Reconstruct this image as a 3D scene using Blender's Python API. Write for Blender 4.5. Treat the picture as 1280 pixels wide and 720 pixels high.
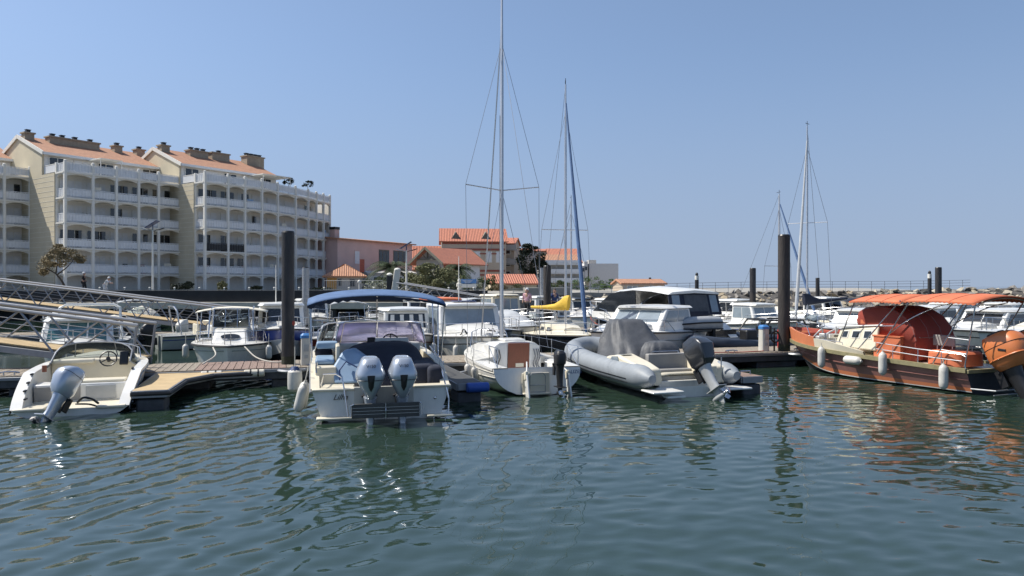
import bpy, bmesh, math, random
import numpy as np
from mathutils import Vector, Matrix, Euler

for o in list(bpy.data.objects):
    bpy.data.objects.remove(o)
SC = bpy.context.scene
COL = SC.collection
R = math.radians
RND = random.Random(7)
V = Vector

# ------------------------------------------------------------------ camera, sky, sun, exposure
cam_d = bpy.data.cameras.new('camera')
cam_d.sensor_width = 36.0
cam_d.lens = 36.0 * 930.0 / 1280.0
cam_d.shift_y = -2.0 / 1280.0
cam_d.clip_start = 0.1
cam_d.clip_end = 12000.0
cam = bpy.data.objects.new('camera', cam_d)
COL.objects.link(cam)
cam.location = (0, 0, 2.8)
cam.rotation_euler = (R(90), 0, 0)
SC.camera = cam

SUN_EL, SUN_AZ = 53.0, -81.0          # azimuth clockwise from +Y: the sun stands to the left
SKY_STRENGTH, SUN_STRENGTH, EXPOSURE = 0.079, 3.1, 1.0
W = bpy.data.worlds.new('World')
SC.world = W
W.use_nodes = True
wn = W.node_tree.nodes
sky = wn.new('ShaderNodeTexSky')
sky.sky_type = 'NISHITA'
sky.sun_disc = False
sky.sun_elevation = R(SUN_EL)
sky.sun_rotation = R(SUN_AZ)
sky.altitude = 0
sky.air_density = 1.0
sky.dust_density = 0.8
sky.ozone_density = 2.3
# the sky is read a little above the true direction (no brown band at the horizon) and fades into sea haze low down
wl = W.node_tree.links
wtc = wn.new('ShaderNodeTexCoord')
wmp = wn.new('ShaderNodeVectorMath')
wmp.operation = 'MULTIPLY_ADD'
wmp.inputs[1].default_value = (1, 1, 0.85)
wmp.inputs[2].default_value = (0, 0, 0.12)
wl.new(wtc.outputs['Generated'], wmp.inputs[0])
wno = wn.new('ShaderNodeVectorMath')
wno.operation = 'NORMALIZE'
wl.new(wmp.outputs[0], wno.inputs[0])
wl.new(wno.outputs[0], sky.inputs[0])
wl.new(sky.outputs[0], wn['Background'].inputs[0])
wn['Background'].inputs[1].default_value = SKY_STRENGTH
hz = wn.new('ShaderNodeBackground')
hz.inputs[0].default_value = (0.358, 0.425, 0.575, 1)
hz.inputs[1].default_value = 0.465
wsx = wn.new('ShaderNodeSeparateXYZ')
wl.new(wtc.outputs['Generated'], wsx.inputs[0])
wmr = wn.new('ShaderNodeMapRange')
wmr.interpolation_type = 'SMOOTHSTEP'
wmr.inputs['From Min'].default_value = -0.05
wmr.inputs['From Max'].default_value = 0.32
wmr.inputs['To Min'].default_value = 0.85
wmr.inputs['To Max'].default_value = 0.12
wl.new(wsx.outputs[2], wmr.inputs[0])
wms = wn.new('ShaderNodeMixShader')
wl.new(wmr.outputs[0], wms.inputs[0])
wl.new(wn['Background'].outputs[0], wms.inputs[1])
wl.new(hz.outputs[0], wms.inputs[2])
wl.new(wms.outputs[0], wn['World Output'].inputs[0])
sd = bpy.data.lights.new('sun', 'SUN')
sd.energy = SUN_STRENGTH
sd.angle = R(0.5)
sd.color = (1.0, 0.95, 0.86)
sun = bpy.data.objects.new('sun', sd)
COL.objects.link(sun)
sdir = V((math.sin(R(SUN_AZ)) * math.cos(R(SUN_EL)), math.cos(R(SUN_AZ)) * math.cos(R(SUN_EL)), math.sin(R(SUN_EL))))
sun.rotation_euler = sdir.to_track_quat('Z', 'Y').to_euler()
sun.location = sdir * 60
SC.view_settings.view_transform = 'Standard'
SC.view_settings.look = 'None'
SC.view_settings.exposure = EXPOSURE
SC.view_settings.gamma = 1.0
SC.cycles.use_denoising = True
SC.cycles.max_bounces = 8
SC.cycles.transparent_max_bounces = 12
SC.cycles.caustics_reflective = False
SC.cycles.caustics_refractive = False

# ------------------------------------------------------------------ materials
MATS = {}


def pm(name, col, rough=0.5, metal=0.0, var=0.12, vscale=3.0, bump=0.0, bscale=25.0, coat=0.0, stretch=(1, 1, 1), col2=None, alpha=1.0, spec=0.5):
    """A principled material whose colour drifts with object-space noise between col and col2 (dirt, fading)."""
    m = bpy.data.materials.new(name)
    m.use_nodes = True
    nt = m.node_tree
    b = nt.nodes['Principled BSDF']
    tc = nt.nodes.new('ShaderNodeTexCoord')
    mp = nt.nodes.new('ShaderNodeMapping')
    mp.inputs['Scale'].default_value = stretch
    nt.links.new(tc.outputs['Object'], mp.inputs[0])
    if col2 is None:
        col2 = tuple(c * (1 - var * 2.0) for c in col)
    n = nt.nodes.new('ShaderNodeTexNoise')
    n.inputs['Scale'].default_value = vscale
    n.inputs['Detail'].default_value = 6
    n.inputs['Roughness'].default_value = 0.65
    nt.links.new(mp.outputs[0], n.inputs['Vector'])
    r = nt.nodes.new('ShaderNodeValToRGB')
    r.color_ramp.elements[0].position = 0.35
    r.color_ramp.elements[1].position = 0.68
    r.color_ramp.elements[0].color = (*col2, 1)
    r.color_ramp.elements[1].color = (*col, 1)
    nt.links.new(n.outputs['Fac'], r.inputs[0])
    nt.links.new(r.outputs[0], b.inputs['Base Color'])
    b.inputs['Roughness'].default_value = rough
    b.inputs['Metallic'].default_value = metal
    b.inputs['Specular IOR Level'].default_value = spec
    if coat:
        b.inputs['Coat Weight'].default_value = coat
        b.inputs['Coat Roughness'].default_value = 0.08
    if bump:
        n2 = nt.nodes.new('ShaderNodeTexNoise')
        n2.inputs['Scale'].default_value = bscale
        n2.inputs['Detail'].default_value = 5
        nt.links.new(mp.outputs[0], n2.inputs['Vector'])
        bp = nt.nodes.new('ShaderNodeBump')
        bp.inputs['Strength'].default_value = bump
        bp.inputs['Distance'].default_value = 0.05
        nt.links.new(n2.outputs['Fac'], bp.inputs['Height'])
        nt.links.new(bp.outputs[0], b.inputs['Normal'])
    MATS[name] = m
    return m


def glassy(name, tint, trans=0.6, rough=0.04, body=0.35):
    """Thin sheet of glass or clear vinyl: part see-through with a tint, part mirror."""
    m = bpy.data.materials.new(name)
    m.use_nodes = True
    nt = m.node_tree
    nt.nodes.remove(nt.nodes['Principled BSDF'])
    out = nt.nodes['Material Output']
    t = nt.nodes.new('ShaderNodeBsdfTransparent')
    t.inputs[0].default_value = (*tint, 1)
    d = nt.nodes.new('ShaderNodeBsdfPrincipled')
    d.inputs['Base Color'].default_value = (*[c * body for c in tint], 1)
    d.inputs['Roughness'].default_value = rough
    mx = nt.nodes.new('ShaderNodeMixShader')
    lw = nt.nodes.new('ShaderNodeLayerWeight')
    lw.inputs[0].default_value = 0.25
    mr = nt.nodes.new('ShaderNodeMapRange')
    mr.inputs['To Min'].default_value = 1 - trans
    mr.inputs['To Max'].default_value = 1.0
    nt.links.new(lw.outputs['Fresnel'], mr.inputs[0])
    nt.links.new(mr.outputs[0], mx.inputs[0])
    nt.links.new(t.outputs[0], mx.inputs[1])
    nt.links.new(d.outputs[0], mx.inputs[2])
    nt.links.new(mx.outputs[0], out.inputs[0])
    MATS[name] = m
    return m


white = pm('gelcoat_white', (0.78, 0.77, 0.73), 0.28, var=0.06, vscale=2.4, coat=0.3, stretch=(2, 2, 0.6))
cream = pm('gelcoat_cream', (0.72, 0.66, 0.52), 0.35, var=0.06, vscale=1.8)
offwhite = pm('gelcoat_aged', (0.62, 0.60, 0.54), 0.4, var=0.10, vscale=2.2, stretch=(2, 2, 0.5))
greyhull = pm('gelcoat_grey', (0.36, 0.39, 0.38), 0.35, var=0.10)
navyhull = pm('gelcoat_navy', (0.022, 0.035, 0.075), 0.2, var=0.15, coat=0.4)
blackhull = pm('gelcoat_black', (0.02, 0.022, 0.028), 0.2, var=0.2, coat=0.4)
bluestripe = pm('stripe_blue', (0.03, 0.06, 0.28), 0.3, var=0.1)
antifoul = pm('antifouling_and_stern_shade', (0.03, 0.035, 0.045), 0.7, var=0.25, vscale=6)
steel = pm('stainless_steel', (0.62, 0.62, 0.63), 0.22, 1.0, var=0.04)
alu = pm('aluminium', (0.29, 0.30, 0.32), 0.5, 0.6, var=0.08, vscale=8)
galv = pm('galvanised_steel', (0.40, 0.41, 0.42), 0.5, 0.7, var=0.15, vscale=10)
mastm = pm('mast_alloy', (0.55, 0.56, 0.58), 0.35, 0.7, var=0.06)
black = pm('black_plastic', (0.018, 0.018, 0.02), 0.4, var=0.2)
rubber = pm('black_rubber', (0.022, 0.022, 0.024), 0.65, var=0.2)
wire = pm('rigging_wire', (0.22, 0.23, 0.25), 0.4, 0.6)
silver = pm('engine_silver', (0.46, 0.50, 0.56), 0.25, 0.45, var=0.03, coat=0.5)
darkgrey = pm('engine_dark', (0.035, 0.037, 0.042), 0.28, 0.2, var=0.1, coat=0.5)
lightgrey = pm('engine_grey', (0.45, 0.46, 0.46), 0.35, 0.1, var=0.08)
orangeeng = pm('engine_orange', (0.58, 0.18, 0.055), 0.4, var=0.05, coat=0.2)
navycloth = pm('canvas_navy', (0.022, 0.028, 0.05), 0.85, var=0.15, vscale=4, bump=0.25, bscale=6)
bluecloth = pm('canvas_blue', (0.085, 0.155, 0.30), 0.8, var=0.12, vscale=3, bump=0.2, bscale=5)
bluevinyl = pm('cushion_blue', (0.22, 0.33, 0.47), 0.5, var=0.08)
greycloth = pm('canvas_grey', (0.085, 0.09, 0.10), 0.62, var=0.15, vscale=3, bump=0.5, bscale=4)
palecloth = pm('canvas_pale', (0.66, 0.62, 0.52), 0.85, var=0.08, vscale=2, bump=0.3, bscale=3)
lightcloth = pm('canvas_light_grey', (0.42, 0.44, 0.46), 0.8, var=0.1, vscale=2, bump=0.3, bscale=3)
orangecloth = pm('canvas_orange', (0.62, 0.17, 0.075), 0.75, var=0.09, vscale=2.2, bump=0.22, bscale=4)
redcloth = pm('canvas_red_and_shade', (0.33, 0.055, 0.035), 0.8, var=0.08, vscale=2)
yellowcloth = pm('canvas_yellow', (0.72, 0.46, 0.05), 0.75, var=0.1, vscale=4, bump=0.3, bscale=7)
maroon = pm('hull_maroon', (0.29, 0.135, 0.115), 0.4, var=0.10, vscale=2.5, stretch=(2, 2, 0.6))
orangepaint = pm('paint_orange', (0.66, 0.22, 0.10), 0.45, var=0.07)
khaki = pm('rail_khaki', (0.27, 0.24, 0.13), 0.5, var=0.15, vscale=6)
brownboard = pm('board_brown', (0.22, 0.07, 0.035), 0.5, var=0.12, vscale=5, stretch=(6, 6, 1))
hypalon = pm('hypalon_grey', (0.27, 0.295, 0.32), 0.55, var=0.10, vscale=3)
hypalon2 = pm('hypalon_navy', (0.035, 0.045, 0.065), 0.5, var=0.15)
seatgrey = pm('seat_grey', (0.30, 0.29, 0.275), 0.6, var=0.08)
teak = pm('teak_grey', (0.075, 0.075, 0.072), 0.7, var=0.2, vscale=8, stretch=(1, 8, 8))
plankm = pm('plank_weathered', (0.33, 0.28, 0.22), 0.85, var=0.22, vscale=5, bump=0.4, bscale=20, stretch=(6, 1, 6))
plankr = pm('plank_reddish', (0.30, 0.21, 0.17), 0.85, var=0.2, vscale=5, bump=0.4, bscale=20, stretch=(6, 1, 6))
sandboard = pm('board_sand', (0.50, 0.37, 0.20), 0.8, var=0.12, vscale=3)
pontoonside = pm('pontoon_side', (0.07, 0.075, 0.085), 0.6, var=0.25, vscale=4)
capstone = pm('concrete_pale', (0.60, 0.55, 0.45), 0.9, var=0.12, vscale=1.2, bump=0.3, bscale=14)
concrete = pm('concrete', (0.36, 0.34, 0.30), 0.9, var=0.14, vscale=1.2, bump=0.3, bscale=14)
darkwall = pm('wall_dark_and_shade', (0.03, 0.032, 0.036), 0.85, var=0.2, vscale=0.6, bump=0.3)
pilem = pm('pile_tarred', (0.035, 0.033, 0.036), 0.55, var=0.3, vscale=2.2, bump=0.3, bscale=9, stretch=(3, 3, 0.5))
pilebrown = pm('pile_rusty', (0.055, 0.045, 0.040), 0.75, var=0.3, vscale=2, bump=0.4, bscale=10, stretch=(3, 3, 0.5), col2=(0.022, 0.02, 0.02))
pilegreen = pm('pile_weed', (0.05, 0.055, 0.03), 0.8, var=0.3, vscale=6, bump=0.5)
stucco = pm('stucco_cream', (0.58, 0.51, 0.37), 0.9, var=0.05, vscale=0.7, bump=0.15)
trimpaint = pm('trim_white', (0.74, 0.72, 0.66), 0.7, var=0.05, vscale=0.8)
trimcream = pm('trim_cream', (0.69, 0.66, 0.58), 0.75, var=0.05, vscale=0.8)
railpanel = pm('rail_panel', (0.72, 0.73, 0.74), 0.5, var=0.06, vscale=1.0)
backwall = pm('wall_pale', (0.74, 0.72, 0.68), 0.85, var=0.04)
shutter = pm('shutter_pale', (0.74, 0.74, 0.74), 0.6, var=0.06)
pinkst = pm('stucco_pink', (0.66, 0.46, 0.41), 0.9, var=0.06, vscale=0.5)
greyst = pm('stucco_grey', (0.46, 0.44, 0.41), 0.9, var=0.07, vscale=0.5)
beigest = pm('stucco_beige', (0.52, 0.43, 0.33), 0.9, var=0.06, vscale=0.4)
redband = pm('brick_band', (0.34, 0.10, 0.07), 0.85, var=0.12)
timbergreen = pm('timber_dark', (0.16, 0.16, 0.13), 0.8, var=0.12)
ochre = pm('stucco_ochre', (0.55, 0.30, 0.10), 0.9, var=0.08)
chimneym = pm('chimney_stone', (0.38, 0.32, 0.24), 0.9, var=0.12)
lettblue = pm('lettering_blue', (0.02, 0.05, 0.16), 0.5)
lettblack = pm('lettering_black', (0.02, 0.02, 0.02), 0.5)
signblue = pm('sign_blue', (0.10, 0.24, 0.50), 0.4, var=0.04)
redpaint = pm('paint_red', (0.55, 0.03, 0.03), 0.45)
bluecap = pm('cap_blue', (0.06, 0.22, 0.52), 0.4)
fenderm = pm('fender_white', (0.62, 0.60, 0.55), 0.5, var=0.10, vscale=5)
fenderb = pm('fender_blue', (0.03, 0.10, 0.42), 0.5)
ropem = pm('rope_white', (0.60, 0.57, 0.50), 0.9, var=0.15, vscale=30)
trunkm = pm('bark', (0.12, 0.09, 0.065), 0.95, var=0.25, bump=0.5)
skinm = pm('skin', (0.45, 0.26, 0.18), 0.6, var=0.03)
hairm = pm('hair', (0.05, 0.035, 0.025), 0.7)
sail_t = glassy('clear_vinyl', (0.66, 0.70, 0.78), 0.55)
vinylpurple = glassy('purple_vinyl', (0.80, 0.78, 0.92), 0.62, 0.12, 0.85)
windscreen = glassy('windscreen', (0.84, 0.89, 0.90), 0.86, 0.04, 0.12)
tealglass = glassy('teal_glass', (0.16, 0.34, 0.36), 0.35)
darkglass = pm('dark_glass', (0.022, 0.026, 0.032), 0.06, var=0.1, spec=0.8)
greyglass = pm('sky_toned_glass', (0.24, 0.29, 0.33), 0.08, var=0.1, spec=0.9)  # base colour lightened to carry the sky reflected in the panes
tealsolid = pm('teal_window', (0.05, 0.14, 0.15), 0.08, var=0.1, spec=0.8)
PAL = dict(leaf_green=(0.075, 0.11, 0.035), leaf_olive=(0.23, 0.235, 0.12), leaf_dark=(0.022, 0.034, 0.02),
           leaf_dry=(0.36, 0.29, 0.17), leaf_palm=(0.075, 0.10, 0.05), leaf_grey=(0.36, 0.38, 0.30), leaf_bright=(0.10, 0.17, 0.045))
for k, c in PAL.items():
    pm(k, c, 0.7, var=0.25, vscale=1.3, spec=0.25)


def tiled(name, c1, c2):
    """Roman tile roof: courses as relief and colour drift, in object space."""
    m = pm(name, c1, 0.85, var=0.1, vscale=2.5, col2=c2)
    nt = m.node_tree
    b = nt.nodes['Principled BSDF']
    tc = nt.nodes.new('ShaderNodeTexCoord')
    w = nt.nodes.new('ShaderNodeTexWave')
    w.wave_type = 'BANDS'
    w.bands_direction = 'X'
    w.inputs['Scale'].default_value = 1.1
    w.inputs['Distortion'].default_value = 0.6
    nt.links.new(tc.outputs['Object'], w.inputs[0])
    bp = nt.nodes.new('ShaderNodeBump')
    bp.inputs['Strength'].default_value = 0.7
    bp.inputs['Distance'].default_value = 0.12
    nt.links.new(w.outputs['Fac'], bp.inputs['Height'])
    nt.links.new(bp.outputs[0], b.inputs['Normal'])
    return m


tile_orange = tiled('tiles_orange', (0.50, 0.26, 0.155), (0.36, 0.18, 0.11))
tile_red = tiled('tiles_red', (0.52, 0.20, 0.12), (0.40, 0.15, 0.10))


def water_material():
    m = bpy.data.materials.new('harbour_water')
    m.use_nodes = True
    nt = m.node_tree
    b = nt.nodes['Principled BSDF']
    b.inputs['Base Color'].default_value = (0.020, 0.038, 0.026, 1)
    b.inputs['Roughness'].default_value = 0.03
    b.inputs['IOR'].default_value = 1.65
    tc = nt.nodes.new('ShaderNodeTexCoord')
    hs = None
    for sc, rot, st, amp in ((5.5, 25, (1, 2.6, 1), 0.7), (12.0, -20, (1, 2.2, 1), 0.3)):
        mp = nt.nodes.new('ShaderNodeMapping')
        mp.inputs['Rotation'].default_value = (0, 0, R(rot))
        mp.inputs['Scale'].default_value = st
        nt.links.new(tc.outputs['Object'], mp.inputs[0])
        n = nt.nodes.new('ShaderNodeTexNoise')
        n.inputs['Scale'].default_value = sc * 0.5
        n.inputs['Detail'].default_value = 3
        n.inputs['Roughness'].default_value = 0.5
        nt.links.new(mp.outputs[0], n.inputs['Vector'])
        ml = nt.nodes.new('ShaderNodeMath')
        ml.operation = 'MULTIPLY'
        ml.inputs[1].default_value = amp
        nt.links.new(n.outputs['Fac'], ml.inputs[0])
        if hs is None:
            hs = ml
        else:
            ad = nt.nodes.new('ShaderNodeMath')
            ad.operation = 'ADD'
            nt.links.new(hs.outputs[0], ad.inputs[0])
            nt.links.new(ml.outputs[0], ad.inputs[1])
            hs = ad
    bp = nt.nodes.new('ShaderNodeBump')
    bp.inputs['Strength'].default_value = 0.16
    bp.inputs['Distance'].default_value = 0.015
    nt.links.new(hs.outputs[0], bp.inputs['Height'])
    nt.links.new(bp.outputs[0], b.inputs['Normal'])
    return m


waterm = water_material()

# ------------------------------------------------------------------ mesh helpers


# parts whose loose pieces each become an object of their own
SPLIT = dict(stern_step=None, side_bulwark=None, bow_bulwark=None, bathing_platform=None, deck_cleat=None, cup_holder=None, bimini_frame='bimini_pole', front_canopy_frame='canopy_pole',
             rear_canopy_frame='canopy_pole', stern_pulpit='pulpit_tube', chock=None, cabin_bulkhead=None, gable_timber=None, hull_moulding=None, side_cushion=None, cover_side=None,
             deck_gear=None, cleat=None, side_window=None, cockpit_side=None, spreader=None, canopy_fringe=None, float_tanks='float_tank', stern_rail='stern_rail', side_rail=None,
             platform_frame='platform_tube', platform_trim=None, side_port=None, socket=None, screen_frame='frame_tube', deck_line=None, side_moulding=None, panel_stand=None,
             strake=None, bow_rail=None, edge_strip=None, strap=None, rigging_hose=None, tow_post=None, lifeline=None, clamp_bracket=None, helm_seat=None, dashboard=None, terrace_awning=None, awning_post=None, canopy_valance='valance_flap')


class MB:
    def __init__(s):
        s.v, s.f, s.m = [], [], []

    def add(s, vs, fs, mi=0):
        o = len(s.v)
        s.v += [tuple(v) for v in vs]
        s.f += [tuple(i + o for i in f) for f in fs]
        s.m += [mi] * len(fs)
        return s

    def box(s, c, d, rot=None, mi=0, taper=1.0):
        M = rot if rot is not None else Matrix.Identity(3)
        if isinstance(M, (int, float)):
            M = Matrix.Rotation(M, 3, 'Z')
        vs = []
        for z in (-.5, .5):
            t = taper if z > 0 else 1.0
            for x, y in ((-.5, -.5), (.5, -.5), (.5, .5), (-.5, .5)):
                vs.append(V(c) + M @ V((x * d[0] * t, y * d[1] * t, z * d[2])))
        return s.add(vs, [(0, 3, 2, 1), (4, 5, 6, 7), (0, 1, 5, 4), (1, 2, 6, 5), (2, 3, 7, 6), (3, 0, 4, 7)], mi)

    def bar(s, a, b, w, h=None, mi=0):
        a, b = V(a), V(b)
        d = b - a
        q = d.to_track_quat('X', 'Z').to_matrix()
        return s.box((a + b) / 2, (d.length, w, h or w), q, mi)

    def grid(s, rows, mi=0, close=False):
        n = len(rows[0])
        vs = [p for r in rows for p in r]
        fs = []
        for i in range(len(rows) - 1):
            for j in range(n if close else n - 1):
                k = (j + 1) % n
                fs.append((i * n + j, i * n + k, (i + 1) * n + k, (i + 1) * n + j))
        return s.add(vs, fs, mi)

    def loft(s, rings, mi=0, caps=True):
        s.grid(rings, mi, True)
        if caps:
            n = len(rings[0])
            s.add(rings[0], [tuple(range(n))[::-1]], mi)
            s.add(rings[-1], [tuple(range(n))], mi)
        return s

    def tube(s, pts, r, n=6, mi=0, closed=False):
        pts = [V(p) for p in pts]
        rs = r if isinstance(r, (list, tuple)) else [r] * len(pts)
        rings = []
        up = V((0, 0, 1))
        for i, p in enumerate(pts):
            a = pts[i - 1] if (i or closed) else p
            b = pts[(i + 1) % len(pts)] if (i < len(pts) - 1 or closed) else p
            t = (b - a).normalized()
            x = t.cross(up)
            if x.length < 0.05:
                x = t.cross(V((0, 1, 0)))
            x.normalize()
            y = x.cross(t)
            rings.append([p + (x * math.cos(k * 2 * math.pi / n) + y * math.sin(k * 2 * math.pi / n)) * rs[i] for k in range(n)])
        if closed:
            s.grid(rings + [rings[0]], mi, True)
        else:
            s.loft(rings, mi)
        return s

    def cyl(s, a, b, r0, r1=None, n=12, mi=0):
        return s.tube([a, b], [r0, r0 if r1 is None else r1], n, mi)

    def ell(s, c, r, nu=14, nv=8, mi=0):
        c = V(c)
        rings = []
        for i in range(nv + 1):
            a = -math.pi / 2 + math.pi * i / nv
            k = max(math.cos(a), 0.02)
            rings.append([c + V((r[0] * k * math.cos(2 * math.pi * j / nu), r[1] * k * math.sin(2 * math.pi * j / nu), r[2] * math.sin(a))) for j in range(nu)])
        return s.loft(rings, mi)

    def prism(s, poly, off, mi=0):
        """polygon (3-D points) pushed along off"""
        a = [V(p) for p in poly]
        b = [p + V(off) for p in a]
        n = len(a)
        s.add(a + b, [tuple(range(n))[::-1], tuple(range(n, 2 * n))] + [(i, (i + 1) % n, n + (i + 1) % n, n + i) for i in range(n)], mi)
        return s

    def panel(s, q, u0=0, u1=1, v0=0, v1=1, off=0.006, th=0.012, mi=0):
        """slab lying on the quad q (bl, br, tr, tl), proud of it on the side its normal points to"""
        bl, br, tr, tl = [V(p) for p in q]

        def at(u, v):
            return (bl * (1 - u) + br * u) * (1 - v) + (tl * (1 - u) + tr * u) * v
        n = (br - bl).cross(tl - bl).normalized()
        pts = [at(u0, v0), at(u1, v0), at(u1, v1), at(u0, v1)]
        s.prism([p + n * (off - th) for p in pts], n * th, mi)
        return s

    def islands(s):
        par = list(range(len(s.v)))

        def find(i):
            while par[i] != i:
                par[i] = par[par[i]]
                i = par[i]
            return i
        key = {}
        for i, v in enumerate(s.v):
            k = tuple(round(c, 3) for c in v)
            if k in key:
                par[find(i)] = find(key[k])
            else:
                key[k] = i
        for f in s.f:
            for a in f[1:]:
                par[find(a)] = find(f[0])
        out = {}
        for f, m in zip(s.f, s.m):
            out.setdefault(find(f[0]), []).append((f, m))
        return list(out.values())

    def build(s, name, mats, parent=None, smooth=35, bevel=0, solid=0, loc=None, rot=None, recalc=True, seg=2):
        if name in SPLIT:
            isl = s.islands()
            if 1 < len(isl) < 60:
                o = None
                for fs in isl:
                    p = MB()
                    mp = {}
                    for f, mi in fs:
                        for i in f:
                            if i not in mp:
                                mp[i] = len(p.v)
                                p.v.append(s.v[i])
                        p.f.append(tuple(mp[i] for i in f))
                        p.m.append(mi)
                    o = p._build(SPLIT[name] or name, mats, parent, smooth, bevel, solid, loc, rot, recalc, seg)
                return o
        return s._build(name, mats, parent, smooth, bevel, solid, loc, rot, recalc, seg)

    def _build(s, name, mats, parent=None, smooth=35, bevel=0, solid=0, loc=None, rot=None, recalc=True, seg=2):
        me = bpy.data.meshes.new(name)
        me.from_pydata(s.v, [], s.f)
        if not isinstance(mats, (list, tuple)):
            mats = [mats]
        for m in mats:
            me.materials.append(m)
        if len(mats) > 1:
            me.polygons.foreach_set('material_index', s.m)
        if recalc:
            bm = bmesh.new()
            bm.from_mesh(me)
            bmesh.ops.remove_doubles(bm, verts=bm.verts, dist=0.0004)
            bmesh.ops.recalc_face_normals(bm, faces=bm.faces)
            bm.to_mesh(me)
            bm.free()
        if smooth:
            me.shade_smooth()
            me.set_sharp_from_angle(angle=R(smooth))
        o = bpy.data.objects.new(name, me)
        COL.objects.link(o)
        if parent is not None:
            o.parent = parent
        if loc is not None:
            o.location = loc
        if rot is not None:
            o.rotation_euler = rot
        if solid:
            md = o.modifiers.new('solid', 'SOLIDIFY')
            md.thickness = solid
            md.offset = 0
        if bevel:
            md = o.modifiers.new('bevel', 'BEVEL')
            md.width = bevel
            md.segments = seg
            md.limit_method = 'ANGLE'
            md.angle_limit = R(40)
        return o


def sring(cx, cy, z, hx, hy, n=20, e=2.6):
    out = []
    for k in range(n):
        a = 2 * math.pi * (k + 0.5) / n
        c, q = math.cos(a), math.sin(a)
        out.append(V((cx + hx * math.copysign(abs(c) ** (2 / e), c), cy + hy * math.copysign(abs(q) ** (2 / e), q), z)))
    return out


def arc(c, r, a0, a1, n, plane='xz'):
    out = []
    for i in range(n + 1):
        a = R(a0 + (a1 - a0) * i / n)
        u, w = r[0] * math.cos(a), r[1] * math.sin(a)
        out.append(V(c) + (V((u, 0, w)) if plane == 'xz' else V((u, w, 0)) if plane == 'xy' else V((0, u, w))))
    return out


def smooth_path(pts, k=6):
    """Catmull-Rom through pts"""
    p = [V(q) for q in pts]
    p = [p[0] * 2 - p[1]] + p + [p[-1] * 2 - p[-2]]
    out = []
    for i in range(1, len(p) - 2):
        for j in range(k):
            t = j / k
            out.append(0.5 * ((2 * p[i]) + (p[i + 1] - p[i - 1]) * t + (2 * p[i - 1] - 5 * p[i] + 4 * p[i + 1] - p[i + 2]) * t * t + (3 * p[i] - p[i - 1] - 3 * p[i + 1] + p[i + 2]) * t ** 3))
    return out + [p[-2]]


def tag(o, label, cat, group=None):
    o['label'] = label
    o['category'] = cat
    if group:
        o['group'] = group
    return o


def thing(name, label, cat, loc=(0, 0, 0), rotz=0.0, group=None):
    o = bpy.data.objects.new(name, None)
    o.empty_display_size = 0.3
    COL.objects.link(o)
    o.location = loc
    o.rotation_euler = (0, 0, R(rotz))
    return tag(o, label, cat, group)


def struct(o, kind='structure'):
    o['kind'] = kind
    return o


def lettering(name, text, parent, loc, rot, size, mat, shear=0.0):
    c = bpy.data.curves.new(name, 'FONT')
    c.body = text
    c.size = size
    c.shear = shear
    c.extrude = 0.002
    c.align_x = 'CENTER'
    c.align_y = 'CENTER'
    c.materials.append(mat)
    tmp = bpy.data.objects.new(name, c)
    COL.objects.link(tmp)
    me = bpy.data.meshes.new_from_object(tmp.evaluated_get(bpy.context.evaluated_depsgraph_get()))
    bpy.data.objects.remove(tmp)
    o = bpy.data.objects.new(name, me)
    COL.objects.link(o)
    o.parent = parent
    o.location = loc
    o.rotation_euler = rot
    return o


def at(px, D, z=0.0):
    """the point at depth D seen in photo column px, at height z"""
    return V(((px - 640.0) / 930.0 * D, D, z))


def clamp(x, a=0.0, b=1.0):
    return max(a, min(b, x))


# ------------------------------------------------------------------ boat hulls


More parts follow.
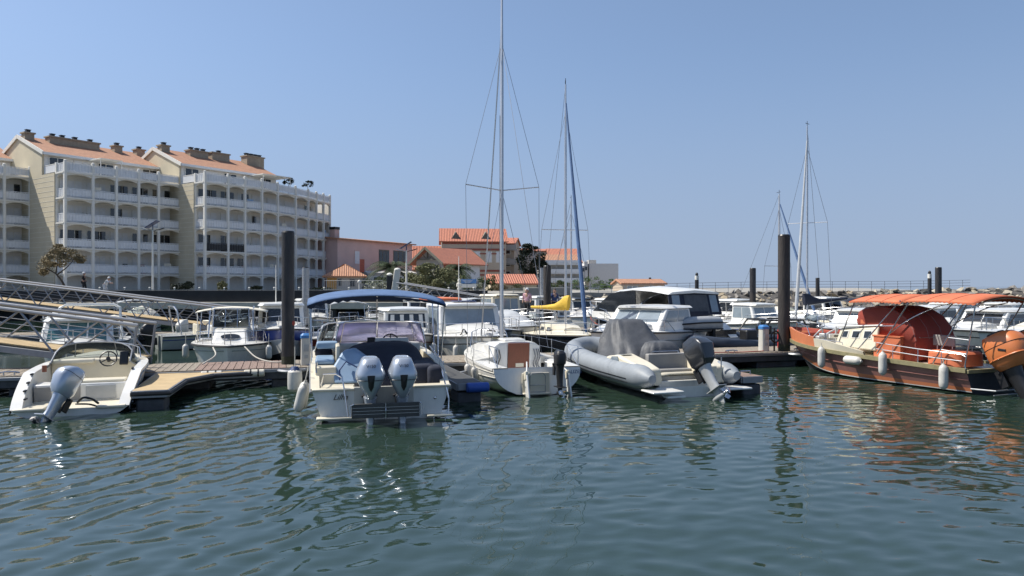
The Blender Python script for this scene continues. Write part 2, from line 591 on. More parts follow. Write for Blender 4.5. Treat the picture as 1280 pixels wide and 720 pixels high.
class Hull:
    """Parametric hull: +Y is the bow, X starboard, origin at the waterline under the transom."""

    def __init__(s, L, B, tr=0.88, fs=0.75, fb=1.1, dr=0.28, tm=0.42, p=2.3, rake=0.5, cf=0.84, flare=0.5, rnd=False, srake=0.0, sheer=None):
        s.L, s.B, s.tr, s.fs, s.fb, s.dr, s.tm, s.p, s.rake, s.cf, s.flare, s.rnd, s.srake = L, B, tr, fs, fb, dr, tm, p, rake, cf, flare, rnd, srake
        s.sheer = sheer

    def b(s, t):
        if t < s.tm:
            k = 1 - t / s.tm
            return s.B / 2 * (1 - (1 - s.tr) * k * k)
        u = (t - s.tm) / (1 - s.tm)
        return s.B / 2 * max(1 - u ** s.p, 0.0)

    def zs(s, t):
        if s.sheer:
            return s.sheer(t)
        return s.fs + (s.fb - s.fs) * t ** 1.7

    def pt(s, t, h, side):
        b, zs = s.b(t), s.zs(t)
        u = clamp((t - 0.45) / 0.55)
        zk = -(s.dr(t) if callable(s.dr) else s.dr)
        if s.rnd:
            w = (1 - (1 - h) ** 2.4) ** 0.5
            w *= 1 - 0.25 * u * (1 - h)
            z = zk + (zs - zk) * h
        else:
            h0 = 0.35
            cft = s.cf * (1 - 0.45 * u * u)
            zc = 0.04 + 0.3 * u * u * zs
            zc = min(zc, zs - 0.03)
            if h < h0:
                w, z = cft * h / h0, zk + (zc - zk) * h / h0
            else:
                q = (h - h0) / (1 - h0)
                w = cft + (1 - cft) * (q + s.flare * u * (q * q - q))
                z = zc + (zs - zc) * q
        zr = clamp((z - zk) / (zs - zk))
        y = s.L * t - s.rake * (1 - zr) * u * u - s.srake * zr * (1 - t) ** 6
        return V((side * b * w, y, z))

    def edge(s, t, side, inset=0.0, dz=0.0):
        p = s.pt(t, 1.0, side)
        b = s.b(t)
        k = max(b - inset, 0.0)
        return V((side * k, p.y - inset * 0.6 * clamp((t - 0.8) / 0.2), p.z + dz))

    def skin(s, mats, hs=(0, 0.2, 0.35, 0.42, 0.55, 0.75, 0.9, 1.0), band=None, parent=None, name='hull', transom=None, N=28):
        """band: material index for every strip between the heights hs"""
        mb = MB()
        ts = [i / N for i in range(N)] + [0.985, 1.0]
        for side in (-1, 1):
            for j in range(len(hs) - 1):
                rows = [[s.pt(t, hs[j], side), s.pt(t, hs[j + 1], side)] for t in ts]
                mb.grid(rows, band[j] if band else 0)
        ring = [s.pt(0, h, -1) for h in hs[::-1]] + [s.pt(0, h, 1) for h in hs[1:]]
        mb.add(ring, [tuple(range(len(ring)))], transom if transom is not None else 0)
        return mb.build(name, mats, parent, smooth=28)

    def liner(s, t0, t1, w, floor, mat, parent, name='cockpit_liner', n=16, cap=0.015, flo=None, mat2=None, ends=(True, True)):
        mb = MB()
        ts = [t0 + (t1 - t0) * i / n for i in range(n + 1)]
        fz = floor if callable(floor) else (lambda t: floor)
        for side in (-1, 1):
            rows = []
            for t in ts:
                e = s.edge(t, side, -0.02, cap)
                i = s.edge(t, side, w, cap)
                f = V((side * max(s.b(t) - w - 0.04, 0.0), i.y, fz(t)))
                rows.append([s.edge(t, side, -0.02, -0.05), e, i, f])
            mb.grid(rows)
        mb.grid([[V((k * max(s.b(t) - w - 0.04, 0), s.edge(t, 1, w).y, fz(t))) for k in (-1, 1)] for t in ts], 1 if mat2 else 0)
        for t, use in zip((t0, t1), ends):
            if use:
                x, y, z = s.b(t) - w, s.edge(t, 1, w).y, s.zs(t) + cap
                mb.add([(-x, y, fz(t)), (x, y, fz(t)), (x, y, z), (-x, y, z)], [(0, 1, 2, 3)])
        return mb.build(name, [mat, mat2] if mat2 else mat, parent, smooth=30)

    def deck(s, t0, t1, mat, parent, camber=0.08, dz=0.012, name='foredeck', n=14, inset=-0.02):
        mb = MB()
        rows = []
        for i in range(n + 1):
            t = t0 + (t1 - t0) * i / n
            e0, e1 = s.edge(t, -1, inset, dz), s.edge(t, 1, inset, dz)
            row = []
            for k in range(9):
                q = k / 8
                p = e0.lerp(e1, q)
                p.z += camber * (1 - (2 * q - 1) ** 2) * clamp(s.b(t) / (s.B * 0.3))
                row.append(p)
            rows.append(row)
        mb.grid(rows)
        e = [mb.v[i] for i in range(9)]
        mb.add(e + [(p[0], p[1], s.zs(t0) - 0.1) for p in e], [(i, i + 1, i + 10, i + 9) for i in range(8)])
        return mb.build(name, mat, parent, smooth=40)

    def rubrail(s, mat, parent, r=0.028, dz=-0.03, name='rub_rail', t0=0.0):
        mb = MB()
        pts = [s.edge(t0 + (1 - t0) * i / 24, -1, -0.02, dz) for i in range(25)] + [s.edge(t0 + (1 - t0) * (1 - i / 24), 1, -0.02, dz) for i in range(1, 25)]
        mb.tube(pts, r, 6)
        return mb.build(name, mat, parent)

    def rail(s, t0, t1, h, parent, inset=0.1, posts=4, r=0.014, mid=False, name='bow_rail', mat=None, join=True):
        mb = MB()
        n = 12
        sides = []
        for side in (-1, 1):
            pts = []
            for i in range(n + 1):
                t = t0 + (t1 - t0) * i / n
                hh = h * clamp(i / 2.0) if i < 2 else h
                pts.append(s.edge(t, side, inset, hh))
            sides.append(pts)
            for k in range(posts):
                t = t0 + (t1 - t0) * (k + 0.8) / posts
                mb.cyl(s.edge(t, side, inset, 0), s.edge(t, side, inset, h), r * 0.85, n=5)
            if mid:
                mb.tube([s.edge(t0 + (t1 - t0) * i / n, side, inset, h * 0.5) for i in range(1, n + 1)], r * 0.6, 5)
        if join:
            mb.tube(sides[0] + sides[1][::-1], r, 6)
        else:
            mb.tube(sides[0], r, 6)
            mb.tube(sides[1], r, 6)
        return mb.build(name, mat or steel, parent)


def outboard(parent, loc, tilt=0.0, steer=0.0, cowlmat=None, legmat=None, s=1.0, style='v6', text=None, prop=None):
    """Outboard: leg mesh (part) with cowl, bracket, propeller and lettering below it. -Y is aft."""
    cowlmat, legmat = cowlmat or black, legmat or black
    mb = MB()
    prof = [(0.02, .13, .20, -.34), (-.12, .10, .17, -.34), (-.45, .075, .14, -.35), (-.62, .07, .15, -.37)]
    mb.loft([sring(0, c * s, z * s, hx * s, hy * s, 14) for z, hx, hy, c in prof])
    mb.box((0, -.40 * s, -.64 * s), (.26 * s, .48 * s, .02 * s))
    mb.loft([sring(0, -.37 * s, z * s, hx * s, hy * s, 10) for z, hx, hy in ((-.64, .05, .13), (-.80, .045, .12))])
    mb.ell((0, -.37 * s, -.84 * s), (.065 * s, .27 * s, .07 * s), 10, 8)
    mb.prism([(-.012 * s, -.30 * s, -.86 * s), (-.012 * s, -.50 * s, -.88 * s), (-.012 * s, -.46 * s, -1.06 * s), (-.012 * s, -.38 * s, -1.06 * s)], (.024 * s, 0, 0))
    leg = mb.build('outboard_engine', legmat, parent, smooth=40, loc=loc, rot=(R(tilt), 0, R(steer)))
    mb = MB()
    if style == 'v6':
        prof = [(0.0, .075, .19, -.34), (.08, .11, .24, -.35), (.24, .20, .30, -.36), (.42, .285, .33, -.38), (.50, .28, .33, -.38), (.66, .215, .30, -.36), (.76, .17, .26, -.33), (.79, .13, .21, -.32)]
        e = 3.0
    elif style == 'tall':
        prof = [(0.0, .14, .22, -.34), (.12, .21, .29, -.36), (.40, .235, .34, -.40), (.58, .225, .33, -.38), (.72, .185, .27, -.31), (.80, .13, .18, -.24)]
        e = 3.2
    elif style == 'sharp':
        prof = [(0.0, .13, .20, -.33), (.10, .20, .29, -.36), (.46, .245, .35, -.41), (.66, .20, .30, -.35), (.80, .13, .20, -.26), (.82, .09, .14, -.24)]
        e = 7.0
    elif style == 'egg':
        prof = [(0.0, .16, .24, -.36), (.10, .25, .33, -.40), (.30, .30, .40, -.43), (.50, .29, .40, -.43), (.64, .26, .36, -.40), (.73, .21, .30, -.36), (.76, .13, .20, -.33)]
        e = 3.0
    else:
        prof = [(0.0, .11, .17, -.34), (.06, .155, .22, -.36), (.24, .165, .24, -.37), (.36, .15, .22, -.36), (.43, .10, .15, -.34)]
        e = 3.0
    rings = []
    for z, hx, hy, c in prof:
        rings.append(sring(0, c * s, z * s, hx * s, hy * s, 24, e))
    mb.loft(rings)
    cowl = mb.build('engine_cowl', cowlmat, leg, smooth=32)
    mb = MB()
    zb = prof[2][0] * s
    c = prof[3]
    seam = sring(0, c[3] * s, (c[0] - .03) * s, (c[1] + .004) * s, (c[2] + .004) * s, 24, e)
    mb.tube(seam, .006 * s, 4, closed=True)
    mb.build('cowl_seam', black, leg)
    if style in ('v6',):
        mb = MB()
        y0 = lambda z: None
        mb.add([(-.07 * s, -.722 * s, .49 * s), (.07 * s, -.722 * s, .49 * s), (.045 * s, -.672 * s, .26 * s), (0, -.655 * s, .17 * s), (-.045 * s, -.672 * s, .26 * s), (0, -.722 * s, .36 * s)],
               [(0, 5, 1), (1, 5, 2), (2, 5, 3), (3, 5, 4), (4, 5, 0)])
        mb.build('cowl_inset', black, leg, smooth=0, solid=0.012)
    if style == 'egg':
        mb = MB()
        mb.loft([[V((.15 * k * s * math.cos(a), (-.34 + .20 * k * math.sin(a)) * s, z * s)) for a in [i * math.pi / 8 for i in range(16)]] for z, k in ((.72, 1), (.79, .9), (.80, .5))])
        mb.build('air_intake', black, leg, smooth=30)
        for q in (-1, 1):
            mb = MB()
            mb.box((q * .298 * s, -.50 * s, .36 * s), (.02 * s, .16 * s, .045 * s), Matrix.Rotation(R(30), 3, 'X'))
            mb.build('cowl_vent', black, leg, bevel=.004)
        mb = MB()
        mb.tube(sring(0, -.43 * s, .22 * s, .292 * s, .385 * s, 24, e), .02 * s, 6, closed=True)
        mb.build('cowl_band', cowlmat, leg)
    mb = MB()
    mb.box((-.09 * s, -.10 * s, -.14 * s), (.05 * s, .16 * s, .36 * s))
    mb.box((.09 * s, -.10 * s, -.14 * s), (.05 * s, .16 * s, .36 * s))
    mb.cyl((-.15 * s, -.12 * s, .0), (.15 * s, -.12 * s, .0), .03 * s, n=8)
    mb.build('clamp_bracket', black, leg, bevel=0.006)
    mb = MB()
    mb.cyl((0, -.58 * s, -.84 * s), (0, -.72 * s, -.84 * s), .05 * s, .035 * s, 10)
    for k in range(3):
        a = 2 * math.pi * k / 3 + .4
        d = V((math.cos(a), 0, math.sin(a)))
        q = V((-math.sin(a), 0, math.cos(a)))
        c0 = V((0, -.64 * s, -.84 * s))
        mb.add([c0 + d * .04 * s - q * .03 * s, c0 + d * .12 * s - q * .08 * s + V((0, .03 * s, 0)), c0 + d * .18 * s, c0 + d * .12 * s + q * .07 * s - V((0, .03 * s, 0)), c0 + d * .04 * s + q * .03 * s], [(0, 1, 2, 3, 4)])
    mb.build('propeller', prop or steel, leg, smooth=0, solid=0.01)
    if text:
        lettering('cowl_lettering', text, leg, (0, -.665 * s, .655 * s), (R(62), 0, 0), .085 * s, lettblack)
    return leg


def fender(loc, label, r=0.11, h=0.5, mat=None, group='fenders hanging from the boats', tilt=(0, 0), rope=0.35, horiz=None, cap=None):
    t = thing('fender', label, 'fender', loc, 0, group)
    t.rotation_euler = (R(tilt[0]), R(tilt[1]), R(horiz or 0))
    mb = MB()
    prof = [(-.5, .25), (-.44, .7), (-.36, .95), (-.2, 1.0), (.2, 1.0), (.36, .95), (.44, .7), (.5, .3), (.54, .28)]
    mb.loft([[V((r * k * math.cos(a * math.pi / 6), r * k * math.sin(a * math.pi / 6), z * h)) for a in range(12)] for z, k in prof])
    mb.build('body', mat or fenderm, t)
    if cap:
        mb = MB()
        mb.cyl((0, 0, .40 * h), (0, 0, .57 * h), r * .8, r * .45, 10)
        mb.build('cap', cap, t)
    mb = MB()
    mb.tube([(0, 0, .5 * h), (0, 0.01, .5 * h + rope)], .012, 5)
    mb.build('lanyard', ropem, t)
    return t

# ------------------------------------------------------------------ the five boats moored in front


def wheel(parent, c, r, name='steering_wheel'):
    mb = MB()
    mb.tube(arc((0, 0, 0), (r, r), 0, 342, 18), .018, 6, closed=True)
    for a in (90, 210, 330):
        mb.cyl((0, 0, 0), (r * math.cos(R(a)), 0, r * math.sin(R(a))), .014, n=5)
    mb.cyl((0, 0.12, 0), (0, -.02, 0), .05, n=8)
    return mb.build(name, black, parent, loc=c, rot=(R(-25), 0, 0))


def windshield_strip(parent, base, h, lean, mat, name='windscreen', frame=None, thick=0.008, posts=5, drop=0.0):
    """A bent screen standing on the path base (local points), leaning by lean along -Y."""
    mb = MB()
    nb = len(base)
    top = [V(p) + V((-p[0] * 0.12, -lean, h * (1 - drop * abs(2 * i / (nb - 1) - 1) ** 3))) for i, p in enumerate(map(V, base))]
    mb.grid([[V(p) for p in base], top])
    o = mb.build(name, mat, parent, solid=thick, smooth=60)
    if frame:
        f = MB()
        f.tube(top, .02, 6)
        f.tube(base, .016, 6)
        n = len(base)
        for k in range(posts):
            i = round(k * (n - 1) / (posts - 1))
            f.cyl(base[i], top[i], .014, n=5)
        f.build('screen_frame', frame, o, smooth=40)
    return o


def boat_open_left():
    t = thing('motorboat', 'white open motorboat with navy hull and tilted silver outboard beside the sand-topped finger', 'boat', (-9.55, 16.1, 0), 20)
    sh = lambda q: 0.10 + 0.64 * clamp(q / 0.26) ** 0.75 * (1 if q < 0.26 else 1) + 0.16 * clamp((q - .26) / .74)
    H = Hull(5.5, 2.42, tr=0.92, fs=.12, fb=.9, dr=.25, tm=.4, p=2.6, cf=.86, sheer=lambda q: sh(q) + .06)
    H.skin([white, navyhull], hs=(0, .2, .35, .5, .66, .8, .92, 1.0), band=[1, 1, 1, 1, 0, 0, 0], parent=t)
    H.liner(.0, .60, .20, lambda q: min(.17, sh(q) - .02), white, t, mat2=cream, ends=(False, True))
    H.deck(.59, 1.0, cream, t, camber=.12)
    H.rubrail(darkgrey, t, .022, -.07)
    mb = MB()
    mb.box((0, 1.35, .36), (1.86, .6, .42))
    st = mb.build('stern_seat', white, t, bevel=.03)
    for x, w in ((-.25, .50), (.42, .62), (-.75, .34)):
        mb = MB()
        mb.box((x, 1.04, .36), (w, .03, .32))
        mb.build('seat_locker', seatgrey if x < 0 else lightgrey, st, bevel=.012)
    mb = MB()
    mb.box((.3, 1.38, .60), (1.2, .5, .06))
    mb.build('seat_cushion', cream, st, bevel=.025)
    mb = MB()
    for x in (-.78, .78):
        mb.box((x, .18, .17), (.58, .55, .06))
    mb.build('bathing_platform', cream, t, bevel=.02)
    mb = MB()
    mb.box((0, 3.05, .72), (1.95, .35, .5))
    mb.box((-.45, 2.9, .92), (.9, .3, .12))
    mb.build('dashboard', cream, t, bevel=.04)
    mb = MB()
    mb.box((.66, 2.82, .98), (.2, .06, .36), Matrix.Rotation(R(-20), 3, 'X'))
    mb.build('throttle_panel', black, t, bevel=.02)
    wheel(t, (.32, 2.7, .98), .19)
    base = [V((-.98, 2.55, .82))] + [V((1.0 * math.cos(R(a)), 3.05 + .62 * math.sin(R(a)), .88)) for a in range(170, 5, -15)] + [V((.98, 2.55, .82))]
    windshield_strip(t, base, .48, .28, windscreen, frame=alu, posts=4, drop=.75)
    H.rail(.62, .97, .28, t, .14, 3)
    outboard(t, (-.02, -.04, .30), -36, -34, silver, silver, .86, 'tall', prop=darkgrey)
    mb = MB()
    mb.tube(smooth_path([(.15, -.1, .30), (.30, -.3, .42), (.45, -.28, .38), (.55, -.12, .26)]), .025, 6)
    mb.tube(smooth_path([(.12, -.1, .26), (.28, -.4, .30), (.42, -.36, .28), (.5, -.1, .2)]), .02, 6)
    mb.build('rigging_hose', black, t)
    mb = MB()
    for x, y in ((-.98, .55), (-.9, .25), (-1.0, .9), (1.02, 1.5), (-1.02, 1.3)):
        mb.box((x, y, sh(y / 5.5) + .1), (.05, .16, .04))
    mb.build('deck_cleat', black, t, bevel=.01)
    mb = MB()
    mb.cyl((-.86, 1.7, .8), (-.86, 1.7, .95), .05, .05, 10)
    mb.cyl((-.55, 1.75, .62), (-.55, 1.75, .82), .06, .05, 10)
    mb.build('cup_holder', brownboard, t)


def boat_twin():
    t = thing('motorboat', 'white cabin motorboat with twin silver outboards under a blue bimini', 'boat', (-2.73, 15.64, 0), 14)
    H = Hull(7.6, 2.95, tr=.97, fs=.98, fb=1.3, dr=.3, tm=.45, p=2.6, cf=.86, flare=.5,
             sheer=lambda q: .66 + .40 * clamp((q - .03) / .16) ** .8 + .18 * q ** 2)
    H.skin([white, antifoul, white], hs=(0, .2, .35, .42, .55, .75, .9, 1.0), band=[1, 1, 0, 0, 0, 2, 2], parent=t, transom=0)
    H.liner(.012, .55, .16, .45, cream, t, mat2=cream, ends=(True, True))
    H.deck(.54, 1.0, white, t, camber=.22)
    H.rubrail(alu, t, .026, -.05)
    mb = MB()
    mb.box((-1.0, .22, .655), (.86, .52, .05))
    mb.box((-.98, .62, .66), (.86, .30, .06))
    mb.build('stern_deck', cream, t, bevel=.015)
    mb = MB()
    mb.box((1.06, .12, .675), (.80, .32, .05))
    mb.build('starboard_stern_deck', cream, t, bevel=.015)
    mb = MB()
    mb.box((.04, .02, .50), (1.25, .06, .40))
    mb.build('engine_bulkhead', offwhite, t, bevel=.01)
    mb = MB()
    mb.box((-.86, -.10, .09), (.95, .24, .045))
    mb.box((1.2, -.10, .07), (.55, .24, .045))
    mb.build('stern_step', cream, t, bevel=.015)
    mb = MB()
    mb.box((-.32, -.70, .31), (.66, .045, .29))
    pl = mb.build('swim_platform', teak, t, bevel=.01)
    mb = MB()
    mb.box((.37, -.70, .31), (.66, .045, .29))
    mb.build('swim_platform', teak, t, bevel=.01)
    mb = MB()
    for z in (.245, .31, .375):
        mb.box((.025, -.726, z), (1.32, .008, .006))
    mb.build('platform_trim', steel, t)
    mb = MB()
    mb.tube([(.02, -.73, .16), (.02, -.75, .31), (.02, -.73, .46)], .016, 6)
    mb.tube([(.70, -.72, .45), (.74, -.72, .42), (.74, -.72, .2)], .016, 6)
    mb.tube([(-.68, -.72, .2), (-.68, -.72, .42), (-.60, -.72, .45)], .016, 6)
    for x in (-.5, .03, .56):
        mb.cyl((x, -.05, .25), (x, -.70, .22), .016, n=6)
    mb.build('platform_frame', steel, t)
    for x in (-.27, .38):
        outboard(t, (x, -.02, .53), 2, 0, silver, silver, 1.06, 'v6', 'V150')
    # blue cushions to port, navy cover over helm and seats
    mb = MB()
    mb.prism([(-.98, .62, .70), (-.35, .62, .70), (-.16, .78, 1.12), (-.55, 1.15, 1.40), (-.80, 1.15, 1.35), (-1.02, .85, 1.02)], (.06, .28, .02))
    mb.build('stern_cushion', bluevinyl, t, bevel=.05, seg=3)
    mb = MB()
    mb.tube([(-.86, .60, .78), (-.86, .64, 1.0), (-.72, .8, 1.16), (-.45, .68, 1.02), (-.42, .60, .78)], .018, 6)
    mb.build('cushion_piping', lettblue, t)
    mb = MB()
    mb.box((-1.17, 1.75, 1.12), (.42, 1.1, .12))
    mb.box((-1.12, 2.55, 1.40), (.5, .5, .16))
    mb.build('side_cushion', bluevinyl, t, bevel=.05, seg=3)
    mb = MB()
    mb.box((-1.15, 1.6, .80), (.44, 1.7, .5))
    mb.build('side_locker', cream, t, bevel=.02)
    mb = MB()
    mb.box((-.88, 2.0, 1.14), (.10, .9, .62))
    mb.build('console_side', cream, t, bevel=.03)
    rows = []
    rnd = random.Random(3)
    for i in range(15):
        q = i / 14
        y = 0.75 + 2.35 * q
        zc = .86 + .55 * min(1, q * 1.5) ** .8
        row = []
        xl, xr = -.42 - .35 * min(1, q * 1.6), .86 + .34 * min(1, q * 1.6)
        for j in range(15):
            u = j / 14
            x = xl + (xr - xl) * u
            sag = -.10 * abs(math.sin(u * 9 + q * 3)) * (1 - q) - .05 * math.sin(u * math.pi * 2 + 1)
            drop = -.5 * (abs(2 * u - 1) ** 6)
            row.append((x, y - (0.12 if i == 0 else 0), zc + sag * .6 + drop * (1 - .3 * q) - (.34 if i == 0 else 0) + rnd.uniform(-.008, .008)))
        rows.append(row)
    mb = MB()
    mb.grid(rows)
    mb.build('cockpit_cover', navycloth, t, solid=.015, smooth=70)
    mb = MB()
    mb.box((.95, 1.2, .85), (.5, 1.2, .45))
    mb.box((1.2, 1.5, .80), (.35, 2.2, .5))
    mb.build('cover_side', navycloth, t, bevel=.1, seg=3)
    mb = MB()
    mb.box((.08, 3.25, 1.28), (2.2, .5, .22))
    mb.box((.45, 3.1, 1.44), (.85, .35, .14))
    mb.build('dashboard', white, t, bevel=.05, seg=3)
    wheel(t, (.42, 2.95, 1.42), .2)
    mb = MB()
    mb.box((-.05, 3.02, 1.45), (.2, .14, .16))
    mb.build('plotter', black, t, bevel=.02)
    base = [V((-.95, 2.9, 1.36)), V((-.95, 3.25, 1.36)), V((-.8, 3.6, 1.37)), V((-.35, 3.75, 1.38)), V((.15, 3.78, 1.38)), V((.65, 3.75, 1.38)), V((1.1, 3.6, 1.37)), V((1.28, 3.25, 1.36)), V((1.28, 2.9, 1.36))]
    windshield_strip(t, base, .52, .22, vinylpurple, 'windscreen', steel, .012, 5)
    base = [V((-1.42, 3.0, 1.20)), V((-1.40, 3.6, 1.24)), V((-1.25, 4.15, 1.28)), V((-1.0, 4.3, 1.3))]
    windshield_strip(t, base, .56, .15, windscreen, 'side_screen', white, .012, 4)
    mb = MB()
    mb.box((-1.2, 3.5, 1.16), (.42, 1.1, .34))
    mb.build('walkway_cover', navycloth, t, bevel=.12, seg=3)
    # bimini
    rows = []
    for i in range(9):
        y = 1.25 + 2.15 * i / 8
        row = []
        for j in range(17):
            u = 2 * j / 16 - 1
            row.append((1.55 * u, y, 2.69 - .13 * u ** 2 - .06 * abs(u) ** 6 + .03 * math.cos(i * math.pi / 2) * (1 - u * u) - .13 * clamp(1 - i / 3) ** 1.5))
        rows.append(row)
    mb = MB()
    mb.grid(rows)
    bi = mb.build('bimini_canopy', bluecloth, t, solid=.02, smooth=60)
    mb = MB()
    for y in (1.25, 3.4):
        for j in range(16):
            u0, u1 = 2 * j / 16 - 1, 2 * (j + 1) / 16 - 1
            z = lambda u: (2.56 if y < 2 else 2.65) - .13 * u ** 2 - .06 * abs(u) ** 6
            mb.add([(1.55 * u0, y, z(u0)), (1.55 * u1, y, z(u1)), (1.55 * u1, y, z(u1) - .05), (1.55 * (u0 + u1) / 2, y, z(u0) - .08), (1.55 * u0, y, z(u0) - .05)], [(0, 1, 2, 3, 4)])
    mb.build('canopy_valance', navycloth, bi, smooth=0, solid=.01)
    mb = MB()
    for y0, y1 in ((1.3, 1.3), (2.3, 1.95), (3.35, 2.6)):
        hoop = [(-1.47, y1 if y1 > 1.5 else 1.5, 1.05)] + [(1.52 * u, y0, 2.66 - (.13 if y0 < 1.5 else 0) - .13 * u ** 2 - .06 * abs(u) ** 6) for u in (-1, -.9, -.6, -.2, .2, .6, .9, 1)] + [(1.47, y1 if y1 > 1.5 else 1.5, 1.05)]
        mb.tube(hoop, .017, 6)
    mb.tube([(0.12, 3.4, 2.6), (0.12, 3.7, 1.4)], .014, 6)
    mb.build('bimini_frame', steel, t)
    # rails
    mb = MB()
    mb.tube(smooth_path([(-1.34, 1.2, 1.0), (-1.34, .9, 1.16), (-1.35, .45, 1.08), (-1.34, .2, .98)]), .016, 6)
    mb.tube([(-1.25, .25, .70), (-1.2, .2, .96), (-.95, .1, .98), (-.82, .05, .9), (-.78, -.02, .68), (-.74, -.10, .40), (-.70, -.14, .06)], .017, 6)
    mb.tube([(-.42, .4, .70), (-.42, .40, .95), (-.30, .35, .98), (-.26, .3, .7)], .015, 6)
    mb.tube(smooth_path([(1.28, .9, 1.0), (1.32, .5, 1.02), (1.30, .15, .95), (1.33, .02, .75), (1.40, -.06, .4), (1.38, -.12, .08)]), .017, 6)
    for y in (.4, .9, 1.5):
        mb.cyl((1.36, y, .9), (1.36, y, 1.16), .012, n=5)
    mb.tube([(1.36, .3, 1.1), (1.36, 1.6, 1.22), (1.38, 2.8, 1.3)], .014, 6)
    mb.tube(arc((1.18, -.25, .02), (.13, .06), 150, 390, 12), .012, 5)
    mb.build('stern_rail', steel, t)
    H.rail(.42, .98, .55, t, .12, 4, .015)
    mb = MB()
    mb.ell((1.12, -.005, .42), (.035, .015, .035), 10, 6)
    mb.build('drain_fitting', steel, t)
    lettering('name_lettering', 'Lilha', t, (-.86, -.016, .50), (R(90), 0, 0), .16, lettblack, .45)
    fender((-4.55, 16.2, .42), 'slim white fender at the port stern quarter of the twin-engine motorboat, nearer one', .12, .62, tilt=(0, 10))
    fender((-4.52, 15.92, .40), 'white fender pressed against the transom corner of the twin-engine motorboat', .11, .6, tilt=(0, 14))
    fender((-5.05, 17.3, .62), 'fat white fender with purple cap on the port side of the twin-engine motorboat', .17, .55, cap=lettblue, rope=.5)


def stays(parent, pts, r=.006, name='shroud', mat=None):
    for a, b in pts:
        mb = MB()
        mb.cyl(a, b, r, n=4)
        mb.build(name, mat or wire, parent)


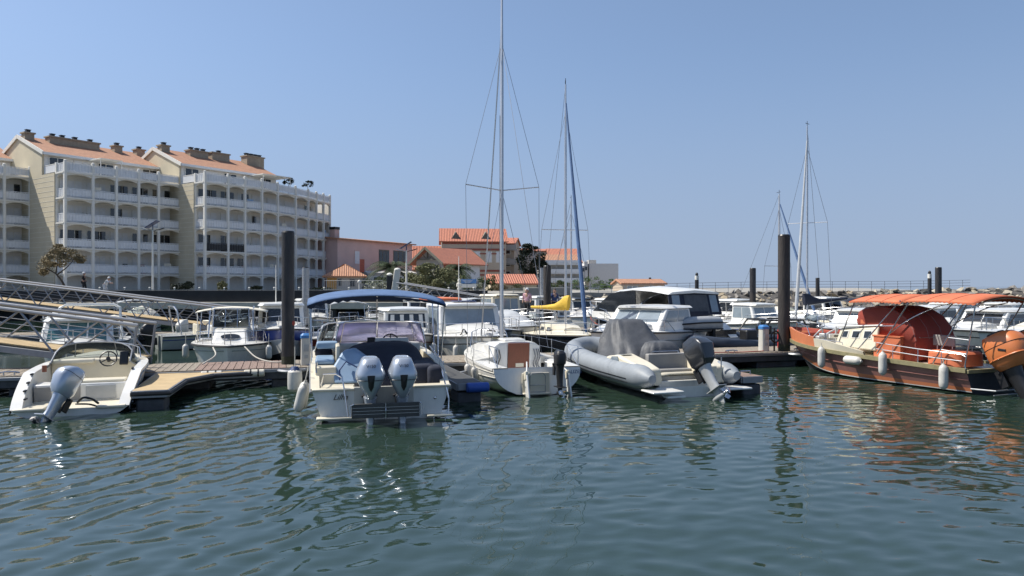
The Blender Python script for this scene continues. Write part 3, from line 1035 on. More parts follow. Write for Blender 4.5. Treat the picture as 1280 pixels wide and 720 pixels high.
def boat_sail():
    t = thing('sailboat', 'small white sailboat with brown companionway board, twin rudders and tall mast', 'sailboat', (.70, 19.2, 0), 16)
    H = Hull(6.5, 2.5, tr=.94, fs=.68, fb=.88, dr=lambda q: .05 + .35 * clamp(q * 3), tm=.4, p=2.0, rnd=True, rake=.5, srake=-.12)
    H.skin([white, offwhite, antifoul], hs=(0, .12, .25, .36, .48, .6, .72, .86, .93, 1.0), band=[2, 0, 0, 0, 0, 0, 0, 1, 0], parent=t)
    mb = MB()
    for side in (-1, 1):
        for h in (.70, .86):
            mb.tube([H.pt(i / 20, h, side) + V((side * .006, 0, 0)) for i in range(20)], .012, 4)
    mb.build('hull_moulding', offwhite, t)
    H.liner(.014, .32, .40, .30, white, t, ends=(True, False))
    H.deck(.31, 1.0, offwhite, t, camber=.14)
    # cabin trunk
    secs = []
    for y, w, h in ((2.02, .72, 1.20), (2.6, .74, 1.20), (3.4, .66, 1.14), (4.2, .5, 1.04), (4.75, .34, .93)):
        secs.append([V((-w, y, .62)), V((-w * .92, y, h - .10)), V((-w * .72, y, h)), V((0, y, h + .04)), V((w * .72, y, h)), V((w * .92, y, h - .10)), V((w, y, .62))])
    mb = MB()
    mb.loft(secs)
    cb = mb.build('cabin', white, t, smooth=30)
    mb = MB()
    mb.box((.02, 2.7, 1.25), (.62, .8, .06))
    mb.build('sliding_hatch', white, cb, bevel=.02)
    mb = MB()
    mb.prism([(-.29, 2.0, .44), (.33, 2.0, .44), (.36, 2.0, 1.19), (-.27, 2.0, 1.19)], (0, -.03, 0))
    br = mb.build('companionway_board', brownboard, t, bevel=.008)
    mb = MB()
    mb.box((.06, 1.965, .57), (.24, .01, .11))
    mb.build('ventilation_plate', cream, br, bevel=.01)
    mb = MB()
    mb.prism([(-.72, 2.01, .30), (-.3, 2.01, .30), (-.3, 2.01, 1.17), (-.66, 2.01, 1.10)], (0, -.02, 0))
    mb.prism([(.34, 2.01, .30), (.72, 2.01, .30), (.66, 2.01, 1.10), (.37, 2.01, 1.17)], (0, -.02, 0))
    mb.build('cabin_bulkhead', white, t)
    for x in (-.62, -.55, .48, .56, .62):
        mb = MB()
        mb.tube(smooth_path([(x, 1.96, 1.02), (x + .03, 1.92, .8), (x - .03, 1.93, .62), (x, 1.9, .5)], 3), .016, 5)
        mb.build('rope_coil', black if x < 0 else wire, t)
    mb = MB()
    mb.box((-.02, 3.0, 1.27), (.9, .03, .03))
    mb.build('grab_rail', khaki, t)
    # transom box, rudders, ladder, motor
    mb = MB()
    mb.box((-.10, -.02, .32), (.74, .05, .52))
    mb.box((-.10, -.1, .06), (.74, .2, .05))
    mb.build('transom_recess', cream, t, bevel=.015)
    for x, k in ((-.42, -1), (.70, 1)):
        mb = MB()
        mb.prism([(x, -.05, .52), (x, -.24, .55), (x - .02, -.50, .05), (x - .02, -.52, -.42), (x - .02, -.34, -.45), (x, -.18, -.02)], (.045, 0, 0))
        rd = mb.build('rudder', white, t, bevel=.01)
        mb = MB()
        mb.box((x + .02, -.15, .52), (.085, .16, .22), Matrix.Rotation(R(-15), 3, 'X'))
        mb.build('rudder_head', cream, rd, bevel=.02)
        mb = MB()
        mb.tube([(x + .02, -.2, .60), (x + .02 - .1 * k, .1, .74), (x - .3 * k, .7, .78)], .02, 6)
        mb.build('tiller', white, rd)
    mb = MB()
    for a, b in ((-.30, .12),):
        mb.tube([(a, -.14, .02), (a, -.16, .50), (a + .06, -.15, .58), (b - .06, -.15, .58), (b, -.16, .50), (b, -.14, .02)], .013, 6)
    for z in (.1, .28):
        mb.cyl((-.30, -.15, z), (.12, -.15, z), .01, n=5)
    mb.build('boarding_ladder', galv, t)
    outboard(t, (.42, -.10, .80), 0, 0, black, black, .86, 'small')
    mb = MB()
    for s in (-1, 1):
        x = s * 1.10
        mb.tube([(x, .05, .72), (x, .08, 1.22), (x, .9, 1.22)], .014, 6)
        mb.cyl((x, .9, .74), (x, .9, 1.22), .012, n=5)
        mb.cyl((x, .9, 1.2), (x, .1, .74), .009, n=5)
        for yy in (2.4, 3.9):
            xx = s * (H.b(yy / 6.5) - .08)
            mb.cyl((xx, yy, .75), (xx, yy, 1.26), .011, n=5)
    mb.build('stern_pulpit', steel, t)
    H.rail(.78, .99, .5, t, .08, 3, .013)
    mb = MB()
    for s in (-1, 1):
        for z in (1.0, 1.24):
            mb.tube([(s * 1.10, .9, z)] + [(s * (H.b(q) - .08), q * 6.5, z) for q in (.37, .6, .78)], .004, 4)
    mb.build('lifeline', steel, t)
    mx, my = -.02, 3.6
    mb = MB()
    mb.loft([[V((mx + .055 * math.cos(a) * k, my + .08 * math.sin(a) * k, z)) for a in [i * math.pi / 5 for i in range(10)]] for z, k in ((1.1, 1), (9, 1), (11.55, .62))])
    ms = mb.build('mast', mastm, t)
    mb = MB()
    mb.cyl((mx - 1.15, my - .12, 5.85), (mx, my, 5.72), .018, n=6)
    mb.cyl((mx + 1.15, my - .12, 5.85), (mx, my, 5.72), .018, n=6)
    mb.build('spreader', mastm, ms)
    mb = MB()
    mb.box((mx, my - .1, 11.6), (.05, .3, .06))
    mb.cyl((mx, my - .2, 11.6), (mx, my - .2, 11.85), .01, n=4)
    mb.build('masthead', black, ms)
    stays(t, [((mx - 1.15, my - .12, 5.85), (mx, my, 10.2)), ((mx + 1.15, my - .12, 5.85), (mx, my, 10.2)), ((mx - 1.15, my - .12, 5.85), (-1.12, 3.4, .8)), ((mx + 1.15, my - .12, 5.85), (1.12, 3.4, .8)),
              ((mx, my, 5.7), (-1.1, 3.1, .8)), ((mx, my, 5.7), (1.1, 3.1, .8)), ((mx, my + .05, 10.3), (mx + .3, .1, 1.2)), ((mx - .06, my, 8), (mx - .1, my - .1, 1.3))], .0065)
    stays(t, [((mx, my + .05, 10.6), (0, 6.35, .95))], .022, 'forestay', mastm)
    lettering('name_lettering', 'ALIZES', t, (.97, -.02, .57), (R(90), 0, 0), .13, lettblue)
    fender((-1.20, 20.6, .42), 'white fender hanging at the port quarter of the small sailboat', .10, .48, tilt=(0, -8), rope=.3)
    fender((-1.00, 20.2, .40), 'pale fender beside the finger end on the small sailboat hull', .09, .44, tilt=(10, -8), rope=.3)


def boat_rib():
    t = thing('inflatable_boat', 'grey inflatable motorboat with covered console and raised dark outboard', 'boat', (4.50, 18.8, 0), 19)
    L, r = 6.3, .31
    path = []
    for p in [(-1.22, -.25, .52), (-1.22, 1.0, .53), (-1.22, 2.6, .56), (-1.18, 3.8, .62), (-1.0, 4.9, .70), (-.62, 5.7, .79), (0, 6.05, .84), (.62, 5.7, .79), (1.0, 4.9, .70), (1.18, 3.8, .62), (1.22, 2.6, .56), (1.22, 1.0, .53), (1.22, -.25, .52)]:
        path.append(p)
    sp = smooth_path(path, 6)
    n = len(sp)
    rad = []
    for i in range(n):
        k = min(i, n - 1 - i)
        rad.append(r * (.35 if k == 0 else .72 if k == 1 else .92 if k == 2 else 1))
    mb = MB()
    mb.tube(sp, rad, 16)
    tb = mb.build('tube', hypalon, t, smooth=60)
    for dz, dr_ in ((-.06, .285), (-.15, .25)):
        mb = MB()
        pts = []
        for i in range(4, n - 4):
            p, q0, q1 = sp[i], sp[max(i - 1, 0)], sp[min(i + 1, n - 1)]
            d = (q1 - q0).normalized()
            out = V((-d.y, d.x, 0))
            pts.append(p + out * dr_ + V((0, 0, dz)))
        mb.tube(pts, .022, 5)
        mb.build('rubbing_strake', black, tb)
    H = Hull(5.7, 2.0, tr=.97, fs=.28, fb=.62, dr=.3, tm=.5, p=2.4, cf=.8)
    H.skin([white], parent=t)
    mb = MB()
    rows = []
    for i in range(9):
        q = i / 8
        y = .3 + 5.2 * q
        w = 1.0 * (1 - clamp((q - .55) / .45) ** 2.2 * .8)
        rows.append([(-w, y, .50), (-w * .4, y, .56), (w * .4, y, .56), (w, y, .50)])
    mb.grid(rows)
    mb.build('deck', cream, t, solid=.04)
    for s in (-1, 1):
        mb = MB()
        mb.loft([[V((s * a, y, z0)), V((s * b, y, z0)), V((s * b, y, z1)), V((s * (a + .08), y, z1 + .02))] for y, a, b, z0, z1 in
                 ((.05, .72, 1.24, .3, .72), (.6, .70, 1.30, .4, .84), (1.5, .70, 1.30, .5, .98), (2.1, .74, 1.28, .5, .90), (2.7, .8, 1.2, .5, .72))])
        mb.build('side_moulding', cream, t, bevel=.06, seg=3)
        mb = MB()
        mb.prism([(s * 1.31, 1.35, .82), (s * 1.31, 1.85, .80), (s * 1.31, 1.75, .92), (s * 1.31, 1.42, .95)], (s * .012, 0, 0))
        mb.prism([(s * .95, 1.30, .985), (s * 1.2, 1.35, .985), (s * 1.2, 1.75, .955), (s * .95, 1.7, .965)], (0, 0, .012))
        mb.build('side_port', greyglass, t)
    mb = MB()
    mb.box((-.10, 1.0, .82), (1.15, .18, .42))
    mb.box((-.10, .85, .50), (1.1, .5, .3))
    mb.build('stern_seat', seatgrey, t, bevel=.03, seg=3)
    mb = MB()
    mb.box((-.1, .55, .45), (1.1, .3, .12))
    mb.build('seat_step', lightgrey, t, bevel=.02)
    mb = MB()
    mb.tube([(-.5, 1.05, 1.02), (-.5, 1.05, 1.08), (.3, 1.05, 1.08), (.3, 1.05, 1.02)], .015, 6)
    mb.build('seat_rail', steel, t)
    # draped console cover
    rnd = random.Random(5)
    rings = []
    ctrl = [(.50, .98, .98, 2.62), (.75, .94, .95, 2.66), (1.0, .84, .86, 2.75), (1.25, .74, .70, 2.95), (1.5, .62, .52, 3.1), (1.72, .54, .40, 3.2), (1.82, .46, .30, 3.25), (1.84, .25, .15, 3.25)]
    N = 44
    for k, (z, hx, hy, cy) in enumerate(ctrl):
        ring = sring(-.12, cy, z, hx, hy, N, 3.4)
        f = clamp((1.85 - z) / 1.0)
        for j, p in enumerate(ring):
            a = 2 * math.pi * j / N
            w = .085 * (abs(math.sin(a * 4.5 + z * 1.6)) - .6) + .03 * math.sin(a * 7 + z * 2.2) + .036 * math.sin(a * 11 - z * 3 + 1) + .022 * math.sin(a * 19 + z * 5)
            d = V((p.x + .12, p.y - cy, 0)).normalized()
            p += d * w * (.35 + f)
            p.z += .012 * math.sin(a * 5 + 2)
            if z < .6:
                p.z += .03 * math.sin(a * 6)
        rings.append(ring)
    mb = MB()
    mb.loft(rings)
    mb.build('console_cover', greycloth, t, smooth=60)
    rings = []
    for z, hx, hy, cy in ((.5, .62, .3, 1.62), (.9, .60, .28, 1.62), (1.12, .52, .25, 1.66), (1.26, .40, .2, 1.72), (1.30, .2, .1, 1.75)):
        ring = sring(.12, cy, z, hx, hy, N, 2.6)
        for j, p in enumerate(ring):
            a = 2 * math.pi * j / N
            d = V((p.x - .12, p.y - cy, 0)).normalized()
            p += d * (.02 * math.sin(a * 9 + z * 3) + .016 * math.sin(a * 14 + 1))
        rings.append(ring)
    mb = MB()
    mb.loft(rings)
    mb.build('seat_cover', greycloth, t, smooth=60)
    mb = MB()
    mb.box((0, .10, .28), (1.7, .10, .30))
    mb.build('transom', offwhite, t, bevel=.02)
    for s in (-1, 1):
        mb = MB()
        mb.box((s * .98, -.32, .24), (.86, .62, .05))
        mb.build('bathing_platform', white, t, bevel=.02)
    mb = MB()
    mb.box((-.75, -.5, .12), (.5, .2, .05))
    mb.build('ladder_step', white, t, bevel=.01)
    mb = MB()
    mb.cyl((.92, .0, .70), (.92, .0, .98), .018, n=6)
    mb.cyl((.30, .2, .6), (.30, .2, .95), .018, n=6)
    mb.build('tow_post', steel, t)
    outboard(t, (.10, -.12, .62), -33, 12, darkgrey, lightgrey, 1.0, 'sharp')
    mb = MB()
    mb.box((.60, .25, .62), (.42, .5, .3))
    mb.build('engine_well', cream, t, bevel=.04)


def boat_orange():
    t = thing('passenger_boat', 'orange and maroon passenger boat with orange canopies and orange outboards', 'boat', (12.72, 19.6, 0), 23)
    zr = lambda q: .64 + .30 * q ** 1.2
    H = Hull(7.3, 2.5, tr=.88, fs=.62, fb=.9, dr=.3, tm=.45, p=2.7, cf=.80, flare=.75, rake=1.15, sheer=zr)
    H.skin([maroon, orangepaint, antifoul, white], hs=(0, .22, .36, .385, .49, .58, .7, .85, .93, 1.0), band=[2, 2, 3, 1, 0, 0, 0, 0, 0], parent=t, transom=2)  # transom takes the dark bottom colour to stand for the stern's shade
    mb = MB()
    for s in (-1, 1):
        mb.tube([H.pt(i / 22 * .98, .72, s) + V((s * .01, 0, 0)) for i in range(23)], .02, 5)
    mb.build('hull_moulding', maroon, t)
    mb = MB()
    for s in (-1, 1):
        rows = []
        for i in range(25):
            q = i / 24
            e = H.edge(q, s, -.045, 0)
            rows.append([e + V((0, 0, -.075)), e + V((0, 0, .035)), H.edge(q, s, .10, .035), H.edge(q, s, .10, -.075)])
        mb.grid(rows, close=True)
    mb.build('gunwale', khaki, t, smooth=30)
    mb = MB()
    mb.box((0, .0, .60), (2.2, .12, .10))
    mb.build('transom_cap', khaki, t, bevel=.01)
    mb = MB()
    mb.grid([[H.edge(i / 24, s, .05, -.04) for s in (-1, 1)] for i in range(25)])
    mb.build('deck', cream, t, solid=.03)
    # bulwark: orange at the bow, cream beside the cabin
    def bul(q):
        return .20 + .20 * clamp((q - .45) / .5)
    for a, b, mat, nm in ((.70, 1.0, orangepaint, 'bow_bulwark'), (.42, .70, cream, 'side_bulwark')):
        mb = MB()
        for s in (-1, 1):
            rows = []
            for i in range(15):
                q = a + (b - a) * i / 14
                h = bul(q) if nm == 'bow_bulwark' else .10 + .16 * clamp((q - .42) / .2)
                rows.append([H.edge(q, s, .0, .036), H.edge(q, s, -.05, h + .04), H.edge(q, s, .02, h + .04), H.edge(q, s, .06, .036)])
            mb.grid(rows)
        o = mb.build(nm, mat, t, smooth=40)
    mb = MB()
    rows = []
    for i in range(15):
        q = .70 + .295 * i / 14
        rows.append([H.edge(q, 1, .03, .04), H.edge(q, 1, .025, bul(q) + .035)])
    mb.grid(rows)
    mb.build('bulwark_lining', redcloth, t, solid=.01)
    mb = MB()
    rows = [[(-.95, 5.0, .92), (-.95, 5.0, 1.0)], [(-.3, 6.6, 1.08), (-.3, 6.6, 1.2)], [(.5, 6.2, 1.1), (.5, 6.2, 1.3)], [(1.0, 4.6, 1.0), (1.0, 4.6, 1.42)], [(1.05, 3.6, 1.0), (1.05, 3.6, 1.40)]]
    mb.grid(rows)
    mb.build('bow_cloth', redcloth, t, solid=.02)
    # cabin
    mb = MB()
    A = [(-.98, 2.9, .9), (.9, 2.9, .9), (.8, 4.55, .92), (-.86, 4.55, .92)]
    Bq = [(-.86, 2.9, 1.60), (.86, 2.9, 1.60), (.74, 4.38, 1.50), (-.76, 4.38, 1.50)]
    mb.add(A + Bq, [(0, 1, 2, 3), (4, 5, 6, 7), (0, 1, 5, 4), (1, 2, 6, 5), (2, 3, 7, 6), (3, 0, 4, 7)])
    cb = mb.build('cabin', cream, t, bevel=.04)
    q = [A[3], A[0], Bq[0], Bq[3]]
    for u0, u1 in ((.10, .28), (.36, .58), (.66, .88)):
        mb = MB()
        mb.panel(q, u0, u1, .48, .86, .012, .03)
        f = mb.build('window', trimpaint, cb, bevel=.004)
        mb = MB()
        mb.panel(q, u0 + .025, u1 - .025, .52, .82, .016, .01)
        mb.build('pane', darkglass, f)
    mb = MB()
    q2 = [Bq[3], Bq[2], (.78, 2.9, 1.62), (-.78, 2.9, 1.62)]
    mb.box((0, 3.6, 1.60), (1.7, 1.66, .05), Matrix.Rotation(R(-4), 3, 'X'))
    mb.build('cabin_roof', white, cb, bevel=.02)
    mb = MB()
    mb.box((-.5, 4.75, 1.22), (.7, .06, .13))
    nb = mb.build('name_board', white, t, bevel=.01)
    mb = MB()
    mb.box((-.5, 4.716, 1.22), (.36, .008, .05))
    mb.build('board_band', lettblack, nb)
    # wheelhouse cover: cloth over a rounded frame, canopy shade put into its dark red
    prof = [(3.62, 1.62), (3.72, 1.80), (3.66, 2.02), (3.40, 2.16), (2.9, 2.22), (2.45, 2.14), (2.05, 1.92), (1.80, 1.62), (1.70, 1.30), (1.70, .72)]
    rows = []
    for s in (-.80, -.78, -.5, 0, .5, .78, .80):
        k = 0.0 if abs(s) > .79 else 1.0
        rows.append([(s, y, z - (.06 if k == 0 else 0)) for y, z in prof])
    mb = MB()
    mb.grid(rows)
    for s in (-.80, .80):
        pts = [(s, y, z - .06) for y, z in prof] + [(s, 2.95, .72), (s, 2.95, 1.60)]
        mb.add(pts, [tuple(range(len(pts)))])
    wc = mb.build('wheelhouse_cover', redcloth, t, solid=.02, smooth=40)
    for s in (-.795, -.27, .27, .795):
        mb = MB()
        mb.tube([(s, y, z + (.012 if abs(s) < .7 else -.03)) for y, z in prof], .012, 5)
        mb.build('cover_seam', maroon, wc)
    mb = MB()
    mb.add([(-.79, 3.60, 1.60), (.79, 3.60, 1.60), (.79, 3.74, 1.82), (-.79, 3.74, 1.82)], [(0, 1, 2, 3)])
    mb.box((-.72, 3.3, 1.70), (.16, .55, .18))
    mb.build('cover_front', orangecloth, t, solid=.02)
    mb = MB()
    mb.box((-.62, 2.55, 1.02), (.62, .92, .62))
    bx = mb.build('console_box', orangecloth, t, bevel=.02)
    mb = MB()
    mb.box((-.62, 2.55, 1.35), (.66, .96, .05))
    mb.build('box_lid', orangecloth, bx, bevel=.01)
    mb = MB()
    mb.loft([sring(-.45, .78, z, hx, hy, 16, 4) for z, hx, hy in ((.68, .55, .55), (1.0, .53, .54), (1.06, .46, .48))])
    bx = mb.build('engine_box', orangecloth, t, smooth=40)
    # hatch screen
    mb = MB()
    mb.box((-.3, 1.22, 1.30), (.04, .66, .30))
    mb.build('notice_panel', seatgrey, t, bevel=.03)
    mb = MB()
    for y in (1.0, 1.45):
        mb.cyl((-.27, y, .66), (-.27, y, 1.3), .014, n=5)
    mb.tube([(-.9, 1.5, 1.38), (-.3, 1.5, 1.38)], .012, 5)
    mb.build('panel_stand', steel, t)
    # canopies
    def canopy(y0, y1, zt, tilt, nm, w=1.3):
        rows = []
        for i in range(7):
            q = i / 6
            y = y0 + (y1 - y0) * q
            rows.append([(w * u, y, zt - .19 * u * u + tilt * q + .035 * math.sin(math.pi * q) - .012 * math.cos(q * math.pi * 4) * (1 - u * u)) for u in [k / 6 - 1 for k in range(13)]])
        mb = MB()
        mb.grid(rows)
        o = mb.build(nm, orangecloth, t, solid=.018, smooth=60)
        mb = MB()
        for s in (-1, 1):
            n = 16
            for i in range(n):
                q0, q1 = i / n, (i + 1) / n
                zz = lambda q: zt - .19 + tilt * q + .035 * math.sin(math.pi * q)
                ya, yb = y0 + (y1 - y0) * q0, y0 + (y1 - y0) * q1
                mb.add([(s * w, ya, zz(q0)), (s * w, yb, zz(q1)), (s * w, yb, zz(q1) - .025), (s * w, (ya + yb) / 2, zz(q0) - .048), (s * w, ya, zz(q0) - .025)], [(0, 1, 2, 3, 4)])
        mb.build('canopy_fringe', orangecloth, o, smooth=0, solid=.008)
        for q in (.02, .34, .66, .98):
            mb = MB()
            y = y0 + (y1 - y0) * q
            mb.tube([(w * u, y, zt - .19 * u * u + tilt * q + .035 * math.sin(math.pi * q) - .012 * math.cos(q * math.pi * 4) * (1 - u * u) + .008) for u in [k / 6 - 1 for k in range(13)]], .011, 5)
            mb.build('canopy_seam', redcloth, o)
        return o
    canopy(1.86, 3.65, 2.53, -.0, 'front_canopy', 1.2)
    canopy(-.35, 1.74, 2.55, .03, 'rear_canopy', 1.25)
    mb = MB()
    for s in (-1, 1):
        x = s * 1.12
        mb.cyl((x, 3.45, .86), (x * 1.02, 1.92, 2.40), .019, n=6)
        mb.cyl((x, 2.72, .84), (x * 1.02, 1.62, 2.40), .019, n=6)
        mb.cyl((x, 2.62, 1.65), (x, 2.10, 1.68), .014, n=6)
        mb.cyl((x, 4.1, 1.1), (x * 1.02, 3.5, 2.34), .018, n=6)
        mb.tube(smooth_path([(x, 2.35, 1.40), (x, 1.7, 1.85), (x, .9, 2.22), (x, .4, 2.35)], 4), .015, 6)
    mb.build('front_canopy_frame', steel, t)
    mb = MB()
    for s in (-1, 1):
        x = s * 1.1
        mb.cyl((x, .95, .72), (x, -.05, 2.40), .018, n=6)
        mb.cyl((x, .05, .70), (x, -.25, 2.38), .018, n=6)
        mb.cyl((x, .72, 1.12), (x, .0, 1.05), .013, n=6)
        mb.cyl((x, .50, 1.45), (x, -.08, 1.42), .013, n=6)
    for y in (-.3, 1.78, 3.6):
        mb.tube([(1.2 * u, y, 2.50 - .19 * u * u) for u in [k / 5 - 1 for k in range(11)]], .015, 5)
    mb.build('rear_canopy_frame', steel, t)
    mb = MB()
    for s in (-1, 1):
        x = s * 1.1
        for z in (.90, 1.08):
            mb.tube([(x, 2.75, z + .08), (x, 1.4, z), (x, .12, z - .04)] + ([(x, .02, z - .1), (x, .02, .66)] if z > 1 else []), .014, 6)
        for y in (2.2, 1.4, .7):
            mb.cyl((x, y, .68), (x, y, 1.08), .013, n=5)
    mb.tube([(1.1, .02, .68), (.9, -.1, 1.05), (.2, -.1, 1.05), (.1, -.1, .7)], .014, 6)
    mb.build('side_rail', steel, t)
    mb = MB()
    mb.tube([(-1.02, 5.25, .92), (-.95, 5.6, 1.5), (-.6, 6.4, 1.58), (-.5, 6.5, 1.2)], .014, 6)
    mb.tube([(-1.05, 4.9, .9), (-1.08, 4.85, 1.12), (-1.1, 4.0, 1.08), (-1.1, 3.95, .86)], .014, 6)
    mb.build('bow_rail', steel, t)
    mb = MB()
    for i in range(5):
        mb.box((-.55 + .22 * i, 5.5 - .05 * i, 1.08 + .05 * (i % 2)), (.22, .3, .2 + .06 * (i % 3)), R(20 * i))
    mb.tube(smooth_path([(-.7, 5.6, 1.1), (-.5, 5.4, 1.4), (-.2, 5.6, 1.2), (.1, 5.3, 1.42), (.3, 5.7, 1.1)], 4), .03, 6)
    mb.cyl((-.2, 5.1, .9), (-.2, 5.1, 1.5), .03, n=8)
    mb.build('deck_gear', lightgrey, t, bevel=.03)
    for x in (-.42, .40):
        outboard(t, (x * 1.2 + .2, -.28, .52), -27, 0, orangeeng, black, 1.24, 'egg', prop=black)
    mb = MB()
    mb.tube([(-1.0, -.05, .16), (-.9, -.62, .17), (.9, -.62, .17), (1.0, -.05, .16)], .02, 6)
    mb.cyl((-.9, -.58, .05), (.9, -.58, .05), .015, n=6)
    mb.build('stern_bar', galv, t)
    M = t.matrix_basis.copy() if False else Matrix.Translation((12.72, 19.6, 0)) @ Matrix.Rotation(R(23), 4, 'Z')
    for y, z, lab in ((4.60, .58, 'long white fender nearest the bow of the orange passenger boat'), (2.30, .60, 'long white fender hanging midway along the orange passenger boat'), (.50, .42, 'long white fender nearest the stern of the orange passenger boat')):
        p = M @ V((-(H.b(y / 7.3) + .14), y, z))
        fender(p, lab, .115, .66, rope=.12)
    p = M @ V((-(H.b(3.36 / 7.3) + .13), 3.36, .60))
    f = fender(p, 'white fender hung level against the maroon hull of the passenger boat', .13, .62, rope=.0)
    f.rotation_euler = (R(90), 0, R(23))


boat_open_left()
boat_twin()
boat_sail()
boat_rib()
boat_orange()

# ------------------------------------------------------------------ water


def make_water():
    x0, x1, y0, y1, st = -17.0, 17.0, 4.4, 27.0, 0.037
    nx, ny = int((x1 - x0) / st) + 1, int((y1 - y0) / st) + 1
    X, Y = np.meshgrid(np.linspace(x0, x1, nx), np.linspace(y0, y1, ny))
    rng = np.random.default_rng(4)
    Z = np.zeros_like(X)
    left = 1 / (1 + np.exp((X + 0.5 - 0.1 * Y) / 2.2))
    for i in range(80):
        a = i < 28
        lam = 0.27 * (2.3 ** rng.random()) if a else 0.205 * (3.3 ** rng.random()) if i < 72 else 0.9 * (3.0 ** rng.random())
        th = (R(-20) + rng.normal(0, 0.15)) if a else (R(-80) + rng.normal(0, 0.70))
        k = 2 * math.pi / lam
        slope = (0.0150 if a else 0.0116 if i < 72 else 0.006) * (0.75 + 0.5 * rng.random())
        kx, ky = k * math.cos(th), k * math.sin(th)
        warp = 0.35 * np.sin(X * 0.31 + i) + 0.3 * np.sin(Y * 0.27 + 1.7 * i)
        Z += slope / k * (0.2 + 1.5 * left if a else 1.0) * np.sin(kx * X + ky * Y + rng.random() * 6.28 + warp * 2.0)
    patch = 0.72 + 0.35 * np.sin(X * 0.22 + 0.16 * Y + 0.5) * np.sin(Y * 0.25 - 0.12 * X + 1.0)
    ed = np.clip(np.minimum.reduce([(X - x0) / 3, (x1 - X) / 3, (Y - y0) / 1, (y1 - Y) / 6]), 0, 1)
    Z *= patch * ed
    co = np.stack([X, Y, Z], -1).reshape(-1, 3)
    idx = np.arange(nx * ny).reshape(ny, nx)
    q = np.stack([idx[:-1, :-1], idx[:-1, 1:], idx[1:, 1:], idx[1:, :-1]], -1).reshape(-1, 4)
    BX = 9000.0
    ex = np.array([(-BX, -60, 0), (BX, -60, 0), (BX, y0, 0), (x1, y0, 0), (x0, y0, 0), (-BX, y0, 0),
                   (-BX, y1, 0), (x0, y1, 0), (x1, y1, 0), (BX, y1, 0), (BX, BX, 0), (-BX, BX, 0), (x0, BX, 0), (x1, BX, 0), (x0, -60, 0), (x1, -60, 0)], float)
    o = len(co)
    eq = np.array([(0, 14, 4, 5), (14, 15, 3, 4), (15, 1, 2, 3), (5, 4, 7, 6), (3, 2, 9, 8), (6, 7, 12, 11), (7, 8, 13, 12), (8, 9, 10, 13)]) + o
    co = np.vstack([co, ex])
    q = np.vstack([q, eq])
    me = bpy.data.meshes.new('water')
    me.vertices.add(len(co))
    me.vertices.foreach_set('co', co.astype(np.float32).ravel())
    me.loops.add(q.size)
    me.loops.foreach_set('vertex_index', q.ravel().astype(np.int32))
    me.polygons.add(len(q))
    me.polygons.foreach_set('loop_start', np.arange(0, q.size, 4, dtype=np.int32))
    me.polygons.foreach_set('loop_total', np.full(len(q), 4, dtype=np.int32))
    me.update(calc_edges=True)
    me.shade_smooth()
    me.materials.append(waterm)
    o = bpy.data.objects.new('water', me)
    COL.objects.link(o)
    struct(o)
    b = MB()
    b.grid([[(-BX, -60, -4.5), (BX, -60, -4.5)], [(-BX, BX, -4.5), (BX, BX, -4.5)]])
    struct(b.build('sea_bed', darkwall))


make_water()

# ------------------------------------------------------------------ land, quay, breakwater


def make_land():
    b = MB()
    poly = [(-300, 61.5), (-4, 61.5), (12, 67.5), (30, 75), (60, 110), (120, 260), (-300, 260)]
    b.prism([(x, y, 1.0) for x, y in poly], (0, 0, 1.25))
    struct(b.build('quay_ground', concrete, smooth=0))
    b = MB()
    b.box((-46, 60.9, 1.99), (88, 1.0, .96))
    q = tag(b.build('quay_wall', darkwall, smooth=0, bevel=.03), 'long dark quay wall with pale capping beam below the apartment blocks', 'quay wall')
    b = MB()
    b.box((-46, 60.75, 1.25), (88, 1.5, .56))
    b.build('capping_beam', capstone, q, bevel=.04)
    b = MB()
    b.box((-46, 60.6, 2.52), (88, .12, .05))
    b.build('coping', concrete, q)
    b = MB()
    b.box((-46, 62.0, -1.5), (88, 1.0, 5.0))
    b.build('back_wall', darkwall, q)  # its near-black colour stands for the shade under the quay deck
    first = None
    for i in range(18):
        if first is None:
            b = MB()
            b.cyl((0, 0, -4.5), (0, 0, .98), .3, n=12)
            first = b.build('quay_pile', pilem, q)
            o = first
        else:
            o = first.copy()
            COL.objects.link(o)
        o.location = (-88 + i * 4.9, 60.6, 0)
    first = None
    for i in range(30):
        if first is None:
            b = MB()
            b.cyl((0, 0, 0), (0, 0, .10), .05, n=8)
            b.ell((0, 0, .14), (.09, .09, .06), 8, 5)
            first = b.build('wall_lamp', trimpaint, q)
            o = first
        else:
            o = first.copy()
            COL.objects.link(o)
        o.location = (-62 + i * 2.03, 60.6, 2.545)


def hull_rock(rnd, n=13):
    bm = bmesh.new()
    for _ in range(n):
        v = V((rnd.gauss(0, 1), rnd.gauss(0, 1), rnd.gauss(0, 1))).normalized()
        bm.verts.new((v.x * rnd.uniform(.75, 1), v.y * rnd.uniform(.6, .9), v.z * rnd.uniform(.45, .75)))
    bmesh.ops.convex_hull(bm, input=bm.verts)
    bmesh.ops.delete(bm, geom=[v for v in bm.verts if not v.link_faces], context='VERTS')
    bmesh.ops.recalc_face_normals(bm, faces=bm.faces)
    me = bpy.data.meshes.new('rock')
    bm.to_mesh(me)
    bm.free()
    return me


rockm = [pm('rock_warm', (0.40, 0.33, 0.23), 0.95, var=.2, vscale=2.5, bump=.6, bscale=6), pm('rock_grey', (0.27, 0.25, 0.225), 0.95, var=.2, vscale=2.5, bump=.6, bscale=6), pm('rock_dark', (0.12, 0.11, 0.10), 0.95, var=.25, vscale=2.5, bump=.6, bscale=6), pm('rock_pale', (0.50, 0.44, 0.34), 0.95, var=.15, vscale=2.5, bump=.6, bscale=6)]


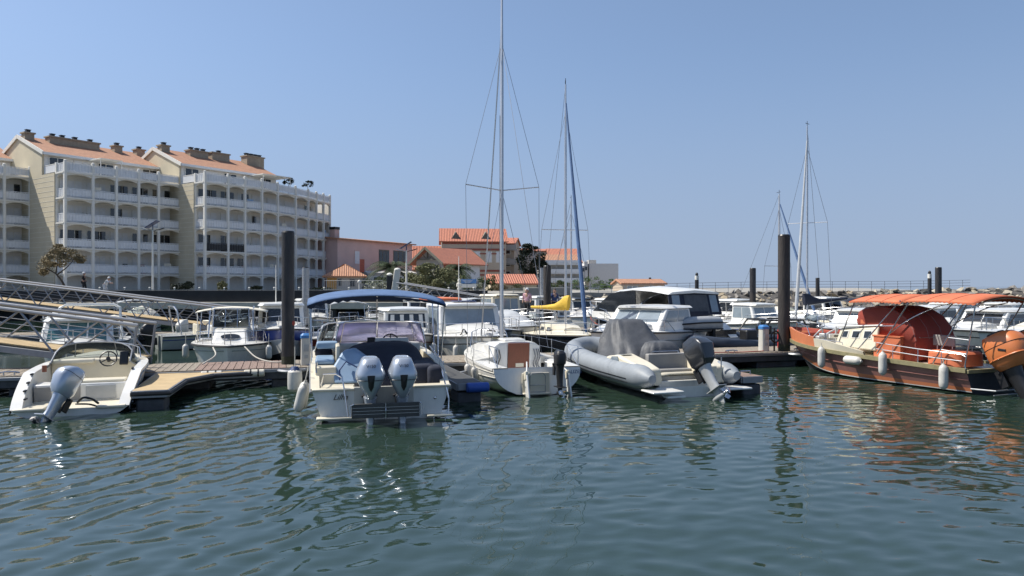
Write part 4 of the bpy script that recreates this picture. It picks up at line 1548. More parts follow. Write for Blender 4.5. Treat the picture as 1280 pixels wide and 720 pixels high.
def make_breakwater():
    line = [V((-5, 61.0, 1.75)), V((2, 62.0, 1.75)), V((12, 66.0, 2.1)), V((24, 69.5, 2.35)), V((40, 71.5, 2.45)), V((54, 72.5, 2.75)), V((75, 74, 3.1)), V((110, 77, 3.2))]
    sp = smooth_path(line, 10)
    b = MB()
    rows = []
    for i, p in enumerate(sp):
        d = (sp[min(i + 1, len(sp) - 1)] - sp[max(i - 1, 0)])
        n = V((d.y, -d.x, 0)).normalized()
        rows.append([p + n * 6.5 + V((0, 0, -p.z - .9)), p + n * .5 + V((0, 0, -.35)), p - n * .4 + V((0, 0, -.12)), p - n * 6 + V((0, 0, -.12)), p - n * 12 + V((0, 0, -p.z - 2))])
    b.grid(rows)
    br = tag(b.build('breakwater', rockm[2], smooth=0), 'long breakwater of piled grey and tan boulders closing the harbour', 'breakwater')
    rnd = random.Random(21)
    meshes = [hull_rock(rnd, rnd.choice((11, 12, 14))) for _ in range(9)]
    cum = [0]
    for a, c in zip(sp, sp[1:]):
        cum.append(cum[-1] + (c - a).length)
    total = cum[-1]
    rocks = []

    def point(s):
        for i in range(len(sp) - 1):
            if cum[i + 1] >= s or i == len(sp) - 2:
                k = (s - cum[i]) / max(cum[i + 1] - cum[i], 1e-6)
                d = (sp[i + 1] - sp[i]).normalized()
                return sp[i].lerp(sp[i + 1], clamp(k)), V((d.y, -d.x, 0)).normalized()
    s = 0.0
    while s < total:
        for row in range(11):
            p, n = point(clamp(s + rnd.uniform(-.5, .5), 0, total))
            q = row / 10
            sz = rnd.uniform(.32, .60) * (1.3 if rnd.random() < .2 else 1)
            c = p + n * (-.35 + 6.0 * q + rnd.uniform(-.3, .3)) + V((0, 0, -(p.z + .5) * q + rnd.uniform(-.22, .12)))
            if row == 0:
                c.z -= .12
            rocks.append((q, c, sz))
        s += rnd.uniform(.45, .72)
    rocks = [r for r in rocks if r[1].z > -.45]

    def vis(r):
        px = 640 + 930 * r[1].x / r[1].y
        inside = -10 < px < 1290
        return (0 if inside else 1, 0 if r[0] < .45 else 1, -r[2] / r[1].y)
    rocks.sort(key=vis)
    rest = MB()
    protos = {}
    wts = (0, 0, 1, 1, 1, 2, 3, 3)
    for i, (q, c, sz) in enumerate(rocks):
        mi, k = rnd.randrange(9), rnd.choice(wts)
        e = Euler((rnd.uniform(-.5, .5), rnd.uniform(-.5, .5), rnd.uniform(0, 6.28)))
        scl = (sz * rnd.uniform(.9, 1.4), sz * rnd.uniform(.8, 1.1), sz * rnd.uniform(.7, 1.05))
        if i < 299:
            key = (mi, k)
            if key not in protos:
                me = meshes[mi].copy()
                me.materials.append(rockm[k])
                protos[key] = me
            o = bpy.data.objects.new('rock', protos[key])
            COL.objects.link(o)
            o.parent = br
            o.location, o.rotation_euler, o.scale = c, e, scl
        else:
            M = Matrix.LocRotScale(c, e, V(scl))
            me = meshes[mi]
            rest.add([M @ v.co for v in me.vertices], [tuple(f.vertices) for f in me.polygons], k)
    o = rest.build('rock_rubble', rockm, br, smooth=0, recalc=False)
    o['kind'] = 'stuff'
    # railing along the crest path
    t = thing('railing', 'thin grey metal railing along the crest of the stone breakwater', 'railing', (0, 0, 0))
    crest = []
    for i, p in enumerate(sp):
        d = (sp[min(i + 1, len(sp) - 1)] - sp[max(i - 1, 0)])
        n = V((d.y, -d.x, 0)).normalized()
        q = p - n * 1.6
        px = 640 + 930 * q.x / q.y
        if 636 < px < 1226:
            crest.append(V((q.x, q.y, p.z - .1)))
    for h in (.45, .72, .98):
        b = MB()
        b.tube([p + V((0, 0, h)) for p in crest], .018, 5)
        b.build('rail', galv, t)
    cumr = [0]
    for a, c in zip(crest, crest[1:]):
        cumr.append(cumr[-1] + (c - a).length)
    b = MB()
    b.cyl((0, 0, -.3), (0, 0, 1.0), .024, n=6)
    proto = b.build('post', galv, t)
    s, i, first = 0.0, 0, True
    while s < cumr[-1]:
        while cumr[i + 1] < s:
            i += 1
        k = (s - cumr[i]) / (cumr[i + 1] - cumr[i])
        o = proto if first else proto.copy()
        if not first:
            COL.objects.link(o)
        first = False
        o.location = crest[i].lerp(crest[i + 1], k)
        s += 1.35
    # low pale wall and crest path left of the rocks
    b = MB()
    b.box((3.0, 63.9, 2.35), (4.2, .5, .7), R(20))
    tag(b.build('low_wall', concrete, bevel=.05), 'low pale concrete wall behind the left end of the rocks', 'wall')


make_land()
make_breakwater()

# ------------------------------------------------------------------ pontoons, piles, gangways


def pontoon(name, label, loc, rot, x0, x1, wid, step=.2, red=None, z=.5, visible=None):
    t = thing(name, label, 'pontoon', loc, rot)
    b = MB()
    b.box(((x0 + x1) / 2, wid / 2, z - .17), (x1 - x0, wid, .26))
    b.build('side_beam', pontoonside, t, bevel=.02)
    b = MB()
    for y in (-.02, wid + .02):
        b.box(((x0 + x1) / 2, y, z - .06), (x1 - x0, .05, .09))
    b.build('edge_strip', alu, t, bevel=.01)
    b = MB()
    x = x0 + 1
    while x < x1 - 1:
        b.box((x, wid / 2, -.05), (1.6, wid * .9, .5))
        x += 3.2
    b.build('float_tanks', pontoonside, t, bevel=.05)
    b = MB()
    b.box((0, 0, 0), (step - .016, wid, .035))
    first = b.build('plank', plankm, t, bevel=.004, seg=1)
    me2 = first.data.copy()
    me2.materials[0] = plankr
    rnd = random.Random(9)
    n = int((x1 - x0) / step)
    lo, hi = visible if visible else (x0, x1)
    solidb = MB()
    for i in range(n):
        x = x0 + (i + .5) * step
        o = first if i == 0 else first.copy()
        if i:
            COL.objects.link(o)
        if red and red[0] < x < red[1]:
            o.data = me2
        o.location = (x, wid / 2, z + rnd.uniform(-.003, .003))
    return t


def finger(t, poly, z, mat, name='finger_deck', frame=True):
    b = MB()
    b.prism([(x, y, z - .03) for x, y in poly], (0, 0, .04))
    f = b.build(name, mat, t)
    b = MB()
    n = len(poly)
    for i in range(n):
        a, c = poly[i], poly[(i + 1) % n]
        b.bar((a[0], a[1], z - .08), (c[0], c[1], z - .08), .07, .17)
    b.build('finger_beam', alu, f, bevel=.01)
    return f


PA = (-7.5, 20.6, 0)
pa = pontoon('pontoon', 'long plank-decked pontoon running behind the five front boats', PA, 17.5, -9, 30, 2.2, .2, red=(-1.2, 1.3))
f = thing('finger_pontoon', 'sand-topped finger pontoon with flared root beside the open motorboat', 'pontoon', PA, 17.5, 'mooring fingers')
finger(f, [(-2.15, -3.44), (-1.42, -3.44), (-1.3, -1.4), (-.7, -.35), (.6, -.06), (-2.15, -.06)], .45, sandboard)
b = MB()
b.box((-1.78, -3.0, -.05), (.6, .8, .6))
b.build('float', pontoonside, f, bevel=.05)
b = MB()
b.tube([(-2.18, -3.47, .38), (-1.38, -3.47, .38), (-1.24, -1.4, .38), (-.64, -.40, .38), (.5, -.1, .38)], .05, 6)
b.build('rubber_edge', rubber, f)
f = thing('finger_pontoon', 'narrow dark finger pontoon between the twin-engine boat and the small sailboat', 'pontoon', PA, 17.5, 'mooring fingers')
finger(f, [(5.1, -4.4), (5.72, -4.4), (5.72, -.06), (5.1, -.06)], .45, teak)
b = MB()
b.bar((5.72, -2.2, .40), (7.3, -.1, .40), .09, .16)
b.build('gusset_beam', alu, f, bevel=.01)
b = MB()
b.box((5.4, -4.0, -.05), (.6, .8, .6))
b.build('float', pontoonside, f, bevel=.05)
b = MB()
b.cyl((5.3, -4.5, .36), (5.85, -4.5, .36), .12, n=12)
b.build('end_roller', fenderb, f, bevel=.03)
f = thing('finger_pontoon', 'short finger pontoon on the right of the grey inflatable, brown boards on top', 'pontoon', PA, 17.5, 'mooring fingers')
finger(f, [(12.45, -5.3), (13.05, -5.3), (13.05, -.06), (12.45, -.06)], .45, plankr)
b = MB()
b.box((12.75, -4.9, -.05), (.55, .8, .6))
b.build('float', pontoonside, f, bevel=.05)
b = MB()
for y in (-5.0, -4.2):
    b.tube([(12.6, y, .48), (12.6, y, .56), (12.9, y, .56), (12.9, y, .48)], .022, 6)
b.build('cleat', steel, f)
for k, x in enumerate((-7.5, -5.6, -3.6, 2.9, 4.4, 7.6, 9.4, 11.4, 14.2, 15.8, 18.6)):
    b = MB()
    for q in (-.12, .12):
        b.cyl((x + q, .16, .51), (x + q, .16, .60), .022, n=6)
    b.tube([(x - .24, .16, .585), (x - .1, .16, .61), (x + .1, .16, .61), (x + .24, .16, .585)], .024, 6)
    b._build('cleat', steel if k % 2 else galv, pa)
for x in (1.35, 18.35):
    b = MB()
    b.tube(arc((x, -.02, .44), (.36, .36), 0, 350, 20, 'xy'), .05, 6, closed=True)
    b.build('pile_collar', galv, pa)
b = MB()
b.tube(smooth_path([(1.8, .3, .54), (2.4, .22, .53), (3.2, .34, .53), (4.0, .2, .53), (5.0, .3, .53), (5.3, -.6, .5)], 6), .018, 5)
b.build('power_cable', lettblue, pa)
b = MB()
b.tube(smooth_path([(17.2, .3, .54), (16.2, .22, .53), (15.0, .36, .53), (13.6, .2, .53), (12.9, -.6, .5)], 6), .018, 5)
b.build('power_cable', redcloth, pa)
MA = Matrix.Translation(PA) @ Matrix.Rotation(R(17.5), 4, 'Z')


def on_a(x, y, z=.52):
    return MA @ V((x, y, z))


def pedestal(x, y, label, cap):
    t = thing('service_pedestal', label, 'pedestal', on_a(x, y), 17.5, 'service pedestals on the pontoon')
    b = MB()
    b.loft([sring(0, 0, z, w, w, 16, 5) for z, w in ((0, .15), (.04, .15), (.78, .14))])
    b.build('body', offwhite, t, smooth=40)
    b = MB()
    b.loft([sring(0, 0, z, w, w, 16, 4) for z, w in ((.78, .16), (.86, .16), (.92, .10))])
    b.build('cap', cap, t, smooth=40)
    b = MB()
    b.box((0, -.15, .5), (.14, .02, .2))
    b.box((0, -.15, .25), (.1, .02, .1))
    b.build('socket', lightgrey, t, bevel=.005)


pedestal(1.75, .55, 'grey-white service pedestal with blue cap left of the tall black pile', bluecap)
pedestal(17.35, .5, 'white service pedestal with blue cap beside the dark pile right of centre', bluecap)
t = thing('hose_reel', 'dark hose and red extinguisher post between pedestal and dark pile', 'hose reel', on_a(17.75, .45), 17.5)
b = MB()
b.cyl((0, 0, 0), (0, 0, .8), .03, n=8)
b.tube(arc((0, -.05, .5), (.17, .2), 0, 340, 14), .03, 6, closed=True)
b.build('reel', black, t)
b = MB()
b.cyl((.22, 0, .1), (.22, 0, .75), .07, n=10)
b.build('extinguisher', redpaint, t)
t = thing('mooring_post', 'thin white post with dark red top standing beside the grey pedestal', 'post', on_a(1.35, .9), 17.5)
b = MB()
b.cyl((0, 0, 0), (0, 0, 1.15), .035, n=8)
b.build('shaft', trimpaint, t)
b = MB()
b.ell((0, 0, 1.2), (.11, .08, .11), 10, 6)
b.build('head', redcloth, t)
for x, lab in ((.35, 'white foam bumper roll on the pontoon edge left of the grey pedestal'), (-.75, 'white foam bumper roll near the root of the sand-topped finger')):
    t = thing('bumper_roll', lab, 'bumper', on_a(x, -.10, .40), 17.5, 'bumper rolls on the pontoon edge')
    b = MB()
    b.cyl((-.27, 0, 0), (.27, 0, 0), .10, n=12)
    b.build('roll', fenderm if x < 0 else palecloth, t, bevel=.03)
    b = MB()
    b.cyl((-.12, 0, 0), (-.08, 0, 0), .106, n=12)
    b.cyl((.08, 0, 0), (.12, 0, 0), .106, n=12)
    b.build('strap', rubber, t)
for pts, lab in (([(-.9, 2.3, .95), (-.8, 1.8, .75), (-1.1, 1.2, .56)], 'white mooring line from the bow of the walkaround boat down to the pontoon, left one'),
                 ([(-.0, 2.3, .95), (.35, 1.8, .66), (.8, 1.3, .56), (1.2, 1.2, .56), (1.45, 1.35, .56), (1.2, 1.5, .57), (1.05, 1.35, .56)], 'white mooring line coiled on the pontoon left of the grey pedestal')):
    b = MB()
    b.tube([on_a(*p) for p in smooth_path(pts, 5)], .022, 6)
    tag(b.build('mooring_line', ropem), lab, 'rope', 'white mooring lines')


def pile(px, D, ytop, w, label, mat, mat2=None, cap=None, base=-3.5, z0=None):
    top = 2.8 - (ytop - 358) / 930.0 * D
    r = w / 930.0 * D / 2
    t = thing('mooring_pile', label, 'pile', at(px, D, 0), 0, 'mooring piles')
    b = MB()
    b.cyl((0, 0, base), (0, 0, top), r, r, 20)
    b.build('shaft', mat, t)
    b = MB()
    b.cyl((0, 0, -.2), (0, 0, .75), r * 1.02, r * 1.015, 20)
    b.build('weed_band', pilegreen, t)
    if cap == 'light':
        b = MB()
        b.cyl((0, 0, top - .05), (0, 0, top + .28), r * 1.04, r * 1.02, 16)
        b.build('white_band', trimpaint, t)
        b = MB()
        b.ell((0, 0, top + .38), (r * .8, r * .8, .16), 12, 6)
        b.build('lamp', black, t)
    else:
        b = MB()
        b.cyl((0, 0, top), (0, 0, top + .05), r * 1.03, r * .9, 20)
        b.build('cap', black, t)
    if mat2:
        b = MB()
        b.cyl((0, 0, .76), (0, 0, top * .62), r * 1.008, r * 1.005, 20)
        b.build('worn_face', mat2, t)
    return t


pile(360, 21.9, 291, 15.5, 'tall black mooring pile, tallest on the left, by the grey pedestal', pilem)
pile(980, 26.4, 295, 14.5, 'thick dark mooring pile beside the white pedestal with blue cap', pilebrown)
pile(382, 40, 335, 8.5, 'grey mooring pile right behind the tall black pile', galv)
pile(941, 46, 336, 7.5, 'rust-stained pile standing left of the thick dark pile', pilem, pilebrown)
pile(871, 60, 349, 4.8, 'short pile with white lamp top behind the dark motor yacht', pilem, cap='light')
pile(1162, 58, 347, 4.6, 'slim pile with white lamp top behind the orange canopies', pilem, cap='light')
pile(1173, 46, 335, 7.6, 'two-tone pile right behind the orange canopies', pilem)
pile(1022, 58, 348, 4.8, 'small dark pile near the navy boom cover', pilem)
pile(684, 42, 333, 9.5, 'brown mooring pile left of the yellow sail cover', pilebrown)
pile(677, 46, 335, 4.2, 'thin grey pole touching the brown pile left of the yellow sail cover', galv)


def gangway(label, A, B, width, height, panel_len, D_side):
    A, B = V(A), V(B)
    L = (B - A).length
    t = thing('gangway', label, 'gangway', A)
    d = B - A
    t.rotation_euler = d.to_track_quat('X', 'Z').to_euler()
    for y in (0, width):
        b = MB()
        b.cyl((0, y, height), (L, y, height), .055, n=8)
        b.build('top_chord', alu, t)
        b = MB()
        b.box((L / 2, y, 0), (L, .07, .18))
        b.build('bottom_chord', alu, t, bevel=.01)
        for z in (.42, .74):
            b = MB()
            b.cyl((0, y, z), (L, y, z), .012, n=6)
            b.build('guard_rail', alu, t)
        n = int(round(L / panel_len))
        for i in range(n):
            x0, x1 = i * L / n, (i + 1) * L / n
            xm = (x0 + x1) / 2
            for a, c in (((x0, y, .05), (xm, y, height)), ((xm, y, height), (x1, y, .05))):
                b = MB()
                b.cyl(a, c, .03, n=6)
                b.build('brace', alu, t)
        b = MB()
        b.cyl((L - .04, y, 0), (L - .04, y, height), .04, n=8)
        b.build('end_post', alu, t)
    b = MB()
    n = int(L / .16)
    for i in range(n):
        b.box(((i + .5) * L / n, width / 2, .15), (.145, width - .1, .035))
    o = b.build('deck_planks', sandboard, t)
    o['kind'] = 'stuff'


gangway('near aluminium truss gangway sloping down to the pontoon behind the open motorboat', (-21.5, 20.4, 2.0), (-10.7, 21.0, .58), 1.25, 1.12, 2.05, 0)
gangway('second aluminium truss gangway farther back, leading down from the quay on the left', (-33.0, 38.6, 2.75), (-13.6, 37.0, .52), 1.3, 1.1, 1.85, 0)
gangway('distant aluminium gangway below the palm trees', (-9.0, 57.0, 2.1), (1.0, 54.0, .5), 1.4, 1.0, 1.7, 0)
pontoon('pontoon', 'second pontoon farther back among the moored boats on the left', (-15, 36.5, 0), 10, -10, 30, 2.0, .4)
pontoon('pontoon', 'far pontoon lying among the white boats below the breakwater', (6, 49, 0), 10, -4, 40, 2.0, .5)

# ------------------------------------------------------------------ boats behind the first pontoon and farther out


def place(name, label, cat, L, heading, bow=None, stern=None, group=None):
    a = R(heading)
    f = V((-math.sin(a), math.cos(a), 0))
    if bow is not None:
        o = at(*bow) - f * L
    else:
        o = at(*stern)
    return thing(name, label, cat, o, heading, group)


def glazed_cabin(parent, y0, y1, w, z0, z1, rf=.4, rr=.1, ti=.08, mat=None, glass=None, front=2, side=2, rear=1, roofmat=None, over=.12, v=(.42, .90), roof_t=.07, curtain=False):
    """Cabin with a raked front and panes set into each face; the roof overhangs it."""
    mat, glass = mat or white, glass or darkglass
    A = [V((-w, y0, z0)), V((w, y0, z0)), V((w, y1, z0)), V((-w, y1, z0))]
    T = [V((-w + ti, y0 + rr, z1)), V((w - ti, y0 + rr, z1)), V((w - ti, y1 - rf, z1)), V((-w + ti, y1 - rf, z1))]
    b = MB()
    b.add(A + T, [(0, 3, 2, 1), (4, 5, 6, 7), (0, 1, 5, 4), (1, 2, 6, 5), (2, 3, 7, 6), (3, 0, 4, 7)])
    cb = b.build('cabin', mat, parent, bevel=.07, seg=3)

    def panes(q, n, m=.08, vv=v):
        for i in range(n):
            b = MB()
            b.panel(q, m + (1 - 2 * m) * i / n + .012, m + (1 - 2 * m) * (i + 1) / n - .012, vv[0], vv[1], .010, .02)
            wdw = b.build('window', glass, cb, bevel=.004)
            if curtain:
                for k in range(4):
                    b = MB()
                    u0 = m + (1 - 2 * m) * (i + (k + .3) / 4) / n
                    b.panel(q, u0, u0 + .4 * (1 - 2 * m) / n / 4, vv[0] + .03, vv[1] - .03, .013, .003)
                    b.build('curtain', white, wdw)
    if front:
        panes([A[2], A[3], T[3], T[2]], front)
    if side:
        panes([A[1], A[2], T[2], T[1]], side, .07)
        panes([A[3], A[0], T[0], T[3]], side, .07)
    if rear:
        panes([A[0], A[1], T[1], T[0]], rear, .12)
    secs = []
    n = 8
    for i in range(n + 1):
        q = i / n
        y = T[0].y - over + (T[2].y - T[0].y + 2 * over + .1) * q
        ww = (w - ti + over * .6) * (1 - .22 * clamp((q - .75) / .25) ** 2)
        cz = .07 * math.sin(math.pi * (q * .8 + .15))
        secs.append([V((-ww, y, z1)), V((-ww * .9, y, z1 + roof_t + cz * .5)), V((0, y, z1 + roof_t + cz)), V((ww * .9, y, z1 + roof_t + cz * .5)), V((ww, y, z1)), V((0, y, z1 + .01))])
    b = MB()
    b.loft(secs)
    b.build('cabin_roof', roofmat or mat, cb, smooth=40)
    return cb


N_HULL = 0


def basic_hull(t, L, B, hullmat=None, topmat=None, fs=.75, fb=1.05, cock=(.02, .42), floor=.3, stripe=None, linermat=None, tr=.9, p=2.3, camber=.1, rail=True, rub=rubber, rnd=False):
    H = Hull(L, B, tr=tr, fs=fs, fb=fb, p=p, rnd=rnd, rake=.6)
    hm, tm = hullmat or white, topmat or white
    mats = [hm, antifoul, stripe or hm]
    H.skin(mats, hs=(0, .2, .35, .42, .6, .72, .86, 1.0), band=[1, 1, 0, 0, 0, 2, 2 if stripe else 0], parent=t, N=18)
    H.liner(cock[0], cock[1], .16, floor, linermat or tm, t, n=8)
    H.deck(cock[1] - .01, 1.0, tm, t, camber=camber, n=10)
    H.rubrail(rub, t, .022)
    if not stripe and not rnd:
        global N_HULL
        N_HULL += 1
        sm = (bluestripe, greyhull, redcloth, rubber, None, navycloth)[N_HULL % 6]
        if sm:
            for s in (-1, 1):
                b = MB()
                b.tube([H.pt(i / 20 * .97, .80, s) + V((s * .004, 0, 0)) for i in range(21)], .018, 4)
                b.build('hull_stripe', sm, t)
    if rail:
        H.rail(max(cock[1], .5), .985, .45, t, .09, 4, .014, mid=True)
    return H


def seat(parent, x, y, z, w=.45, mat=None):
    b = MB()
    b.box((x, y, z + .2), (w, .4, .4))
    b.box((x, y - .2, z + .6), (w, .1, .5))
    return b.build('helm_seat', mat or cream, parent, bevel=.04)


def pilot(name, label, L, B, heading, bow=None, stern=None, hullmat=None, stripe=None, cab=(.34, .66), z1=1.95, glass=None, roofmat=None, ob=None, fs=.8, fb=1.15, rf=.45, rr=.08, front=2, side=2, wf=.72, group=None, curtain=False, tmat=None, mast=None, cock=None, v=(.42, .90), roofh=.32):
    t = place(name, label, 'boat', L, heading, bow, stern, group)
    H = basic_hull(t, L, B, hullmat, tmat, fs=fs, fb=fb, cock=(.02, cock or cab[0]), stripe=stripe, camber=.18)
    glazed_cabin(t, cab[0] * L, cab[1] * L, B / 2 * wf, H.zs(cab[0]) - .1, z1, rf=rf, rr=rr, glass=glass, mat=tmat, roofmat=roofmat, front=front, side=side, curtain=curtain, v=v)
    if ob:
        outboard(t, (0, -.05, fs - .15), 4, 0, ob, ob, .95, 'tall')
    if mast:
        b = MB()
        y = (cab[0] + cab[1]) / 2 * L
        b.cyl((.2, y, z1), (.2, y, z1 + mast), .022, .012, 6)
        b.build('antenna', trimpaint, t)
    b = MB()
    rows = []
    for i in range(7):
        q = i / 6
        tt = cab[1] - .02 + (.93 - cab[1]) * q
        w = min(B / 2 * wf, H.b(tt) * .78)
        z, hgt = H.zs(tt), roofh * (1 - q ** 1.6) + .02
        y = H.edge(tt, 1).y
        rows.append([V((-w, y, z + .0)), V((-w * .9, y, z + hgt * .8)), V((-w * .45, y, z + hgt)), V((w * .45, y, z + hgt)), V((w * .9, y, z + hgt * .8)), V((w, y, z + .0))])
    b.grid(rows)
    b.build('coachroof', tmat or white, t, smooth=50, solid=.02)
    b = MB()
    b.box((0, L * .97, H.zs(.97) + .06), (.16, .4, .08))
    b.build('bow_roller', steel, t, bevel=.01)
    return t, H


def open_boat(name, label, L, B, heading, bow=None, stern=None, hullmat=None, stripe=None, screen=True, top=None, ob=black, cover=None, group=None, fs=.62, fb=.92, arch=False, obs=1, ostyle='tall', tmat=None, tilt=4):
    t = place(name, label, 'boat', L, heading, bow, stern, group)
    H = basic_hull(t, L, B, hullmat, tmat, fs=fs, fb=fb, cock=(.02, .60), stripe=stripe, floor=.22, rail=True)
    w = B * .24
    b = MB()
    b.box((0, .50 * L, .62), (w * 2, .6, .8))
    b.build('console', tmat or white, t, bevel=.05)
    seat(t, -.22, .36 * L, .25)
    seat(t, .3, .36 * L, .25)
    if screen:
        base = [V((x, .50 * L + .25 - .25 * abs(x / w) ** 2, 1.0)) for x in (-w, -w * .7, 0, w * .7, w)]
        windshield_strip(t, base, .45, .15, windscreen, frame=steel, posts=3)
    if top is not None:
        rows = []
        for i in range(5):
            y = .26 * L + .30 * L * i / 4
            rows.append([(B * .44 * u, y, 2.05 - .16 * u * u - .04 * (i / 2 - 1) ** 2) for u in (-1, -.8, -.4, 0, .4, .8, 1)])
        b = MB()
        b.grid(rows)
        tp = b.build('bimini_canopy', top, t, solid=.02, smooth=60)
        b = MB()
        for s in (-1, 1):
            for y0, y1 in ((.28, .36), (.55, .46)):
                b.cyl((s * B * .43, y1 * L, H.zs(.4)), (s * B * .42, y0 * L, 1.88), .016, n=6)
        b.build('bimini_frame', steel, t)
    if arch:
        b = MB()
        b.tube([(-B * .42, .16 * L, fs), (-B * .40, .12 * L, 1.75), (-B * .3, .11 * L, 1.9), (B * .3, .11 * L, 1.9), (B * .40, .12 * L, 1.75), (B * .42, .16 * L, fs)], .04, 8)
        b.build('arch', arch if not isinstance(arch, bool) else white, t)
    if cover is not None:
        rows = []
        for i in range(9):
            q = i / 8
            y = .03 * L + .8 * L * q
            zc = fs + .1 + .75 * math.sin(math.pi * min(1, .15 + q)) ** .8
            bb = H.b(.03 + .8 * q) + .03
            rows.append([(bb * u, y, (H.zs(q * .8) - .02) * abs(u) ** 2.2 + zc * (1 - abs(u) ** 2.2) + .03 * math.sin(9 * u + 5 * q)) for u in [k / 5 - 1 for k in range(11)]])
        b = MB()
        b.grid(rows)
        b.build('boat_cover', cover, t, solid=.015, smooth=60)
    if ob:
        for k in range(obs):
            outboard(t, ((k - (obs - 1) / 2) * .6, -.05, fs - .12), tilt, 0, ob, ob, .9, ostyle)
    return t, H


def inflatable(name, label, L, B, heading, bow=None, stern=None, tube=None, ob=black, group=None, screen=True, frame=False, con=None):
    t = place(name, label, 'inflatable boat', L, heading, bow, stern, group)
    r = .24
    w = B / 2 - r
    sp = smooth_path([(-w, -.15, .48), (-w, L * .4, .5), (-w * .95, L * .7, .56), (-w * .55, L * .93, .68), (0, L, .72), (w * .55, L * .93, .68), (w * .95, L * .7, .56), (w, L * .4, .5), (w, -.15, .48)], 5)
    n = len(sp)
    b = MB()
    b.tube(sp, [r * (.15 if k == 0 else .6 if k == 1 else .9 if k == 2 else 1) for k in [min(i, n - 1 - i) for i in range(n)]], 12)
    b.build('tube', tube or hypalon2, t, smooth=60)
    b = MB()
    pts = [p + V((p.x * .27, (0.25 if p.y > L * .9 else 0), -.08)) for p in sp[3:-3]]
    b.tube(pts, .025, 5)
    b.build('rubbing_strake', black, t)
    H = Hull(L * .93, B - 2 * r, fs=.36, fb=.55)
    H.skin([greyhull], parent=t, N=12)
    b = MB()
    b.grid([[(-w * k, y, .42), (w * k, y, .42)] for y, k in ((.1, 1), (L * .6, 1), (L * .9, .3))])
    b.build('deck', seatgrey, t, solid=.03)
    b = MB()
    b.box((0, L * .45, .75), (.55, .5, .7))
    b.box((0, L * .30, .62), (.6, .5, .4))
    b.build('console', con or (black if frame else white), t, bevel=.06)
    if screen:
        base = [V((x, L * .45 + .2 - abs(x) * .3, 1.1)) for x in (-.28, 0, .28)]
        windshield_strip(t, base, .3, .1, windscreen, frame=steel, posts=3)
    if frame:
        b = MB()
        x = B / 2 - .12
        for y in (.1 * L, .62 * L):
            b.tube([(-x, y, .6), (-x * .95, y - .1 + (.5 if y < L / 2 else -.5), 1.35), (x * .95, y - .1 + (.5 if y < L / 2 else -.5), 1.35), (x, y, .6)], .045, 6)
        for s in (-1, 1):
            b.cyl((s * x * .95, .1 * L + .4, 1.35), (s * x * .95, .62 * L - .6, 1.35), .04, n=6)
        b.build('roll_frame', black, t)
    if ob:
        outboard(t, (0, -.05, .5), 4, 0, ob, ob, .85, 'tall')
    return t


